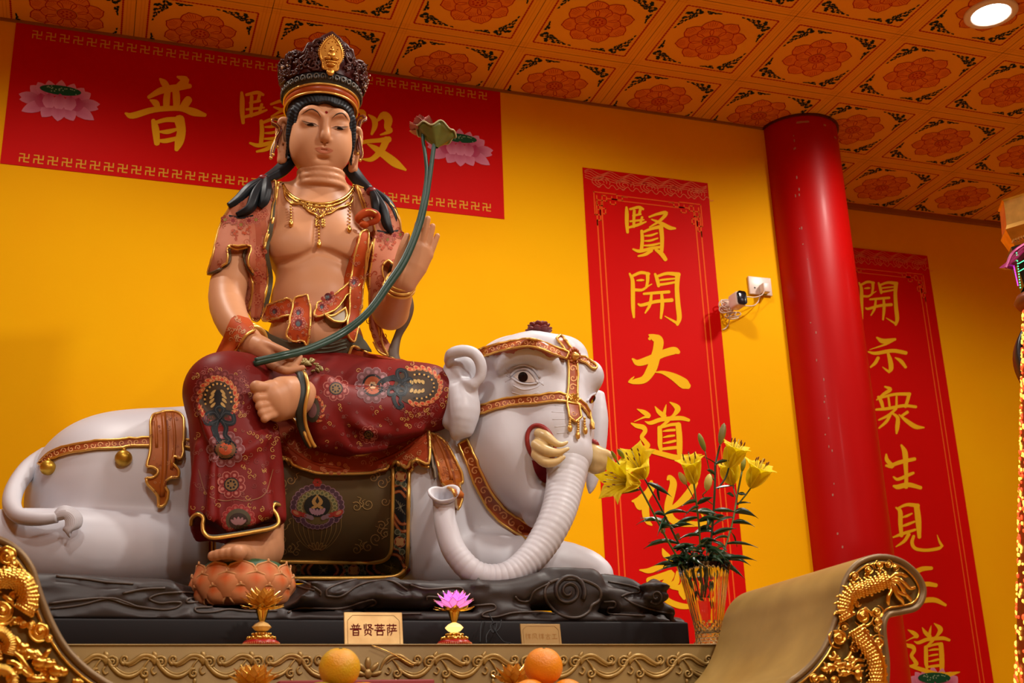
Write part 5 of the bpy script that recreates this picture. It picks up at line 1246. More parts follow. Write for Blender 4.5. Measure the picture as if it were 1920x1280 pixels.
# left knee ornament lying sideways
curls(TS, tr, (760, 675, 856, 800), 80, [PK, GLD, (.26, .06, .05)], 3, 3, 6, [(790, 725, 44, 42)])
dblob(tr, TS, (785, 724), 46, 36, 0, (.055, .030, .014), .0022, 2, 26)
flames(TS, tr, 786, 724, 40, 34, -PI*.62, -PI*.04, 7, big=9); flames(TS, tr, 786, 724, 40, 34, PI*.62, PI*.04, 7, big=9)
for k in range(24): a = -PI*.6+k/23*PI*1.2; dblob(tr, TS, (786+28*math.cos(a), 724+23*math.sin(a)), 2.0, 2.0, 0, BLK if k % 2 else GLD, .0034, 2, 6)
for s in (-1, 1):
    for k in range(4): dblob(tr, TS, (772+k*7, 724+s*(8+2*math.sin(k))), 3.2, 6, .6*s, YEL, .0040, 2, 9, .5)
bow(TS, tr, 752, 716, .85, False)
bow(TS, tr, 744, 735, .6)
flower(TS, tr, 698, 722, 24, 26, 10, (.16, .06, .06), (.30, .14, .15), .0020, 0, 2, 1.4); dblob(tr, TS, (699, 722), 20, 21, 0, BLK, .0030, 2, 20); dblob(tr, TS, (699, 722), 16, 17, 0, (.40, .09, .03), .0036, 2, 18); dblob(tr, TS, (699, 722), 6, 6, 0, BLK, .0042, 2, 10); flower(TS, tr, 699, 722, 4, 4, 6, CRM, CRM, .0046, 0, 2, .3)
peony(TS, tr, 630, 728, 21); peony(TS, tr, 691, 815, 15)
curls(TS, tr, (590, 690, 760, 840), 70, [(.28, .10, .08), (.22, .06, .05), GLD], 5, 2.5, 5, [(630, 728, 26, 26), (699, 722, 30, 32), (691, 815, 18, 18)])
flames(TS, tr, 588, 768, 18, 26, PI*.3, -PI*.6, 7, big=6); dblob(tr, TS, (586, 768), 14, 24, 0, (.06, .05, .03), .0026, 2, 16); dblob(tr, TS, (585, 768), 9, 15, 0, (.22, .10, .10), .0032, 2, 14)
# hem trim
def hemline(pts, r, lift=0.0): tr.add(*ctube([W(*p) for p in pts], r, 6, 8), 1)
trousers = tr.build('trousers', [m_trous, GOLDP, PAINT], statue)
hm = MB()
HEM = [(358, 984, 3.545), (360, 971, 3.525), (370, 964, 3.505), (381, 970, 3.495), (380, 984, 3.492), (383, 999, 3.49), (398, 1008, 3.487), (440, 1003, 3.485), (480, 996, 3.485), (510, 990, 3.492), (522, 980, 3.50), (519, 965, 3.505), (511, 954, 3.51), (515, 945, 3.52), (524, 947, 3.54)]
hm.add(*ctube([W(*p) for p in HEM], .0055, 7, 8), 1)
Cm = catmull(np.array(HEM, float), 7); V = []; F = []
for i, p in enumerate(Cm):
    for (dy, dY) in ((-6, .004), (0, .0), (5, .02), (3, .07)): V.append(W(p[0], p[1]+dy, p[2]+dY))
for i in range(len(Cm)-1):
    for j in range(3): F.append([i*4+j, i*4+j+1, i*4+j+5, i*4+j+4])
hm.add(V, F, 0)
hm.build('hem', [m_lining, GOLDP], trousers)
# dark cuff of the folded leg, with gold edge
cu = MB()
CU = [(566, 699, 3.60), (572, 703, 3.560), (577, 730, 3.535), (571, 765, 3.540), (572, 795, 3.570), (583, 826, 3.590), (590, 838, 3.600)]
cu.add(*ctube([W(p[0]-7, p[1], p[2]+.005) for p in CU], [.010, .014, .016, .016, .014, .012, .008], 6, 10, flat=.6), 0); cu.add(*ctube([W(p[0]+1, p[1], p[2]-.010) for p in CU], .0055, 6, 8), 1)
cu.add(*ctube([W(*p) for p in ((583, 838, 3.59), (572, 815, 3.58), (556, 772, 3.60), (551, 756, 3.64))], [.004, .005, .005, .004], 6, 8), 1)
cu.build('cuff', [m_lining, GOLDP], trousers)
# gold brocade peeping between waist and lap
gb = MB(); 
for k in range(46):
    x, y = rnd(566, 640), rnd(672, 698); p = W(x, y, 3.845+.0006*(x-566)-.001*(y-672)*2); gb.add(*ball(p, (rnd(.007, .014), .008, rnd(.005, .010)), 8, 6, roty(rnd(-1, 1))))
gb.build('brocade_belt', mat('olive_gold_brocade', (.26, .19, .055), .4, .35), statue)
# ------------------------------------------------------------------ robe draped on shoulders and chest
GF = Field(BF.lo, BF.lo+BF.n*BF.h, .008)
GF.ellp(592, 455, 4.03, (.195, .132, .19), 0); GF.ellp(548, 462, 3.955, (.092, .060, .075), .06); GF.ellp(655, 468, 3.955, (.092, .060, .075), .06)
GF.ellp(592, 570, 4.02, (.165, .130, .16), .07); GF.ellp(592, 650, 4.01, (.185, .15, .11), .07)
GF.ellp(470, 410, 4.04, (.088, .094, .082), .06); GF.ellp(714, 424, 4.04, (.086, .094, .082), .06)
GF.chain([(602, 300, 4.0, .078), (602, 385, 4.05, .105)], .05); GF.chain([(530, 372, 4.06, .066), (670, 382, 4.06, .066)], .05)
GF.chain([(468, 415, 4.04, .090), (442, 500, 4.02, .098)], .05, n=2); GF.chain([(706, 426, 4.04, .088), (718, 520, 4.02, .092)], .05, n=2)
gmb = MB(); gmb.add(*GF.mesh(2)); GS = Surf(gmb)
rob = MB()
S_R = [(522, 336), (505, 336), (476, 342), (446, 362), (422, 394), (406, 430), (396, 470), (386, 512), (396, 518), (414, 506), (428, 495), (432, 480), (429, 463), (446, 467), (466, 463), (462, 480), (462, 500), (474, 516), (468, 540), (464, 575), (470, 602), (484, 606), (494, 588), (500, 560), (506, 520), (503, 490), (497, 468), (508, 430), (514, 395), (521, 360)]
S_R = catmull(np.array(S_R+[S_R[0]], float), 3)[:-1]; S_L_ = None
drape(rob, GS, S_R, 7, .012, 0, .026, .0036, 1, 3)
S_L = [(662, 343), (684, 350), (716, 360), (744, 392), (757, 436), (760, 470), (758, 500), (748, 524), (730, 526), (735, 507), (728, 492), (720, 502), (726, 530), (718, 545), (714, 600), (718, 640), (738, 672), (716, 668), (698, 642), (690, 600), (688, 540), (694, 480), (698, 430), (686, 400), (676, 372)]
S_L = catmull(np.array(S_L+[S_L[0]], float), 3)[:-1]
drape(rob, GS, S_L, 7, .012, 0, .026, .0036, 1, 3)
RS = Surf(rob)
for pts, r in (([(522, 340), (518, 368), (510, 420), (500, 448), (495, 466)], .0052), ([(668, 348), (680, 385), (694, 420)], .0048), ([(428, 462), (446, 467), (464, 463)], .0048), ([(718, 496), (727, 488), (736, 494), (748, 496)], .0045), ([(714, 600), (716, 640), (728, 668)], .004), ([(470, 515), (474, 540), (468, 580)], .0035), ([(700, 640), (712, 660), (740, 672)], .0045)):
    dtube(rob, RS, pts, r, 1, .002)
for pts, r in (([(392, 513), (408, 507), (427, 494), (431, 480), (429, 466)], .0060), ([(462, 464), (457, 480), (464, 502), (475, 514)], .0050), ([(735, 494), (731, 508), (728, 524), (742, 521)], .0050)): dtube(rob, RS, pts, r, 3, .001)
# inner lining strip by the chest
for pts, w in (([(516, 352), (508, 430), (500, 470), (508, 520), (502, 560), (492, 592)], 8),): dstroke(rob, RS, [(*p, w) for p in pts], (.10, .085, .05), .0022, 2, 5)
# shoulder embroidery
for cx, cy, sx in ((452, 412, 1), (727, 440, .85)):
    dstroke(rob, RS, [(cx-22*sx, cy-8, 3), (cx, cy-4, 4), (cx+22*sx, cy-8, 3)], BLK, .003, 2)
    for k, x in enumerate((-30, -15, 0, 15, 28)): flower(RS, rob, cx+x*sx, cy+3+(6 if k == 2 else 0)-abs(x)*.12, 5.5*sx, 5, 7, (.36, .06, .035), (.46, .17, .10), .0024, k, 2, .8); dblob(rob, RS, (cx+x*sx, cy+3+(6 if k == 2 else 0)-abs(x)*.12), 3.4*sx, 3.2, 0, (.22, .015, .015) if k % 2 else (.26, .16, .03), .004, 2, 10)
    for k in range(9): dblob(rob, RS, (cx+(-16+4*k)*sx, cy+20+6*math.sin(k*1.4)), 2.8, 2.8, 0, (.42, .07, .02), .003, 2, 8)
curls(RS, rob, (405, 345, 515, 600), 75, [(.40, .06, .025), (.36, .09, .05), (.46, .13, .06)], 31, 3, 7, (), 1.5)
curls(RS, rob, (680, 350, 752, 660), 60, [(.40, .05, .02), (.36, .07, .03)], 32, 3, 6, (), 1.5)
for P_ in ([(440, 350, 22), (462, 380, 24)],):
    pass
for k_ in range(3):
    dstroke(rob, RS, [(498-k_*13, 352+k_*4, 13), (492-k_*12, 400, 13), (496-k_*11, 440, 11), (494-k_*10, 500, 11), (490-k_*8, 560, 9), (484-k_*5, 598, 6)], [(.44, .115, .05), (.40, .085, .034), (.46, .13, .06)][k_], .0014+.0003*k_, 2, 6)
for cx, cy, r_ in ((489, 470, 8), (486, 520, 9), (480, 560, 8), (492, 400, 7)):
    flower(RS, rob, cx, cy, r_, r_, 7, (.46, .13, .06), (.33, .04, .02), .003, .2, 2, .8) if 'flower' in globals() else None
robe = rob.build('robe', [m_peach, GOLDP, PAINT, mat('sleeve_edge', (.10, .06, .025), .5)], statue)
mb = MB()                                   # knotted bow at the left breast
mb.add(*ctube([W(*p) for p in ((682, 418, 3.905), (672, 412, 3.895), (676, 404, 3.885), (690, 398, 3.88), (705, 402, 3.885), (706, 412, 3.89), (694, 418, 3.895), (684, 420, 3.90))], [.008, .012, .014, .015, .014, .012, .010, .008], 6, 10), 0)
mb.add(*ctube([W(*p) for p in ((673, 406, 3.882), (690, 394, 3.868), (706, 400, 3.872))], .004, 6, 8), 1); mb.add(*ball(W(683, 421, 3.885), (.018, .014, .012), 12, 8), 0)
mb.build('shoulder_knot', [m_orange, GOLDP], robe)
# sash across the chest, belt, hanging ribbons
def sash(name, poly, surf, off_, m, trims, seed, box_, flowers=(), parent=None, curl_n=30, step=6):
    poly = catmull(np.array(poly+[poly[0]], float), 3)[:-1]; mb = MB(); drape(mb, surf, poly, step, off_, 0, .014, .0038, 1, 2); S_ = Surf(mb)
    curls(S_, mb, box_, curl_n, [(.56, .22, .13), (.30, .03, .015), (.52, .26, .10)], seed, 2, 4.5, [(f[0], f[1], f[2], f[2]) for f in flowers], 1.0, .0018)
    for (x, y, r) in flowers:
        flower(S_, mb, x, y, r*.75, r*.75, 9, (.36, .05, .03), (.52, .22, .15), .0022, 0, 2, .8); dblob(mb, S_, (x, y), r*.55, r*.55, 0, (.12, .02, .025), .003, 2, 14); dblob(mb, S_, (x-1, y+2), r*.32, r*.4, 0, (.10, .13, .14), .0036, 2, 10)
    return mb.build(name, [m, GOLDP, PAINT], parent or statue)
sash('chest_sash', [(700, 446), (690, 470), (672, 500), (650, 530), (622, 552), (594, 566), (588, 582), (590, 596), (620, 588), (640, 572), (650, 556), (672, 540), (686, 515), (694, 480)], GS, .016, m_orange, [[(692, 455), (674, 496), (650, 528), (622, 550), (594, 564)], [(586, 599), (615, 592), (636, 578), (648, 560)]], 41, (590, 450, 695, 600), [(615, 556, 13), (604, 574, 8)])
sash('hanging_sash', [(676, 430), (694, 432), (690, 480), (684, 540), (676, 600), (668, 640), (652, 636), (650, 600), (654, 540), (662, 480)], GS, .022, m_orange, [[(672, 434), (660, 490), (652, 545), (649, 600)], [(690, 440), (686, 500), (678, 560)]], 42, (650, 440, 690, 640), [(664, 528, 9)], robe)
sash('waist_belt', [(498, 570), (520, 562), (548, 558), (552, 590), (530, 596), (490, 604)], GS, .014, m_orange, [[(500, 569), (524, 561), (550, 556)], [(489, 604), (520, 600), (552, 592)]], 43, (495, 560, 550, 600), [(515, 583, 9)])
sash('front_ribbon', [(549, 558), (562, 552), (578, 552), (584, 575), (583, 620), (579, 646), (572, 648), (566, 640), (556, 644), (545, 640), (536, 632), (538, 615), (544, 585)], GS, .022, m_orange, [[(548, 558), (542, 590), (532, 630), (540, 634)], [(582, 556), (584, 600), (578, 648), (570, 648), (564, 640)]], 44, (538, 555, 582, 640), [(560, 605, 13), (560, 585, 9)])
mb = MB(); lp_ = [(606, 588), (625, 590), (648, 574), (652, 590), (650, 602), (640, 608), (624, 604), (612, 596)]
drape(mb, GS, lp_, 5, .020, 0, .016, .0042, 1, 2); mb.build('sash_lining', [mat('tan_lining', (.22, .145, .06), .5), GOLDP], statue)
# grey green cloth around the waist
mb = MB(); drape(mb, GS, [(482, 606), (500, 618), (526, 632), (545, 640), (580, 644), (620, 640), (655, 628), (672, 620), (690, 640), (702, 664), (660, 652), (652, 668), (620, 676), (580, 674), (545, 668), (515, 655), (490, 640)], 7, .012, 0, .02, None, 1, 2)
S_ = Surf(mb); dtube(mb, S_, [(545, 668), (580, 675), (620, 677), (650, 669), (660, 650), (672, 652), (690, 662)], .0052, 1, .003)
for y in (646, 652, 659): dtube(mb, S_, [(590, y+2), (620, y), (650, y-8)], .003, 0, .001)
mb.build('waist_cloth', [m_green, GOLDP], statue)
mb = MB(); drape(mb, GS, [(648, 655), (660, 650), (690, 660), (740, 672), (780, 680), (720, 690), (640, 690), (636, 676)], 7, .010, 0, .03, None, 1, 2); mb.build('lap_cloth', m_skirt, statue)
# sleeve fall over the right forearm, bracelets
mb = MB(); drape(mb, BS, [(432, 592), (446, 588), (468, 592), (478, 606), (482, 622), (470, 622), (455, 635), (440, 660), (428, 672), (398, 668), (412, 640), (424, 610)], 6, .012, 0, .03, None, 1, 2); S_ = Surf(mb)
dtube(mb, S_, [(434, 592), (450, 588), (470, 592)], .0045, 1, .002); dtube(mb, S_, [(478, 618), (460, 630), (444, 655), (432, 670)], .0045, 1, .002); curls(S_, mb, (415, 592, 478, 640), 26, [(.60, .30, .14), (.55, .24, .10)], 51, 3, 6, (), 1.3)
mb.build('sleeve_fall', [m_orange, GOLDP, PAINT], robe)
mb = MB()
for (x0, y0, Y0, x1, y1, Y1, r, th) in ((465, 640, 3.785, 472, 645, 3.765, .052, .0105), (459, 636, 3.80, 465, 640, 3.785, .053, .008)):
    a, b = W(x0, y0, Y0), W(x1, y1, Y1); d = (b-a)/np.linalg.norm(b-a); u = np.cross(d, [0, 0, 1.0]); u /= np.linalg.norm(u); w_ = np.cross(d, u)
    mb.add(*tube([(a+b)/2+r*(u*math.cos(t)+w_*math.sin(t)) for t in np.linspace(0, 2*PI, 37)[:-1]], th, 10, closed=True))
mb.build('bracelet', GOLDP, statue)
mb = MB()
for (px, py, Y, r, th) in ((750, 533, 3.808, .0500, .0055), (748, 539, 3.822, .0515, .0055), (752, 526, 3.795, .0475, .0045)):
    a = W(px, py, Y); d = W(753, 515, 3.775)-W(747, 545, 3.84); d /= np.linalg.norm(d); u = np.cross(d, [0, 1.0, 0]); u /= np.linalg.norm(u); w_ = np.cross(d, u)
    mb.add(*tube([a+r*(u*math.cos(t)+w_*math.sin(t)) for t in np.linspace(0, 2*PI, 37)[:-1]], th, 8, closed=True))
mb.build('bracelet', GOLDP, statue)
# scarf end falling behind the left elbow
mb = MB(); mb.add(*ctube([W(*p) for p in ((766, 548, 4.02), (768, 575, 4.03), (760, 600, 4.04), (746, 630, 4.05), (738, 660, 4.05), (740, 676, 4.05))], [.010, .016, .018, .014, .020, .022], 7, 12, flat=.35, up=(0, 1, 0)), 0); mb.build('scarf_end', mat('brown_scarf', (.10, .055, .025), .5), robe)
# necklace
nk = MB()
for pts, r in (([(530, 345), (540, 360), (560, 374), (590, 381), (620, 380), (645, 370), (660, 355), (663, 345)], .0052), ([(532, 352), (542, 367), (562, 380), (590, 387), (620, 386), (646, 376), (660, 362)], .0035),
               ([(533, 350), (534, 365), (542, 378), (555, 382), (568, 384), (578, 395), (592, 402), (600, 408)], .0040), ([(600, 408), (608, 402), (622, 398), (634, 390), (648, 386), (658, 380), (662, 368)], .0040)):
    dtube(nk, BS, pts, r, 0, .006)
for k in range(34):
    t = k/33; C = catmull(np.array([(532, 354), (545, 370), (566, 382), (595, 388), (625, 386), (648, 374), (660, 360)], float), 8); p = C[int(t*(len(C)-1))]; h = BS.hit(*p)
    if h: nk.add(*ball(h[0]+h[1]*.006, .0042, 7, 5), 0)
for (x, y, r, s) in ((582, 390, 6, 1), (592, 394, 5, -1), (603, 396, 6, 1), (614, 393, 5, -1), (622, 391, 5, 1), (572, 387, 5, -1), (548, 379, 4, 1), (652, 383, 4, -1), (596, 405, 4, 1), (606, 404, 4, -1)): dtube(nk, BS, [p[:2] for p in spiral(x, y, r, 1.2, 0, s, 10)], .0024, 0, .006)
for k in range(3):
    for s in (-1, 1): dtube(nk, BS, [p[:2] for p in spiral(600+s*6, 412+k*5, 3.5, 1.1, 0, s, 8)], .0022, 0, .006)
necklace = nk.build('necklace', GOLD, statue)
def drop(x, y0, y1, n=7):
    mb = MB()
    for k in range(n): h = BS.hit(x, y0+(y1-14-y0)*k/(n-1)); mb.add(*ball(h[0]+h[1]*.006, .0042, 7, 5))
    h = BS.hit(x, y1-7); mb.add(*ball(h[0]+h[1]*.008, (.008, .008, .013), 12, 8)); mb.add(*ball(h[0]+h[1]*.008+[0, 0, .012], .005, 8, 6)); mb.build('pendant_drop', GOLD, necklace)
drop(546, 384, 430); drop(599, 424, 466, 6); drop(654, 388, 440)
# ------------------------------------------------------------------ skirt hanging under the folded leg
skS = Surf(el_mb, tr)
sk = MB()
SKP = [(505, 775), (520, 770), (548, 778), (575, 815), (600, 842), (680, 850), (760, 820), (806, 800), (812, 840), (812, 862), (806, 876), (788, 872), (780, 862), (772, 868), (774, 878), (764, 884), (750, 878), (745, 866), (736, 868), (728, 884), (700, 890), (660, 894), (610, 893), (572, 888), (545, 876), (536, 862), (528, 860), (510, 868), (504, 862)]
drape(sk, ES, SKP, 8, .040, 0, .035, .0055, 1, 3); SKS = Surf(sk)
dtube(sk, SKS, [(504, 864), (518, 866), (530, 860), (538, 862), (546, 876), (574, 888), (612, 893), (660, 894), (700, 890), (728, 884), (738, 868), (745, 866), (750, 877), (764, 884), (774, 878), (772, 868), (781, 862), (790, 872), (806, 876)], .0055, 1, .003)
dtube(sk, SKS, [(530, 866), (545, 882), (574, 894), (612, 899), (660, 900), (700, 896), (728, 890)], .0075, 3, -.004)
for pts in ([(520, 810), (545, 840), (590, 868), (640, 878)], [(700, 868), (745, 850), (790, 818)], [(520, 830), (540, 858)], [(730, 870), (765, 848), (800, 824)]): dtube(sk, SKS, pts, .006, 0, -.002)
curls(SKS, sk, (510, 805, 805, 885), 90, [(.56, .20, .09), (.50, .24, .08)], 61, 3, 7, [(628, 878, 45, 16)], 1.2)
flower(SKS, sk, 628, 878, 24, 9, 10, (.42, .09, .02), (.55, .20, .08), .002, 0, 2, 1.2)
sk.build('skirt', [m_skirt, GOLDP, PAINT, m_lining], statue)
# ================================================================== SADDLE CLOTH of the elephant and the orange streamers
m_saddle = mat('brown_saddle_cloth', (0.105, 0.062, 0.016), 0.65, 0, 0.2, 6)
m_under = mat('red_underside', (.16, .008, .010), .5)
sc_ = MB()
PANEL = [(506, 850), (770, 850), (768, 900), (767, 980), (765, 1040), (760, 1066), (748, 1080), (730, 1085), (640, 1087), (500, 1086), (402, 1086), (400, 1040), (450, 1010)]
UND = [(400, 1078), (560, 1086), (700, 1086), (745, 1080), (764, 1062), (767, 1076), (758, 1090), (735, 1096), (600, 1098), (400, 1094)]
drape(sc_, ES, PANEL, 9, .022, 0, .025, None, 1, 3)
SS = Surf(sc_)
INNER = [(505, 1052), (640, 1054), (700, 1054), (724, 1048), (733, 1034), (735, 1010), (736, 960), (737, 876)]
OUTER = [(505, 1083), (640, 1084), (725, 1082), (750, 1076), (761, 1062), (764, 1040), (765, 980), (767, 885)]
bord = [*INNER, *OUTER[::-1]]
V2, F2, _ = poly_fill(bord, 6); decal(sc_, SS, V2, F2, .0025, 2, (.014, .015, .016))
for L_, r in ((INNER, .0065), (OUTER, .0070)): dtube(sc_, SS, L_, r, 1, .004)
def bx(t, s):                              # along the border
    Ci, Co = catmull(np.array(INNER, float), 8), catmull(np.array(OUTER, float), 8); k = min(len(Ci)-1, max(0, t*(len(Ci)-1))); i = int(k); f_ = k-i; j = min(i+1, len(Ci)-1)
    a = Ci[i]*(1-f_)+Ci[j]*f_; b = Co[i]*(1-f_)+Co[j]*f_; return a*(1-s)+b*s
Ci = catmull(np.array(INNER, float), 8); L_ = np.r_[0, np.cumsum(np.linalg.norm(np.diff(Ci, axis=0), axis=1))]; tot = L_[-1]
tt = lambda d: np.interp(d, L_, np.linspace(0, 1, len(L_)))
d = 12.0; k = 0
while d < tot-8:
    kind = k % 4
    if kind in (0, 2):
        for dd in (-6, 6):
            pts = [bx(tt(d+dd), .04), bx(tt(d+dd+(9 if kind == 0 else -9)), .5), bx(tt(d+dd), .96)]; dstroke(sc_, SS, [(*p, 5.5) for p in pts], (.34, .075, .018), .0034, 2, 3); 
            dstroke(sc_, SS, [(p[0], p[1], 1.0) for p in pts], (.5, .28, .12), .0042, 2, 3)
    if kind == 1:
        c = bx(tt(d), .5)
        for dd in (-13, 13):
            q = bx(tt(d+dd), .5)
            for s_ in (.34, .66): e = bx(tt(d+dd), s_); dblob(sc_, SS, e, 6.0, 6.0, 0, (.24, .26, .16), .0036, 2, 10); dblob(sc_, SS, e, 4.4, 4.4, 0, (.075, .085, .05), .0042, 2, 10)
            dblob(sc_, SS, q, 3, 3, 0, (.22, .24, .15), .0048, 2, 8)
        dblob(sc_, SS, c, 11, 11, 0, (.5, .26, .12), .0040, 2, 16); dblob(sc_, SS, c, 9.5, 9.5, 0, (.26, .025, .012), .0046, 2, 16); flower(SS, sc_, c[0], c[1], 4.5, 4.5, 4, (.62, .36, .14), (.62, .36, .14), .0052, .78, 2, .2)
    if kind == 3:
        for s_ in (.2, .35, .5, .65, .8): a, b = bx(tt(d-8), s_), bx(tt(d+8), 1-s_); dstroke(sc_, SS, [(*a, .9), (*b, .9)], (.24, .22, .14), .0036, 2, 2)
        dblob(sc_, SS, bx(tt(d), .5), 2.4, 2.4, 0, (.3, .28, .16), .0042, 2, 6)
    d += (30, 34, 26, 22)[kind] if kind != 3 else 24; k += 1
# central medallion of the cloth
cx, cy = 595, 950
for a in np.linspace(-PI*.5-2.25, -PI*.5+2.25, 21):
    dblob(sc_, SS, (cx+45*math.cos(a), cy+38*math.sin(a)), 6.6, 6.2, 0, (.30, .17, .20), .0026, 2, 10); dblob(sc_, SS, (cx+45*math.cos(a), cy+38*math.sin(a)), 5.0, 4.6, 0, (.085, .04, .055), .0032, 2, 10)
dblob(sc_, SS, (cx, cy), 39, 33, 0, (.14, .10, .035), .0030, 2, 26)
for a in np.linspace(-PI*.5-1.9, -PI*.5+1.9, 15): dblob(sc_, SS, (cx+33*math.cos(a), cy+27*math.sin(a)), 5.2, 4.4, a, (.30, .26, .11), .0038, 2, 9); dblob(sc_, SS, (cx+33*math.cos(a), cy+27*math.sin(a)), 3.2, 2.6, a, (.12, .12, .05), .0044, 2, 9)
dblob(sc_, SS, (cx, cy-2), 25, 21, 0, (.022, .022, .018), .0050, 2, 22)
for s in (-1, 1):
    dstroke(sc_, SS, [(cx, cy-22, 2), (cx+s*7, cy-10, 7), (cx+s*2, cy-2, 6), (cx+s*10, cy+2, 4)], (.42, .24, .07), .0058, 2)
    for k in range(4): dblob(sc_, SS, (cx+s*(12+k*7), cy+20-k*2.5), 6, 4.4, -.5*s, (.34, .035, .022) if k > 1 else (.26, .16, .18), .0056, 2, 10); 
    dblob(sc_, SS, (cx+s*40, cy+12), 10, 5.5, -.6*s, (.38, .05, .03), .0060, 2, 12); dblob(sc_, SS, (cx+s*40, cy+11), 6, 3, -.6*s, (.50, .20, .10), .0066, 2, 10)
for a in np.linspace(0, PI, 11): dblob(sc_, SS, (cx+27*math.cos(a), cy+24+14*math.sin(a)), 5.6, 5, 0, (.28, .17, .20), .0050, 2, 10); dblob(sc_, SS, (cx+27*math.cos(a), cy+24+14*math.sin(a)), 4, 3.4, 0, (.10, .045, .07), .0056, 2, 10)
for k in range(-2, 3): dblob(sc_, SS, (cx+k*5.5, cy+10-abs(k)), 3, 7, k*.25, (.36, .20, .24), .0062, 2, 9)
flower(SS, sc_, cx, cy-46, 5, 5, 6, (.36, .03, .02), (.42, .06, .03), .004, 0, 2, .6)
for k in range(-5, 6):
    if k: dstroke(sc_, SS, [(cx+k*9, cy+22, .9), (cx+k*8.6, cy+45, .9), (cx+k*6, cy+66, .9), (cx+k*3.2, cy+78, .7)], (.34, .22, .07), .0026, 2)
for a in (-.9, -.45, 0, .45, .9): dblob(sc_, SS, (cx+14*math.sin(a), cy+82-9*math.cos(a)), 3.2, 8, a, (.36, .22, .07), .0034, 2, 9); dblob(sc_, SS, (cx+14*math.sin(a), cy+82-9*math.cos(a)), 2, 6, a, (.16, .09, .03), .0040, 2, 9)
for (x, y, s, fl) in ((716, 905, 1, 1), (700, 895, .8, 1), (722, 940, .8, 1), (690, 945, 1, -1), (668, 950, .9, 1), (705, 1010, 1.1, 1), (690, 1025, .9, -1), (722, 1000, .9, -1), (715, 985, .8, 1), (668, 1030, .9, 1), (528, 905, .9, -1), (545, 900, .8, 1), (525, 930, .7, 1), (530, 985, .9, 1), (528, 1010, 1, -1), (545, 1028, .9, 1), (532, 1035, .8, 1), (556, 1036, .7, -1), (520, 960, .7, -1)):
    dstroke(sc_, SS, spiral(x, y, 11*s, 1.35, rnd(0, 6.28), fl, 14, 1.7), (.40, .25, .09), .0026, 2, 3); dstroke(sc_, SS, [(x+10*s*fl, y, 1.4), (x+16*s*fl, y-5, 1.4), (x+13*s*fl, y-11, 1.2), (x+20*s*fl, y-14, .8)], (.40, .25, .09), .0026, 2, 3)
saddle = sc_.build('saddle_cloth', [m_saddle, GOLDP, PAINT], eleph)
mb = MB(); drape(mb, ES, UND, 8, .012, 0, .012, None, 1, 2); mb.build('cloth_underside', m_under, saddle)
mb = MB(); drape(mb, ES, [(396, 1010), (404, 1010), (404, 1050), (396, 1050)], 5, .012, 0, .012, .003, 1, 1); mb.build('cloth_edge', [m_under, GOLDP], saddle)
# streamers
def streamer(name, poly, fold, seed, box_, trims, dk=()):
    poly = catmull(np.array(poly+[poly[0]], float), 3)[:-1]; mb = MB(); drape(mb, ES, poly, 5, .020, 0, .022, .0050, 1, 2); S_ = Surf(mb)
    for p, r in fold: dtube(mb, S_, p, r, 0, -.003)
    curls(S_, mb, box_, 34, [(.30, .07, .02), (.58, .27, .10), (.40, .12, .04)], seed, 2.5, 5, (), 1.1, .002)
    for p in dk: dstroke(mb, S_, p, (.22, .045, .008), .0012, 2)
    return mb.build(name, [mat('orange_streamer', (.44, .115, .012), .45, .1, .3, 9, spec=.25), GOLDP, PAINT], eleph)
streamer('streamer', [(284, 777), (300, 772), (318, 770), (340, 774), (347, 790), (346, 820), (344, 855), (336, 862), (328, 858), (324, 866), (338, 880), (336, 896), (322, 898), (312, 902), (311, 910), (318, 922), (314, 940), (308, 949), (298, 952), (295, 944), (294, 930), (284, 918), (273, 906), (272, 896), (282, 894), (292, 890), (294, 882), (286, 878), (275, 876), (273, 868), (279, 850), (281, 820), (280, 795)], [([(306, 776), (309, 820), (308, 880), (304, 930)], .009), ([(324, 776), (328, 830), (322, 880)], .006), ([(292, 780), (294, 840)], .006)], 71, (282, 775, 340, 940), (), [[(313, 775, 2), (315, 830, 4), (311, 890, 4), (308, 930, 2)]])
streamer('streamer', [(802, 806), (812, 812), (834, 824), (850, 850), (864, 878), (870, 896), (868, 906), (862, 910), (868, 925), (866, 945), (858, 956), (852, 948), (852, 930), (845, 918), (830, 912), (822, 890), (816, 860), (806, 832)], [([(815, 815), (832, 850), (848, 900)], .008), ([(808, 822), (820, 870), (830, 905)], .005)], 72, (810, 815, 864, 930), (), [[(824, 822, 2), (838, 850, 5), (850, 890, 5), (856, 930, 2)]])
mb = MB(); drape(mb, ES, [(794, 806), (804, 806), (812, 850), (822, 896), (815, 900), (806, 860)], 5, .034, 0, .03, None, 1, 2); mb.build('streamer_lining', mat('grey_tan_lining', (.20, .15, .085), .5), eleph)
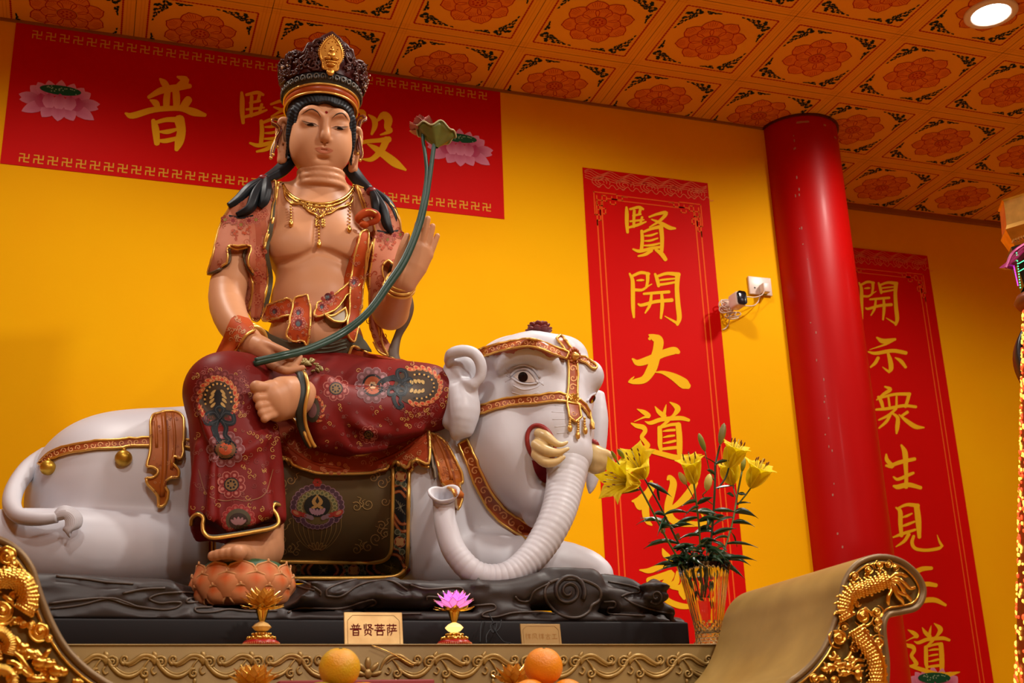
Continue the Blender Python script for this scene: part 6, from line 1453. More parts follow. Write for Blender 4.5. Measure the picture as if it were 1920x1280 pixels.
# ================================================================== LOTUS STALK held in both hands
stk = thing('lotus_stalk', W(480, 682, 3.63), 'long green lotus stalk with pink bud held across the statue', 'lotus stalk')
m_stem = mat('dark_green_stem', (0.016, 0.060, 0.040), 0.35)
m_pink = mat('dusty_pink_petal', (0.44, 0.115, 0.085), 0.45, 0, 0.3, 20); m_leafb = mat('yellow_green_leaf', (0.17, 0.175, 0.028), 0.45, 0, 0.35, 16, col2=(.06, .10, .02))
ST1 = [(476, 682, 3.585), (530, 669, 3.580), (580, 656, 3.63), (640, 628, 3.69), (690, 588, 3.70), (730, 535, 3.70), (760, 490, 3.695), (785, 430, 3.69), (798, 380, 3.68), (806, 330, 3.67), (812, 285, 3.66), (815, 270, 3.655)]
ST2 = [(478, 676, 3.582), (530, 664, 3.578), (580, 651, 3.63), (640, 622, 3.69), (688, 584, 3.70), (727, 530, 3.70), (756, 486, 3.695), (780, 430, 3.69), (793, 380, 3.68), (800, 330, 3.675), (798, 295, 3.67), (793, 262, 3.67), (793, 248, 3.67)]
for S_, r in ((ST1, [.0095]*8+[.0090, .0085, .008, .008]), (ST2, [.0085]*9+[.0075, .0065, .006, .006])):
    mb = MB(); mb.add(*ctube([W(*p) for p in S_], r, 8, 12)); mb.build('stem', m_stem, stk)
c = W(818, 262, 3.655); mb = MB(); V = []; F = []; seg = 60; rings = [(.006, -.03), (.012, -.022), (.032, -.004), (.055, .018), (.068, .030), (.060, .030), (.038, .014), (.01, .004)]
for i, (r, z) in enumerate(rings):
    for k in range(seg):
        a = 2*PI*k/seg; wv = (.007*math.sin(7*a)+.006*math.sin(4*a+1))*(r/.068)**2; V.append(c+[r*math.cos(a)*1.0, r*math.sin(a)*.9, z+wv-.012*math.cos(a)*(r/.07)])
F = [[i*seg+k, i*seg+(k+1) % seg, (i+1)*seg+(k+1) % seg, (i+1)*seg+k] for i in range(len(rings)-1) for k in range(seg)]
mb.add(V, F, 0); mb.add(*tube([np.array(V[4*seg+k]) for k in range(seg)], .0030, 6, closed=True), 1); mb.build('leaf', [m_leafb, mat('pale_leaf_rim', (.42, .40, .20), .4)], stk)
c = W(793, 246, 3.68); mb = MB()
def cup_petal(mb, c, R_, ln, wd, curl, th=.002, mi=0, n=7, m=5):
    V = []
    for sd in (1, -1):
        for i in range(n):
            t = i/(n-1); w = wd*math.sin(PI*min(1, .18+.80*t))**.8*(1-.98*max(0, (t-.75)/.25)**2)
            for j in range(m):
                u = -1+2*j/(m-1); x = curl*math.sin(t*PI*.62)+w*.35*(-u*u+1)*-.6; V.append(((x+sd*th*.5), u*w, ln*t))
    F = []
    for i in range(n-1):
        for j in range(m-1):
            q = [i*m+j, i*m+j+1, (i+1)*m+j+1, (i+1)*m+j]; F.append(q); F.append([a+n*m for a in q[::-1]])
    for i in range(n-1):
        for j in (0, m-1): F.append([i*m+j, (i+1)*m+j, (i+1)*m+j+n*m, i*m+j+n*m])
    mb.add(np.array(V) @ np.asarray(R_).T+c, F, mi)
for ring, (n_, tilt, ln, wd, cu_) in enumerate(((6, .95, .052, .022, .020), (6, .6, .056, .022, .018), (5, .3, .058, .022, .012), (4, .1, .055, .018, .004))):
    for k in range(n_): cup_petal(mb, c, roty(.0) @ rotz(2*PI*(k+.5*ring)/n_+.3) @ roty(tilt), ln, wd, cu_, .002)
mb.build('bud', m_pink, stk)
# ================================================================== LOTUS PEDESTAL under the right foot
ped = thing('lotus_pedestal', W(457, 1132, 3.56), 'orange lotus footstool with green top under the statue foot', 'pedestal')
c = W(457, 1063, 3.57); zt = c[2]; zb = W(457, 1128, 3.45)[2]; hgt = zt-zb; R1 = 93*mpp(457, 1090, 3.57)
mb = MB(); mb.add(*lathe([(.001, .022), (R1*.4, .019), (R1*.70, .010), (R1*.84, -.004), (R1*.86, -.02)], c, 40, sy=.85)); mb.build('seat', mat('green_lotus_top', (.040, .115, .040), .5, 0, .3, 20), ped)
mb = MB(); mb.add(*lathe([(R1*.84, -.012), (R1*.93, -hgt*.45), (R1*.82, -hgt*.95), (R1*.5, -hgt)], c, 40, sy=.85)); mb.build('core', mat('pale_orange', (.46, .17, .08), .5), ped)
CB = (.66, .26, .105); CT = (.62, .10, .012); CE = (.72, .36, .15)
for ring, (zt_, zb_, rr, n_, ph_) in enumerate(((.0, -.66, 1.0, 11, .0), (-.27, -.86, 1.035, 11, .5), (-.58, -1.0, 1.02, 11, .0))):
    for k in range(n_):
        a = 2*PI*(k+ph_)/n_
        if math.sin(a) > .75: continue
        mb = MB(); V = []; C = []; hw_ = PI/n_*1.12; NT, NS = 9, 11
        for i in range(NT):
            t = i/(NT-1); w = math.sin(PI*(.30+.70*t)*.5+.0)**1.0 if t < .55 else math.sqrt(max(0, 1-((t-.55)/.45)**2.2))
            w = max(w, .02)
            for j in range(NS):
                u = -1+2*j/(NS-1); aa = a+u*w*hw_; z = (zb_+(zt_-zb_)*t)*hgt+ .006*(t > .9)*(1-u*u); tt_ = (z/hgt)
                prof = np.interp(-tt_, [0, .45, .95, 1.0], [.90, .97, .86, .78]); r = R1*rr*prof+.012*(1-u*u)*math.sin(PI*min(1, t*.9+.1))+.006*max(0, t-.8)/.2
                V.append((c[0]+r*math.cos(aa), c[1]+.85*r*math.sin(aa), c[2]+z)); g_ = max(0, 1-abs(u)*1.25-abs(t-.72)*2.6)
                C.append(tuple(CB[q]*(1-g_)+CT[q]*g_ for q in range(3)))
        F = []; FC = []
        for i in range(NT-1):
            for j in range(NS-1): q = [i*NS+j, i*NS+j+1, (i+1)*NS+j+1, (i+1)*NS+j]; F.append(q); FC.append([C[x] for x in q])
        mb.add(V, F, 0, FC); ed = [V[i*NS] for i in range(NT)]+[V[(NT-1)*NS+j] for j in range(NS)]+[V[i*NS+NS-1] for i in range(NT)][::-1]; v_, f_ = tube(np.array(ed), .0032, 6); mb.add(v_, f_, 0, CE)
        mb.build('petal', PAINT, ped)
# ================================================================== ALTAR LEDGE with carved frieze
m_bronze = mat('bronze_gold_paint', (0.30, 0.19, 0.055), 0.42, 0.3, 0.3, 5, 0.05, 30)
m_bronze2 = mat('raised_bronze', (0.42, 0.27, 0.08), 0.36, 0.4, 0.25, 12)
YL = 3.12; lx0, lx1 = -0.75, 1.95
al = thing('altar', (0.8, 4.0, 0), 'bronze gold altar ledge with carved scroll frieze below the black plinth', 'altar')
mb = MB(); mb.add(*bbox_bevel((lx0, YL, 0), (lx1, 5.0, ZL), .004)); mb.add(*bbox_bevel((lx0, YL-.004, ZL-.004), (lx1, YL+.02, ZL+.0), .0018)); mb.build('altar_body', m_bronze, al)
fr = MB()
def fw(x, y, d=.0): return W(x, y, YL-d)
def ftube(pts, r, n=6): 
    P = [fw(p[0], p[1], .002) for p in pts]; fr.add(*ctube(P, r, n, 8), 0)
def fspiral(cx, cy, r, a0, sg, rr, turns=1.5):
    S_ = spiral(cx, cy, r, turns, a0, sg, 18); P = np.array([fw(p[0], p[1], .003) for p in S_]); fr.add(*tube(P, [rr*(1-.35*i/17) for i in range(18)], 8), 0)
U = 91.0
def frieze(x0, mir):
    X = lambda u: x0+u if not mir else x0+U-u
    s = -1 if mir else 1
    ftube([(X(-4), 1257), (X(4), 1240), (X(18), 1229), (X(34), 1229), (X(48), 1238), (X(60), 1244), (X(70), 1240)], [0.0026, 0.0048, 0.0054, 0.0058, 0.0058, 0.0051, 0.0032])
    ftube([(X(8), 1244), (X(20), 1234.5), (X(34), 1234), (X(47), 1243), (X(60), 1249)], [.001, .0030, .0034, .0034, .0015])
    ftube([(X(40), 1256), (X(58), 1262.5), (X(74), 1258), (X(86), 1247)], [.0015, .0030, .0030, .0015])
    fspiral(X(66), 1236, 9, PI/2, -s, .0036, 1.5)
    ftube([(X(30), 1250), (X(42), 1262), (X(58), 1268), (X(76), 1263), (X(90), 1250), (X(98), 1238)], [0.0026, 0.0045, 0.0054, 0.0054, 0.0048, 0.0038])
    fspiral(X(89), 1241, 13, 0.3 if not mir else PI-.3, -s, .0042, 1.8)
    ftube([(X(20), 1236), (X(28), 1246), (X(32), 1254)], [0.0019, 0.0032, 0.0026]); fspiral(X(28), 1262, 9, -1.2, s, .0036, 1.5)
    ftube([(X(12), 1250), (X(16), 1256), (X(12), 1263), (X(6), 1260)], [0.0026, 0.0032, 0.0026, 0.0019])
    for (a, b) in ((100, 1228), (104, 1236)): fr.add(*ball(fw(X(a), b, .002), (.006, .004, .011), 8, 6, roty(.5*s)), 0)
    fr.add(*ball(fw(X(26), 1277, .001), (.005, .004, .008), 8, 6), 0)
for k in range(7): frieze(712+k*U+4, False); frieze(664-(k+1)*U, True)
for k, (x, y, rx, rz, a) in enumerate(((690, 1243, .008, .016, 0), (678, 1250, .007, .016, -.8), (702, 1250, .007, .016, .8), (674, 1262, .006, .015, -1.3), (706, 1262, .006, .015, 1.3), (690, 1262, .010, .012, 0))): fr.add(*ball(fw(x, y, .002), (rx, .006, rz), 12, 8, roty(a)), 0)
fr.build('frieze', m_bronze2, al)
# ================================================================== ALTAR TABLE with upswept scroll ends and gilded dragons
YT0, YT1, XM = 2.50, 3.075, 0.775
tb = thing('altar_table', (XM, 2.8, 0), 'bronze altar table with upswept scroll ends carved with gilded dragons', 'table')
m_tab = mat('brushed_bronze', (0.46, 0.30, 0.080), 0.42, 0.2, 0.45, 4.5, 0.04, 12, col2=(0.27, 0.165, 0.040))
m_rim = mat('grey_bronze_rim', (0.22, 0.135, 0.050), 0.42, 0.3, 0.25, 8)
m_gilt = mat('bright_gilt', (1.0, 0.64, 0.12), 0.22, 1.0, 0.30, 60)
m_panel = mat('dull_panel_gold', (0.20, 0.125, 0.030), 0.45, 0.4, 0.3, 20)
inner = [(1.36, .118), (1.40, .133), (1.443, .158), (1.484, .187), (1.507, .200), (1.541, .224), (1.577, .260), (1.606, .306), (1.629, .356), (1.648, .404), (1.677, .439), (1.714, .460), (1.764, .469)]
outer = [(1.818, .460), (1.858, .430), (1.875, .393), (1.866, .360), (1.840, .337), (1.797, .328), (1.766, .322), (1.752, .302), (1.749, .265), (1.748, .220), (1.738, .170), (1.715, .105), (1.675, .030), (1.63, -.03), (1.58, -.07), (1.52, -.09), (1.44, -.08), (1.38, -.03), (1.36, .03)]
prof = catmull(np.array(inner+outer+[inner[0]]), 5)[:-1]
ZT = EYE+.108
def end_piece(mir):
    P2 = [(XM+(XM*0+(x-XM))*(-1 if mir else 1), z+EYE) for x, z in prof]
    n = len(P2); mb = MB()
    V = [(x, YT0, z) for x, z in P2]+[(x, YT1, z) for x, z in P2]
    F = [[i, (i+1) % n, n+(i+1) % n, n+i] if not mir else [i, n+i, n+(i+1) % n, (i+1) % n] for i in range(n)]
    mb.add(V, F, 0)
    T2, TF_, lp = poly_fill(P2, .03)
    for Y, fl in ((YT0+.006, False), (YT1, True)):
        q = [[a for a in f] for f in TF_]; mb.add([(x, Y, z) for x, z in T2], [f[::-1] if fl else f for f in q], 0)
    o = mb.build('scroll_end', [m_tab], tb)
    C = np.array(P2); ctr = C.mean(0); T = np.roll(C, -1, 0)-np.roll(C, 1, 0); T /= np.linalg.norm(T, axis=1)[:, None]; N_ = np.stack([T[:, 1], -T[:, 0]], 1)*(-1 if mir else 1)
    # inward normals: check with centroid area sign
    A = .5*np.sum(C[:, 0]*np.roll(C[:, 1], -1)-np.roll(C[:, 0], -1)*C[:, 1]); N_ = np.stack([-T[:, 1], T[:, 0]], 1)*np.sign(A)
    rm = MB(); V = []; prof_r = [(0, .0), (.002, -.005), (.007, -.007), (.012, -.004), (.0135, .004), (.0155, .0), (.018, -.002), (.020, .002), (.021, .010)]
    for c, nn in zip(C, N_):
        for d, h in prof_r: V.append((c[0]+nn[0]*d, YT0+h, c[1]+nn[1]*d))
    m = len(prof_r); F = [[i*m+j, ((i+1) % n)*m+j, ((i+1) % n)*m+j+1, i*m+j+1] for i in range(n) for j in range(m-1)]
    rm.add(V, F, 0); rm.build('rim', m_rim, o)
    pm = MB(); I2 = C+N_*.0205; T3, TF3, lp = poly_fill(I2, .03); pm.add([(x, YT0+.004, z) for x, z in T3], TF3, 0); pm.add(*tube([(x, YT0-.001, z) for x, z in I2], .0030, 6, closed=True), 1); pm.build('panel', [m_panel, m_gilt], o)
    return o
e_r, e_l = end_piece(False), end_piece(True)
mb = MB(); mb.add(*bbox_bevel((XM-.62, YT0+.004, ZT-.06), (XM+.62, YT1, ZT), .004)); mb.build('table_top', m_tab, tb)
for x in (XM-.52, XM+.52):
    for y in (YT0+.05, YT1-.10): mb = MB(); mb.add(*bbox_bevel((x-.04, y, 0), (x+.04, y+.06, ZT-.059), .006)); mb.build('leg', m_tab, tb)
GX = crop(1480, 1030, 5.12); GL = crop(0, 990, 4.413)
def dragon(parent, cr, body_paths, sp, manes, claws, seed, sc):
    mb = MB(); r_ = random.Random(seed); pt = lambda p, d=.004: W(*cr(*p[:2]), YT0-d)
    s = mpp(1600, 1150, YT0)/sc
    for P_, r in body_paths:
        C = catmull(np.array([(*p, r) for p in P_], float), 10); C3 = np.array([pt(p, .005) for p in C]); mb.add(*tube(C3, r*s*.93, 12), 0)
        T = np.gradient(C[:, :2], axis=0); T /= np.linalg.norm(T, axis=1)[:, None]; L_ = np.r_[0, np.cumsum(np.linalg.norm(np.diff(C[:, :2], axis=0), axis=1))]; d = 0; row = 0
        while d < L_[-1]:
            x, y = np.interp(d, L_, C[:, 0]), np.interp(d, L_, C[:, 1]); tx, ty = np.interp(d, L_, T[:, 0]), np.interp(d, L_, T[:, 1])
            for k in range(-3, 4):
                u = (k+.5*(row % 2))/3.4
                if abs(u) > 1: continue
                q = (x-ty*u*r, y+tx*u*r); p = pt(q, .005+r*s*math.sqrt(max(0, 1-u*u))*.92); mb.add(*ball(p, (r*s*.27, r*s*.13, r*s*.27), 8, 5), 0)
            if row % 2 == 0:
                for sg in (1,):
                    q0 = (x-ty*r*1.0*sg, y+tx*r*1.0*sg); q1 = (x-ty*r*1.45*sg+tx*r*.3, y+tx*r*1.45*sg+ty*r*.3); mb.add(*tube([pt(q0, .006), pt(q1, .008)], [r*s*.24, r*s*.05], 6), 0)
            d += r*.40; row += 1
    for (x, y, r, sg, a0) in sp:
        mb_, mb = mb, MB()
        S_ = spiral(x, y, r, 1.6, a0, sg, 20); mb.add(*tube([pt(p, .006+.006*i/19) for i, p in enumerate(S_)], [r*s*.20*(1-.3*i/19) for i in range(20)], 8), 0)
        mb.add(*ball(pt((x, y), .004), (r*s*.85, .006, r*s*.85), 12, 8), 0); mb.add(*ball(pt((x, y), .014), (r*s*.22, r*s*.2, r*s*.22), 8, 6), 0)
        S_ = [(x+r*1.2*math.cos(t), y+r*1.2*math.sin(t)) for t in np.linspace(a0, a0-sg*2.6, 8)]; mb.add(*ctube([pt(p, .005) for p in S_], [r*s*.05, r*s*.13, r*s*.16, r*s*.17, r*s*.16, r*s*.14, r*s*.1, r*s*.04], 3, 7), 0)
        mb.build('cloud_scroll', m_gilt, parent); mb = mb_
    for P_ in manes:
        mb.add(*ctube([pt(p, .007+.004*math.sin(i)) for i, p in enumerate(P_)], [.0052]*(len(P_)-1)+[.0012], 6, 7), 0)
    for (x, y, rx, ry) in claws:
        mb.add(*ball(pt((x, y), .008), (rx*s, .009, ry*s), 10, 7), 0)
    for k in range(26):
        x, y, rx, ry = claws[r_.randrange(len(claws))]; a = r_.uniform(0, 6.28); q0 = (x+rx*.6*math.cos(a), y+ry*.6*math.sin(a)); q1 = (x+rx*1.35*math.cos(a+.3), y+ry*1.35*math.sin(a+.3)); mb.add(*tube([pt(q0, .012), pt(q1, .014)], [.0042, .0010], 6), 0)
    C2 = np.array([(XM+(x-XM)*(-1 if parent is e_l else 1), z+EYE) for x, z in prof]); T2, F2, lp2 = poly_fill(C2, .02); E2 = C2
    k = 0; tries = 0
    while k < 44 and tries < 2000:
        tries += 1; q = T2[r_.randrange(len(T2))]+np.array([r_.uniform(-.01, .01), r_.uniform(-.01, .01)])
        if np.min(np.linalg.norm(E2-q, axis=1)) < .033: continue
        rr = r_.uniform(.006, .012); a0 = r_.uniform(0, 6.28); sg = r_.choice((-1, 1)); n_ = 12
        cmb = MB(); cmb.add(*tube([(q[0]+rr*(1-.85*i/n_)*math.cos(a0+sg*i*.62), YT0-.001-.003*i/n_, q[1]+rr*(1-.85*i/n_)*math.sin(a0+sg*i*.62)) for i in range(n_+1)], [.0026*(1-.4*i/n_) for i in range(n_+1)], 6), 0)
        cmb.add(*ball((q[0], YT0+.001, q[1]), (rr*.8, .004, rr*.8), 8, 5), 0); cmb.build('cloud_curl', m_gilt, parent); k += 1
    return mb.build('dragon_relief', m_gilt, parent)
dragon(e_r, GX, [([(940, 295), (860, 315), (770, 365), (660, 385), (580, 430), (545, 510), (530, 590), (560, 650)], 78), ([(650, 770), (700, 850), (770, 940), (825, 1040), (850, 1150), (850, 1290)], 86)],
       [(760, 195, 44, 1, 0), (865, 148, 40, -1, 2), (950, 140, 34, 1, 1), (1020, 168, 28, -1, 0), (628, 262, 50, 1, 3), (710, 640, 80, -1, 0), (840, 600, 52, 1, 1), (850, 690, 46, -1, 2), (475, 850, 78, 1, 4), (855, 890, 60, -1, 3), (530, 745, 34, 1, 0), (840, 760, 34, 1, 0), (240, 1230, 46, 1, 2), (430, 1250, 40, -1, 0)],
       [[(955, 285), (1010, 240), (1070, 235), (1110, 255), (1145, 262)], [(960, 295), (1030, 275), (1100, 320), (1150, 370), (1195, 365), (1195, 345)], [(965, 305), (1030, 310), (1080, 370), (1110, 430), (1160, 480), (1168, 510)], [(960, 315), (1000, 370), (1030, 440), (1080, 490), (1100, 540)], [(950, 320), (975, 390), (950, 450), (945, 510), (968, 540)], [(955, 310), (1010, 350), (1050, 410), (1120, 440), (1165, 470)],
        [(420, 980), (440, 1020), (410, 1050), (380, 1030), (360, 1050)], [(590, 980), (560, 1040), (520, 1060)], [(700, 1060), (640, 1060), (600, 1100), (560, 1090)], [(710, 1110), (650, 1120), (600, 1160)], [(470, 1190), (520, 1200), (580, 1180), (640, 1200)]],
       [(390, 1130, 72, 46), (340, 1150, 44, 30), (480, 1110, 62, 42), (560, 1120, 52, 40), (460, 1060, 40, 34), (600, 1050, 40, 36), (520, 1180, 60, 30), (660, 1200, 50, 60), (310, 1230, 46, 34)], 5, 5.12)
dragon(e_l, GL, [([(-60, 450), (20, 405), (110, 400), (190, 440), (232, 520), (238, 620), (200, 690)], 74), ([(-40, 850), (40, 870), (90, 950), (70, 1040)], 44), ([(-30, 1160), (60, 1180), (110, 1240), (100, 1300)], 40)],
       [(55, 235, 66, 1, 0), (330, 850, 72, -1, 1), (20, 690, 88, 1, 3), (250, 800, 34, 1, 1), (400, 915, 30, 1, 0), (110, 300, 40, -1, 2), (190, 790, 30, -1, 0)],
       [[(90, 1010), (160, 1060), (210, 1130), (250, 1190), (300, 1230)], [(60, 1100), (140, 1120), (190, 1180), (240, 1220), (330, 1250)], [(180, 960), (220, 1010), (290, 1070), (330, 1110)], [(130, 900), (160, 960), (150, 1040)], [(300, 1010), (350, 1060), (400, 1020), (420, 990)], [(30, 560), (90, 600), (110, 640)]],
       [(250, 1040, 62, 40), (190, 990, 50, 40), (330, 1110, 60, 36), (400, 1120, 60, 34), (470, 1180, 60, 40), (520, 1190, 40, 34), (160, 1170, 50, 34), (300, 1250, 70, 30), (100, 1230, 46, 50), (430, 1260, 50, 26), (640, 1270, 40, 26)], 6, 4.413)
# ================================================================== CRYSTAL LOTUS LAMPS
m_amber = glass_mat('amber_crystal', (0.95, 0.55, 0.10), 0.06, 1.5, 0.55)
m_redp = mat('red_plastic', (.42, .012, .008), .3)
m_bright = mat('polished_gold', (0.86, 0.56, 0.12), 0.16, 1.0)
m_purple = emit_mat('purple_lit_crystal', (0.60, 0.17, 0.85), 1.1)
m_violet = emit_mat('violet_lit_crystal', (0.75, 0.22, 0.62), 0.9)
m_core = emit_mat('white_lit_crystal', (0.95, 0.72, 1.0), 6.5)
def lotus_lamp(px, Y, z0, label, lit):
    c = np.array([W(px, 1200, Y)[0], Y, z0]); t = thing('lotus_lamp', c, label, 'lamp', None)
    mb = MB(); mb.add(*lathe([(.001, .0005), (.044, .0005), (.046, .006), (.044, .018), (.038, .021), (.001, .021)], c, 8), 0)
    for k in range(26):
        a = -PI/2+(k-13)*.13; p = c+[.0452*math.cos(a), .0452*math.sin(a), .011]; mb.add(*ball(p, (.0018, .0018, .004), 6, 4), 1)
    mb.build('base', [m_redp, mat('gold_marks', (.5, .12, .02), .4)], t)
    mb = MB(); mb.add(*lathe([(.034, .0212), (.036, .026), (.030, .030), (.024, .031), (.024, .037), (.018, .039), (.012, .041)], c, 24), 0)
    for k in range(16): a = 2*PI*k/16; mb.add(*ball(c+[.034*math.cos(a), .034*math.sin(a), .0265], .0042, 8, 6), 0); mb.add(*ball(c+[.023*math.cos(a), .023*math.sin(a), .036], .003, 6, 5), 0)
    mb.build('collar', m_bright, t)
    mb = MB(); mb.add(*lathe([(.006, .041), (.017, .046), (.025, .054), (.017, .062), (.007, .067)], c, 12), 0); mb.build('bulb', mat('yellow_crystal', (.95, .62, .22), .15) if not lit else emit_mat('glowing_bulb', (1, .68, .22), 1.2), t, smooth=False)  # bulbs of unlit lamps have a plain yellow colour, no emission
    mb = MB(); mb.add(*lathe([(.007, .067), (.010, .075), (.015, .092), (.019, .104), (.012, .106), (.001, .106)], c, 16, wob=lambda a: 1+.05*math.cos(8*a)), 0); mb.build('stem', m_bright, t)
    mb = MB()
    for k in range(10): cup_petal(mb, c+[0, 0, .100], rotz(2*PI*k/10+.15) @ roty(1.28), .056, .012, .010, .0018, 0, 6, 3)
    mb.build('leaf_dish', m_bright, t)
    for ring, (n_, tilt, ln, wd) in enumerate(((10, 1.12, .060, .0115), (9, .80, .058, .012), (8, .50, .054, .012), (6, .2, .046, .011))):
        mb = MB()
        for k in range(n_):
            R_ = rotz(2*PI*(k+.5*ring)/n_) @ roty(tilt); V = np.array([(0, 0, 0), (.0, wd, ln*.62), (.0, -wd, ln*.62), (.0055, 0, ln*.55), (-.0055, 0, ln*.55), (0, 0, ln)])
            F = [[0, 1, 3], [0, 3, 2], [5, 3, 1], [5, 2, 3], [0, 4, 1], [0, 2, 4], [5, 1, 4], [5, 4, 2]]; mb.add((V+[.004, 0, 0]) @ R_.T+c+[0, 0, .105], F, 0)
            mb.add(*tube(np.array([V[0], V[1], V[5], V[2], V[0]]) @ R_.T+R_ @ np.array([.004, 0, 0])+c+[0, 0, .105], .0009, 5), 1)
        mb.build('petal_ring', [(m_violet if ring == 0 else m_purple) if lit else m_amber, m_bright if not lit else mat('gilt_edge', (.8, .4, .3), .2, .6)], t, smooth=False)
    mb = MB(); mb.add(*ball(c+[0, 0, .122], (.018, .018, .016) if lit else (.012, .012, .014), 12, 8), 0); mb.build('heart', m_core if lit else m_amber, t)
lotus_lamp(490, 3.24, ZL+.0005, 'unlit golden crystal lotus lamp on a red base in front of the orange pedestal', False)
lotus_lamp(852, 3.24, ZL+.0005, 'glowing purple crystal lotus lamp below the elephant trunk', True)
lotus_lamp(478, 2.90, ZT+.0005, 'golden crystal lotus lamp at the bottom edge, left of the oranges', False)
lotus_lamp(962, 2.92, ZT+.0005, 'golden crystal lotus lamp half hidden behind the right orange pile', False)
# ================================================================== NAME PLAQUES
m_brass = mat('brass_plate', (0.86, 0.60, 0.24), 0.34, 0.25, 0.25, 16, col2=(.62, .36, .12))
m_ink = (.13, .008, .006)
G = {}
G['pu'] = [[(30, 5, 5), (38, 16, 6)], [(72, 4, 6), (62, 16, 5)], [(14, 20, 6), (86, 18, 6)], [(40, 20, 6), (40, 42, 6)], [(60, 20, 6), (60, 42, 6)], [(22, 27, 5), (28, 38, 5)], [(80, 26, 5), (72, 38, 5)], [(3, 45, 7), (97, 44, 8)], [(28, 56, 7), (28, 98, 7)], [(28, 56, 6), (72, 56, 7), (72, 98, 7)], [(30, 76, 6), (70, 76, 6)], [(30, 96, 6), (72, 95, 6)]]
G['xian'] = [[(20, 8, 7), (20, 42, 7)], [(36, 4, 7), (36, 46, 7)], [(50, 10, 6), (84, 9, 7), (70, 30, 6), (48, 46, 4)], [(54, 18, 5), (76, 36, 7), (96, 44, 8)], [(26, 54, 7), (26, 80, 7)], [(26, 54, 6), (74, 53, 7), (74, 80, 7)], [(50, 60, 6), (46, 80, 6), (22, 97, 5)], [(54, 80, 5), (80, 96, 8)]]
G['pusa1'] = [[(8, 14, 7), (92, 13, 7)], [(34, 3, 6), (34, 24, 6)], [(66, 3, 6), (66, 24, 6)], [(50, 24, 6), (52, 32, 6)], [(20, 35, 6), (80, 34, 6)], [(34, 38, 5), (38, 50, 5)], [(66, 37, 5), (60, 50, 5)], [(5, 54, 7), (95, 53, 7)], [(26, 64, 7), (26, 96, 7)], [(26, 64, 6), (74, 64, 7), (74, 96, 7)], [(28, 92, 6), (74, 92, 6)]]
G['sa'] = [[(8, 14, 7), (92, 13, 7)], [(34, 3, 6), (34, 24, 6)], [(66, 3, 6), (66, 24, 6)], [(14, 34, 6), (14, 96, 6)], [(14, 34, 6), (34, 34, 6), (26, 52, 5), (36, 64, 6), (22, 76, 4)], [(64, 28, 5), (67, 35, 5)], [(44, 40, 6), (90, 39, 6)], [(56, 44, 5), (60, 54, 5)], [(80, 44, 5), (74, 54, 5)], [(44, 60, 6), (94, 58, 7)], [(50, 60, 6), (48, 80, 6), (38, 97, 4)]]
G['a'] = [[(20, 4, 7), (20, 96, 7)], [(4, 26, 6), (38, 26, 6)], [(20, 34, 5), (4, 62, 4)], [(48, 18, 6), (96, 16, 6)], [(54, 34, 5), (90, 34, 5)], [(54, 52, 5), (90, 52, 5)], [(44, 72, 6), (96, 70, 6)], [(70, 6, 6), (70, 94, 6)]]
G['b'] = [[(16, 12, 6), (14, 60, 6), (4, 96, 4)], [(16, 12, 6), (82, 10, 7), (82, 70, 6), (96, 92, 7)], [(34, 30, 5), (66, 72, 6)], [(66, 28, 5), (32, 74, 5)]]
G['gu'] = [[(6, 28, 7), (94, 26, 7)], [(50, 4, 7), (50, 54, 7)], [(26, 56, 6), (26, 96, 6)], [(26, 56, 6), (74, 56, 6), (74, 96, 6)], [(28, 90, 6), (74, 90, 6)]]
G['gong'] = [[(16, 16, 7), (84, 15, 7)], [(50, 16, 7), (50, 84, 7)], [(6, 84, 7), (94, 83, 8)]]
def plaque(px0, px1, py0, Y, label, chars, cy, cw, gap, ink, m, tilt=.16):
    a, b = W(px0, 1200, Y), W(px1, 1200, Y); top = W((px0+px1)/2, py0, Y+.02); h = top[2]-ZL-.001; w = b[0]-a[0]; c = np.array([(a[0]+b[0])/2, Y, ZL+.001]); R_ = rotx(-tilt)
    t = thing('plaque', c, label, 'sign'); T_ = lambda V: np.asarray(V, float) @ R_.T+c+[0, 0, .002]
    mb = MB(); V, F = bbox_bevel((-w/2, -.003, 0), (w/2, .003, h/math.cos(tilt)), .0012); mb.add(T_(V), F, 0)
    q = w*.055; q2 = w*.09; hh = h/math.cos(tilt); fr_ = [(-w/2+q, q), (w/2-q, q), (w/2-q, hh-q2-q), (w/2-q-q2, hh-q), (-w/2+q+q2, hh-q), (-w/2+q, hh-q2-q)]
    for i in range(6): v, f = tube(T_([(fr_[i][0], -.0032, fr_[i][1]), (fr_[(i+1) % 6][0], -.0032, fr_[(i+1) % 6][1])]), .0007, 5); mb.add(v, f, 1)
    n = len(chars)
    for k, ch in enumerate(chars):
        x0 = (k-(n-1)/2)*gap*w-cw*w/2
        for i, s_ in enumerate(G[ch]):
            V, F = stroke2([(a_, b_, c_*1.55) for a_, b_, c_ in s_], 3); V = np.array([(x0+x/100*cw*w, -.0034-.00002*i, hh*cy-(y-50)/100*cw*w*1.05) for x, y in V]); mb.add(T_(V), F, 2, ink)
    mb.build('plate', [m, mat('engraved_line', (.30, .16, .04), .5, .4), PRINT], t, smooth=False)
    for s in (-1, 1):
        mb = MB(); V, F = box((s*w*.42-.005, -.012, -.0010), (s*w*.42+.005, .045, .0012)); mb.add(V+c, F); V, F = box((s*w*.42-.004, -.010, .001), (s*w*.42+.004, -.006, .009)); mb.add(V+c, F); mb.build('foot', m_blk, t, smooth=False)
plaque(646, 756, 1150, 3.24, 'bright brass name plaque with four red characters at the middle of the ledge', ['pu', 'xian', 'pusa1', 'sa'], .50, .195, .205, m_ink, m_brass)
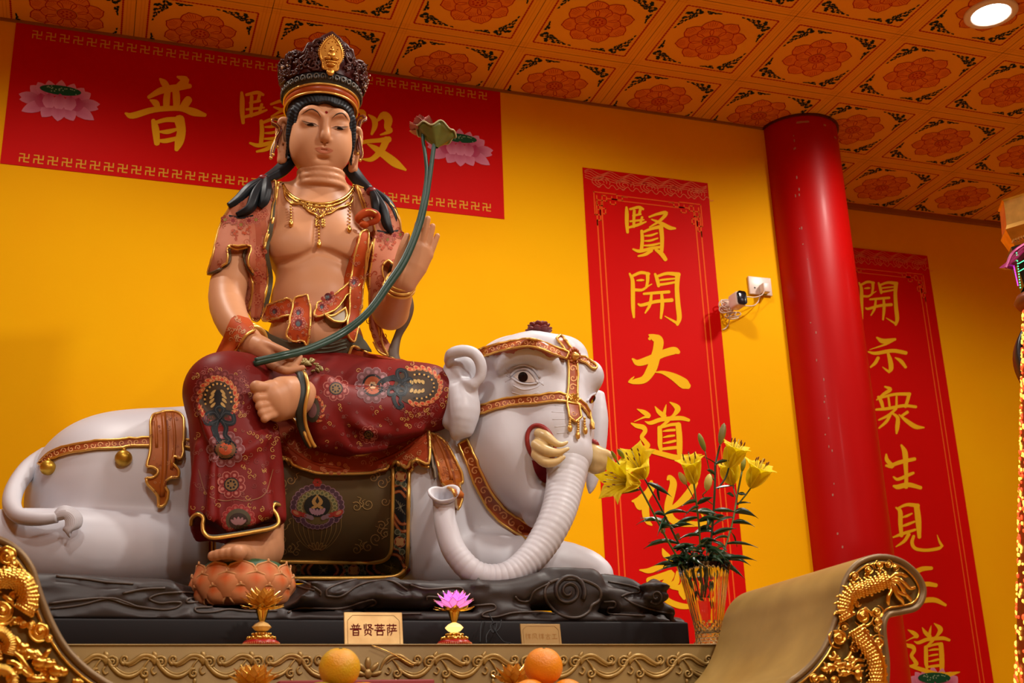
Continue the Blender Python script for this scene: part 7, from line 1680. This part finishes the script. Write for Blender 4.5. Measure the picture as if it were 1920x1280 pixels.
plaque(978, 1053, 1172, 3.24, 'smaller dull brass plaque with faint characters right of the purple lamp', ['a', 'b', 'a', 'gu', 'gong'], .46, .14, .165, (.34, .17, .05), mat('dull_brass_plate', (.42, .25, .075), .45, .3, .2, 12))
# ================================================================== ORANGES on plates
m_org = mat('orange_peel', (0.90, 0.33, 0.006), 0.38, 0, 0.12, 6, 0.25, 260, col2=(.72, .20, .006))
m_org2 = mat('green_orange_peel', (0.58, 0.43, 0.012), 0.38, 0, 0.5, 11, 0.25, 260, col2=(.80, .30, .008))
m_org3 = mat('green_peel', (0.24, 0.25, 0.015), 0.4, 0, 0.3, 9, 0.25, 260, col2=(.42, .24, .01))
m_plate = mat('red_plate', (.36, .012, .008), .3)
OR_ = .0445
def orange(c, m, label, group=None, r=OR_, rot=0.0):
    mb = MB(); V, F = ball((0, 0, 0), 1.0, 32, 22); th = np.arccos(np.clip(V[:, 2], -1, 1)); k = 1-.07*np.exp(-(th/.22)**2)+.012*np.sin(3*np.arctan2(V[:, 1], V[:, 0]))*np.sin(th); V = V*k[:, None]*[1, 1, .965]*r
    R_ = rotx(rot) @ rotz(rnd(0, 6)); mb.add(V @ R_.T+c, F, 0); t = thing('orange', np.array(c)-[0, 0, r], label, 'fruit', group)
    mb.build('peel', m, t); mb = MB(); mb.add(*ball(R_ @ np.array([0, 0, .9*r])+c, (r*.085, r*.085, r*.06), 10, 6)); mb.build('stem_scar', mat('stem_scar', (.10, .10, .02), .7), t)
for (px, py, Y, nm, mats_) in ((637, 1252, 2.72, 'left', (m_org2, m_org3, m_org, m_org)), (1019, 1249, 2.72, 'right', (m_org, m_org, m_org, m_org))):
    c = W(px, py, Y); r = OR_ if nm == 'left' else OR_*.98
    base = c[2]-r*1.633*1.01-r; orange(c, mats_[0], 'yellow-green orange on top of the left fruit pile' if nm == 'left' else 'bright orange on top of the right fruit pile', None, r, .2)
    dd = 2*r/math.sqrt(3)*1.02
    for k, (a, lb) in enumerate(((PI*7/6, 'greenish orange at the lower left of the left fruit pile' if nm == 'left' else 'orange at the lower left of the right fruit pile'), (-PI/6, 'orange at the lower right of the %s fruit pile' % nm), (PI/2, 'orange at the back of the %s fruit pile' % nm))): orange((c[0]+dd*math.cos(a), c[1]+dd*math.sin(a), base+r), mats_[1+k], lb, None, r, rnd(-.4, .4))
    zpl = base-.0005; mb = MB(); h = max(.006, zpl-ZT-.0005); mb.add(*lathe([(.001, 0), (.06, 0), (.07, h*.4), (.115, h*.98), (.113, h), (.06, h*.99), (.001, h*.99)], (c[0], c[1], zpl-h), 40)); tag(mb.build('fruit_plate', m_plate), 'round red plate under the %s pile of oranges' % nm, 'plate')
mb = MB(); a, b = W(521, 1276, 3.0), W(812, 1274, 3.0); mb.add(*bbox_bevel((a[0], 2.985, ZT+.0005), (b[0], 3.05, (a[2]+b[2])/2), .004)); tag(mb.build('red_box', mat('red_cloth_box', (.24, .008, .008), .6)), 'long low dark red box behind the oranges', 'box')
# ================================================================== wires on the ledge
mb = MB()
for P_ in ([(903, 1165, 3.36), (901, 1180, 3.33), (900, 1205, 3.30)], [(917, 1150, 3.37), (925, 1168, 3.34), (927, 1180, 3.32), (935, 1192, 3.28), (945, 1203, 3.24), (958, 1206, 3.22)], [(940, 1162, 3.36), (936, 1178, 3.33), (924, 1186, 3.30), (920, 1172, 3.33), (931, 1168, 3.33), (928, 1184, 3.30)], [(912, 1206, 3.26), (912, 1192, 3.28), (920, 1180, 3.31), (926, 1186, 3.30)]):
    mb.add(*ctube([W(*p) for p in P_], .0018, 8, 6))
tag(mb.build('cable', mat('black_wire', (.008, .008, .009), .6, spec=.2)), 'thin tangled black wires hanging in front of the plinth', 'cable')
t = thing('power_adapter', W(965, 1206, 3.27)*[1, 1, 0]+[0, 0, ZL], 'dark power adapter lying beside the small plaque', 'adapter')
mb = MB(); p = W(965, 1206, 3.27); mb.add(*bbox_bevel((p[0]-.035, 3.262, ZL+.0005), (p[0]+.02, 3.30, ZL+.016), .004)); mb.build('casing', mat('grey_adapter', (.03, .03, .035), .4), t)
mb = MB()
for k in range(3): mb.add(*bbox_bevel((p[0]-.030+.011*k, 3.20, ZL+.0005), (p[0]-.022+.011*k, 3.235, ZL+.007), .001))
mb.build('connector', mat('white_connector', (.8, .8, .75), .3), t)
mb = MB(); p = W(1063, 1206, 3.26); V, F = ball(p*[1, 1, 0]+[0, 0, ZL+.007], (.020, .015, .0065), 14, 10); V += .0022*np.sin(V*420).sum(1)[:, None]*[1, 1, .3]; mb.add(V, F); tag(mb.build('crumpled_tissue', mat('white_paper', (.6, .5, .42), .7)), 'small crumpled white tissue right of the small plaque', 'paper')
mb = MB(); mb.add(*ctube([W(697, 1209, YL-.006), W(730, 1222, YL-.007), W(768, 1243, YL-.010), W(776, 1246, YL-.012)], .0011, 6, 6)); tag(mb.build('thread', GOLDP), 'thin golden thread hanging over the ledge below the bright plaque', 'thread')
# ================================================================== GLASS VASE with yellow lilies
m_glass = glass_mat('ribbed_glass', (0.97, 0.98, 0.95), 0.02, 1.45, 1.0)
m_lily = mat('yellow_lily_petal', (1.0, 0.82, 0.035), 0.5, 0, 0.15, 16, col2=(.98, .72, .025), spec=.2)
m_lily.node_tree.nodes['Principled BSDF'].inputs['Subsurface Weight'].default_value = .5; m_lily.node_tree.nodes['Principled BSDF'].inputs['Subsurface Scale'].default_value = .02; m_lily.node_tree.nodes['Principled BSDF'].inputs['Subsurface Radius'].default_value = (1, .7, .1)
def translucent(m, f, col):
    N, L = m.node_tree.nodes, m.node_tree.links; o = N['Material Output']; t = N.new('ShaderNodeBsdfTranslucent'); t.inputs[0].default_value = (*col, 1); x = N.new('ShaderNodeMixShader'); x.inputs[0].default_value = f
    L.new(N['Principled BSDF'].outputs[0], x.inputs[1]); L.new(t.outputs[0], x.inputs[2]); L.new(x.outputs[0], o.inputs[0])
m_lily.node_tree.nodes['Principled BSDF'].inputs['Subsurface Weight'].default_value = 0
translucent(m_lily, .5, (1.0, .98, .10))
m_budg = mat('green_yellow_bud', (0.36, 0.32, 0.050), 0.45, 0, 0.5, 20, col2=(.14, .20, .03))
m_lst = mat('lily_stem', (0.095, 0.13, 0.022), 0.45); m_lst2 = mat('dark_lily_stem', (0.022, 0.040, 0.012), 0.4)
m_lf = mat('lily_leaf', (0.016, 0.052, 0.016), 0.33, 0, 0.4, 14); m_sta = mat('brown_anther', (.16, .035, .010), .6); m_fil = mat('pale_filament', (.5, .42, .08), .5)
YV = 3.30; vc = np.array([W(1319, 1060, YV)[0], YV, ZL+.0005]); hv_ = W(1319, 1060, YV)[2]-ZL; rv = 49*mpp(1319, 1060, YV)
vase = thing('glass_vase', vc, 'ribbed clear glass vase holding the yellow lilies', 'vase')
rib = lambda a: 1+.030*abs(math.cos(14*a))
mb = MB(); mb.add(*lathe([(.001, 0), (rv*.62, 0), (rv*.62, .012), (rv*.50, .03), (rv*.50, hv_*.25), (rv*.66, hv_*.5), (rv*.88, hv_*.85), (rv*1.0, hv_), (rv*.95, hv_), (rv*.83, hv_*.85), (rv*.60, hv_*.5), (rv*.42, hv_*.25), (rv*.40, .05), (.001, .045)], vc, 112, wob=rib)); mb.build('vase_body', m_glass, vase)
mb = MB()
rs = random.Random(9)
for row in range(7):                        # cut diamond pattern of the foot
    for k in range(16): a = 2*PI*(k+.5*(row % 2))/16; z = .02+row*.0095; r = rv*np.interp(z, [0, .012, .03, hv_*.25, hv_*.5], [.62, .62, .51, .51, .66]); V, F = ball((0, 0, 0), (.0025, .0055, .0055), 6, 4); mb.add(V @ rotz(a).T+vc+[r*math.cos(a), r*math.sin(a), z], F)
mb.build('cut_pattern', m_glass, vase, smooth=False)
def leaf(parent, p, d, ln, wd, droop, m=m_lf):
    d = np.array(d, float); d /= np.linalg.norm(d); side = np.cross(d, [0, 0, 1.0]); side /= np.linalg.norm(side)+1e-9; n = 9; V = []
    up0 = np.cross(side, d); tw_ = rnd(.5, 1.25)*(1 if rnd(0, 1) > .5 else -1); side = side*math.cos(tw_)+up0*math.sin(tw_)
    for i in range(n):
        t = i/(n-1); w = wd*math.sin(PI*min(1, .06+.94*t))**.7*(1-t**4); q = np.array(p)+d*ln*t+np.array([0, 0, -droop*ln*t*t]); up = np.cross(side, d)
        V += [q-side*w+up*w*.25, q-up*.0006, q+side*w+up*w*.25, q-up*.0016]
    F = []
    for i in range(n-1):
        for a, b in ((0, 1), (1, 2), (2, 3), (3, 0)): F.append([i*4+a, i*4+b, (i+1)*4+b, (i+1)*4+a])
    mb = MB(); mb.add(V, F); return mb.build('leaf', m, parent)
def frame_of(d):
    d = np.array(d, float); d /= np.linalg.norm(d); a = np.array([0, -1.0, 0]) if abs(d[1]) < .9 else np.array([1.0, 0, 0]); x = np.cross(a, d); x /= np.linalg.norm(x); y = np.cross(d, x); return np.stack([x, y, d], 1)
def bloom(parent, b, tip, opening, rot=0.0, back=-.03, stamens=True, width=.020):
    b = W(*b); tip = W(tip[0], tip[1], tip[2]); L_ = np.linalg.norm(tip-b); R_ = frame_of(tip-b); mb = MB()
    for k in range(6):
        a = rot+2*PI*k/6; inner_ = k % 2; n, m = 11, 7; V = []
        wd = width*(1.45 if inner_ else 1.1)
        for sd in (1, -1):
            for i in range(n):
                t = i/(n-1); ang = opening*(.25+.75*t**1.6)+ (1.0*opening*max(0, t-.6)**1.3); 
                # integrate the curve
                rr = L_*(.03*min(1, t*5)+opening*(.30*t**1.25+.50*t**3.2)); zz = L_*(t*1.04-.42*opening*t**4)
                w = wd*(math.sin(PI*min(1, .06+.80*t**.9))**.9)*(1-max(0, (t-.72)/.28)**1.6*.97)
                for j in range(m):
                    u = -1+2*j/(m-1); x = rr+.0006*sd+w*(-.35)*(u*u-.3)*(1-t*.8)+.0012*math.sin(u*9+t*7)*t-.003*abs(u)**.5*0; V.append((x, u*w, zz+.0025*math.sin(8*t+u*3)*abs(u)))
        F = []
        for i in range(n-1):
            for j in range(m-1): q = [i*m+j, i*m+j+1, (i+1)*m+j+1, (i+1)*m+j]; F.append(q); F.append([x+n*m for x in q[::-1]])
        mb.add(np.array(V) @ (R_ @ rotz(a)).T+b, F, 0)
    fl = mb.build('flower', m_lily, parent)
    if stamens:
        mb = MB()
        for k in range(6):
            a = rot+.5+2*PI*k/6; P_ = [b+R_ @ np.array([.004*math.cos(a), .004*math.sin(a), L_*.2]), b+R_ @ np.array([.012*math.cos(a), .012*math.sin(a), L_*.6]), b+R_ @ np.array([.020*math.cos(a), .020*math.sin(a), L_*.88])]
            mb.add(*ctube(P_, .0009, 4, 5), 0); V, F = ball((0, 0, 0), (.0022, .0022, .0075), 8, 6); mb.add(V @ R_.T+P_[2], F, 1)
        mb.add(*ctube([b+R_ @ np.array([0, 0, L_*.2]), b+R_ @ np.array([0, 0, L_*.98])], .0013, 2, 5), 0); mb.build('stamens', [m_fil, m_sta], fl)
def bud(parent, b, tip, r, m=m_budg):
    b, tip = W(*b), W(*tip); R_ = frame_of(tip-b); L_ = np.linalg.norm(tip-b); V, F = lathe([(.0015, 0), (r*.7, L_*.15), (r, L_*.42), (r*.95, L_*.68), (r*.6, L_*.9), (.001, L_)], (0, 0, 0), 18, wob=lambda a: 1+.10*math.cos(3*a)); mb = MB(); mb.add(V @ R_.T+b, F); mb.build('bud', m, parent)
def lily(label, stem, r, mst=m_lst, leaves=(), seed=0, nl=9):
    t = thing('lily', W(*stem[-1]), label, 'flower'); P_ = [W(*p) for p in stem]; mb = MB(); mb.add(*ctube(P_, r, 8, 10)); mb.build('stem', mst, t)
    C = catmull(np.array(stem, float), 12); r_ = random.Random(seed); ok = [p for p in C if 955 < p[1] < 1070]
    for k in range(nl):
        p = ok[int((k+.5)/nl*len(ok))]; a = k*2.4+r_.uniform(-.4, .4); leaf(t, W(*p), (math.cos(a), math.sin(a)*.7, r_.uniform(.05, .55)), r_.uniform(.055, .10), r_.uniform(.008, .0115), r_.uniform(.15, .7))
    for (p, q, w, dr) in leaves:
        A, B_ = W(*p), W(*q); leaf(t, A, B_-A+[0, 0, dr*np.linalg.norm(B_-A)], np.linalg.norm(B_-A), w, dr)
    return t
def br(parent, pts, r=.0022, m=m_lst): mb = MB(); mb.add(*ctube([W(*p) for p in pts], r, 6, 8)); mb.build('branch', m, parent)
bot = (1318, 1120, YV)
l1 = lily('lily stem leaning far left with a bloom facing the viewer', [(1208, 896, 3.25), (1238, 950, 3.26), (1268, 1010, 3.28), (1296, 1065, 3.29), (1312, 1120, YV)], [.0024, .0028, .0032, .0032, .003], m_lst2, [((1215, 905, 3.25), (1256, 930, 3.24), .0085, .2), ((1237, 938, 3.26), (1232, 905, 3.25), .0065, 0), ((1248, 968, 3.27), (1236, 1000, 3.24), .006, .3)], 1)
bloom(l1, (1207, 896, 3.25), (1184, 845, 3.17), .62, .3, width=.022)
bud(l1, (1170, 858, 3.22), (1158, 842, 3.20), .0065); br(l1, [(1170, 858, 3.22), (1185, 880, 3.25), (1207, 896, 3.26)])
l2 = lily('lily stem at the left with a bloom drooping to the left', [(1197, 908, 3.23), (1222, 955, 3.25), (1250, 1010, 3.27), (1282, 1065, 3.28), (1306, 1120, YV)], .0030, m_lst, [((1200, 918, 3.24), (1165, 926, 3.20), .006, .1), ((1228, 975, 3.26), (1206, 978, 3.24), .0075, .3), ((1240, 990, 3.26), (1276, 985, 3.22), .006, .2)], 2)
bloom(l2, (1198, 906, 3.23), (1136, 898, 3.16), .55, .1, width=.021)
bud(l2, (1156, 862, 3.20), (1146, 845, 3.18), .005); br(l2, [(1156, 862, 3.20), (1175, 895, 3.22), (1195, 912, 3.24)])
l3 = lily('upright lily in the middle of the vase with one open bloom', [(1301, 905, 3.25), (1306, 945, 3.26), (1311, 990, 3.28), (1314, 1050, 3.29), (1316, 1120, YV)], .0030, m_lst, [((1306, 940, 3.26), (1278, 950, 3.23), .0085, .25), ((1308, 945, 3.26), (1340, 930, 3.22), .0095, .2), ((1310, 950, 3.26), (1285, 968, 3.23), .0085, .3)], 3)
bloom(l3, (1301, 906, 3.25), (1291, 848, 3.20), .50, .5)
bud(l3, (1287, 908, 3.25), (1273, 885, 3.23), .0090, mat('pale_yellow_bud', (.62, .55, .14), .45)); br(l3, [(1287, 908, 3.25), (1298, 928, 3.26), (1306, 945, 3.26)], .0016)
l4 = lily('tallest lily with dark stem, high buds and a bloom to its right', [(1341, 868, 3.28), (1340, 920, 3.28), (1336, 985, 3.29), (1328, 1060, 3.29), (1322, 1120, YV)], .0034, m_lst2, [((1341, 868, 3.28), (1318, 855, 3.25), .006, .1), ((1341, 870, 3.28), (1372, 862, 3.25), .0065, .3), ((1340, 890, 3.28), (1322, 878, 3.25), .006, .3), ((1342, 915, 3.28), (1380, 910, 3.25), .005, .1), ((1336, 960, 3.28), (1326, 990, 3.22), .009, .1)], 4, 12)
bloom(l4, (1367, 876, 3.27), (1386, 822, 3.22), .60, .2, width=.023); br(l4, [(1367, 876, 3.27), (1360, 896, 3.28), (1346, 916, 3.28)], .0028, m_lst2)
bud(l4, (1350, 834, 3.27), (1358, 793, 3.26), .0105, mat('olive_bud', (.26, .22, .04), .45, 0, .4, 14)); br(l4, [(1350, 834, 3.27), (1346, 850, 3.28), (1341, 870, 3.28)], .0030, m_lst2)
bud(l4, (1322, 846, 3.27), (1310, 812, 3.26), .0085); br(l4, [(1322, 846, 3.27), (1330, 880, 3.28), (1338, 900, 3.28)], .0016)
bud(l4, (1325, 920, 3.25), (1331, 888, 3.24), .0115, mat('pale_opening_bud', (.66, .56, .12), .45, 0, .3, 14)); br(l4, [(1325, 920, 3.25), (1318, 930, 3.26), (1336, 945, 3.28)], .0016)
l5 = lily('lily on the right edge with blooms spreading to the right', [(1391, 884, 3.34), (1382, 930, 3.33), (1372, 985, 3.32), (1350, 1055, 3.31), (1328, 1120, YV)], .0030, m_lst, [((1376, 930, 3.33), (1362, 925, 3.30), .0085, .1), ((1379, 945, 3.33), (1408, 942, 3.30), .0085, .15), ((1384, 925, 3.33), (1400, 927, 3.30), .006, .1)], 5)
bloom(l5, (1408, 914, 3.32), (1432, 858, 3.26), .62, .4, width=.024); br(l5, [(1408, 914, 3.32), (1398, 928, 3.33), (1383, 946, 3.33)], .0024)
bloom(l5, (1374, 908, 3.36), (1362, 858, 3.33), .45, .1, False, width=.022); br(l5, [(1374, 908, 3.36), (1378, 925, 3.34), (1382, 935, 3.33)], .0022)
bud(l5, (1391, 884, 3.34), (1396, 858, 3.33), .0075)
# stems and lower leaves crowded inside the glass
for t_, x0 in ((l1, 1300), (l2, 1296), (l3, 1316), (l4, 1324), (l5, 1336)):
    for k in range(4):
        yy = rnd(1066, 1120); p = W(1318+(x0-1318)*(1.2-(yy-1060)/90), yy, YV+rnd(-.02, .02)); leaf(t_, p, (rnd(-.25, .25), rnd(-.3, .3), rnd(-1, 1)), rnd(.03, .05), rnd(.004, .006), .0)
# leafy tuft at the vase mouth
rs = random.Random(44)
for t_, x0 in ((l1, 1290), (l2, 1282), (l3, 1314), (l4, 1330), (l5, 1350)):
    for k in range(11):
        p = (x0+rs.uniform(-14, 14), rs.uniform(1030, 1062), YV+rs.uniform(-.03, .03)); a = rs.uniform(0, 2*PI); leaf(t_, W(*p), (math.cos(a)+(x0-1318)/60, math.sin(a)*.7-.3, rs.uniform(-.1, .6)), rs.uniform(.06, .11), rs.uniform(.007, .0105), rs.uniform(.2, .8))
# ================================================================== LED lamp tower at the right edge, with a drum behind it
tw = thing('lamp_tower', W(1950, 1290, 3.0)*[1, 1, 0], 'glittering lamp tower with red and yellow beads at the right edge', 'lamp tower')
tc = W(1957, 575, 3.0); r_t = 41*mpp(1957, 900, 3.0); zt_ = W(1957, 575, 3.0)[2]
mb = MB(); mb.add(*lathe([(r_t*.93+.22, 0), (r_t*.93+.178*1.05, zt_-1.05), (r_t*.93, zt_)], (tc[0], tc[1], 0), 32)); mb.build('column', mat('dark_red_core', (.20, .01, .004), .4), tw)
for nm, col, st_, sd in (('yellow_beads', (1, .50, .06), 2.4, 1), ('red_beads', (1, .07, .015), 1.6, 2)):
    mb = MB(); r_ = random.Random(sd)
    for k in range(760):
        a = r_.uniform(PI*.62, PI*1.5); z = r_.uniform(zt_-1.55, zt_-.01); rz_ = r_t*.95+.178*(zt_-z); mb.add(*ball((tc[0]+rz_*math.cos(a), tc[1]+rz_*math.sin(a), z), (.004, .004, r_.uniform(.004, .009)), 6, 4))
    o = mb.build(nm, emit_mat(nm+'_glow', col, st_), tw); o['kind'] = 'stuff'
mb = MB(); z1 = W(1957, 563, 3.0)[2]; mb.add(*lathe([(.01, -.022), (r_t*1.15, -.018), (r_t*1.32, 0), (r_t*1.15, .020), (.01, .022)], (tc[0], tc[1], z1), 40)); mb.build('disc', mat('brown_disc', (.20, .045, .010), .4), tw)
z2, z3 = W(1957, 540, 3.0)[2], W(1957, 470, 3.0)[2]
mb = MB(); mb.add(*lathe([(r_t*.95, z2), (r_t*1.30, z3)], (tc[0], tc[1], 0), 6)); mb.build('lantern_box', mat('dark_lantern_panel', (.010, .018, .012), .3), tw, smooth=False)
mb = MB(); gA = [(1908, 478), (1912, 500), (1916, 530)]
for k in range(14): p = W(1906+k*.55, 474+k*5.0, 2.93); mb.add(*ball(p, .0022, 6, 4))
for (x0, y0, x1, y1) in ((1907, 478, 1922, 466), (1910, 494, 1924, 486), (1912, 508, 1926, 500)): mb.add(*tube([W(x0, y0, 2.93), W(x1, y1, 2.92)], .0014, 5))
mb.build('green_leds', emit_mat('green_led', (.08, 1, .35), 2.0), tw)
mb = MB()
for k in range(22): mb.add(*ball(W(1897+k*.55, 480+k*2.6, 2.95), .0022, 6, 4))
mb.build('purple_leds', emit_mat('purple_led', (.7, .05, .8), 1.4), tw)
mb = MB(); A = [W(1886, 502, 2.94), W(1904, 488, 2.92), W(1930, 462, 2.90), W(1934, 470, 2.95), W(1898, 506, 2.97)]; mb.add(A+[p+[.0, .03, .012] for p in A], [[0, 1, 2, 3, 4], [9, 8, 7, 6, 5], [0, 5, 6, 1], [1, 6, 7, 2], [3, 8, 9, 4], [4, 9, 5, 0]]); mb.add(*ctube([W(1886, 502, 2.94), W(1896, 478, 2.93), W(1908, 466, 2.92), W(1930, 452, 2.9)], .005, 6, 6)); mb.build('eave', mat('magenta_eave', (.30, .02, .12), .25, .3), tw, smooth=False)
mb = MB()
for k in range(5): mb.add(*ctube([W(1898+5*k, 456-2*k, 2.93), W(1901+5*k, 449-2*k, 2.93), W(1905+5*k, 455-2*k, 2.93)], .003, 4, 6))
z4, z5 = W(1957, 436, 3.0)[2], W(1957, 385, 3.0)[2]
mb.add(*lathe([(r_t*1.05, z3-.0), (r_t*1.45, z4-.005), (r_t*1.35, z4+.01), (r_t*1.25, z5-.006), (r_t*1.34, z5), (.01, z5+.01)], (tc[0], tc[1], 0), 6)); mb.build('roof', GOLD, tw, smooth=False)
dr = thing('drum', W(1948, 775, 3.9), 'dark round drum behind the lamp tower at the right edge', 'drum')
dc = W(2006, 668, 3.9); RD = rotz(-.55) @ rotx(PI/2); rd = 98*mpp(1962, 668, 3.9)
mb = MB(); V, F = lathe([(rd*.93, -.06), (rd, -.055), (rd, .055), (rd*.93, .06), (rd*.90, .052), (rd*.90, -.052), (rd*.93, -.06)], (0, 0, 0), 48); mb.add(V @ RD.T+dc, F); mb.build('rim', mat('black_drum_rim', (.016, .014, .016), .3), dr)
mb = MB(); V, F = lathe([(.001, .045), (rd*.89, .045), (rd*.89, -.045), (.001, -.045)], (0, 0, 0), 40); mb.add(V @ RD.T+dc, F); mb.build('skin', mat('dark_red_skin', (.10, .012, .006), .5), dr)
mb = MB()
for s in (-1, 1): mb.add(*tube([dc+[s*.06, 0, -rd*.99], [dc[0]+s*.16, dc[1]+.02, 0.0]], .02, 10))
mb.build('stand', mat('drum_stand', (.03, .015, .01), .4), dr)
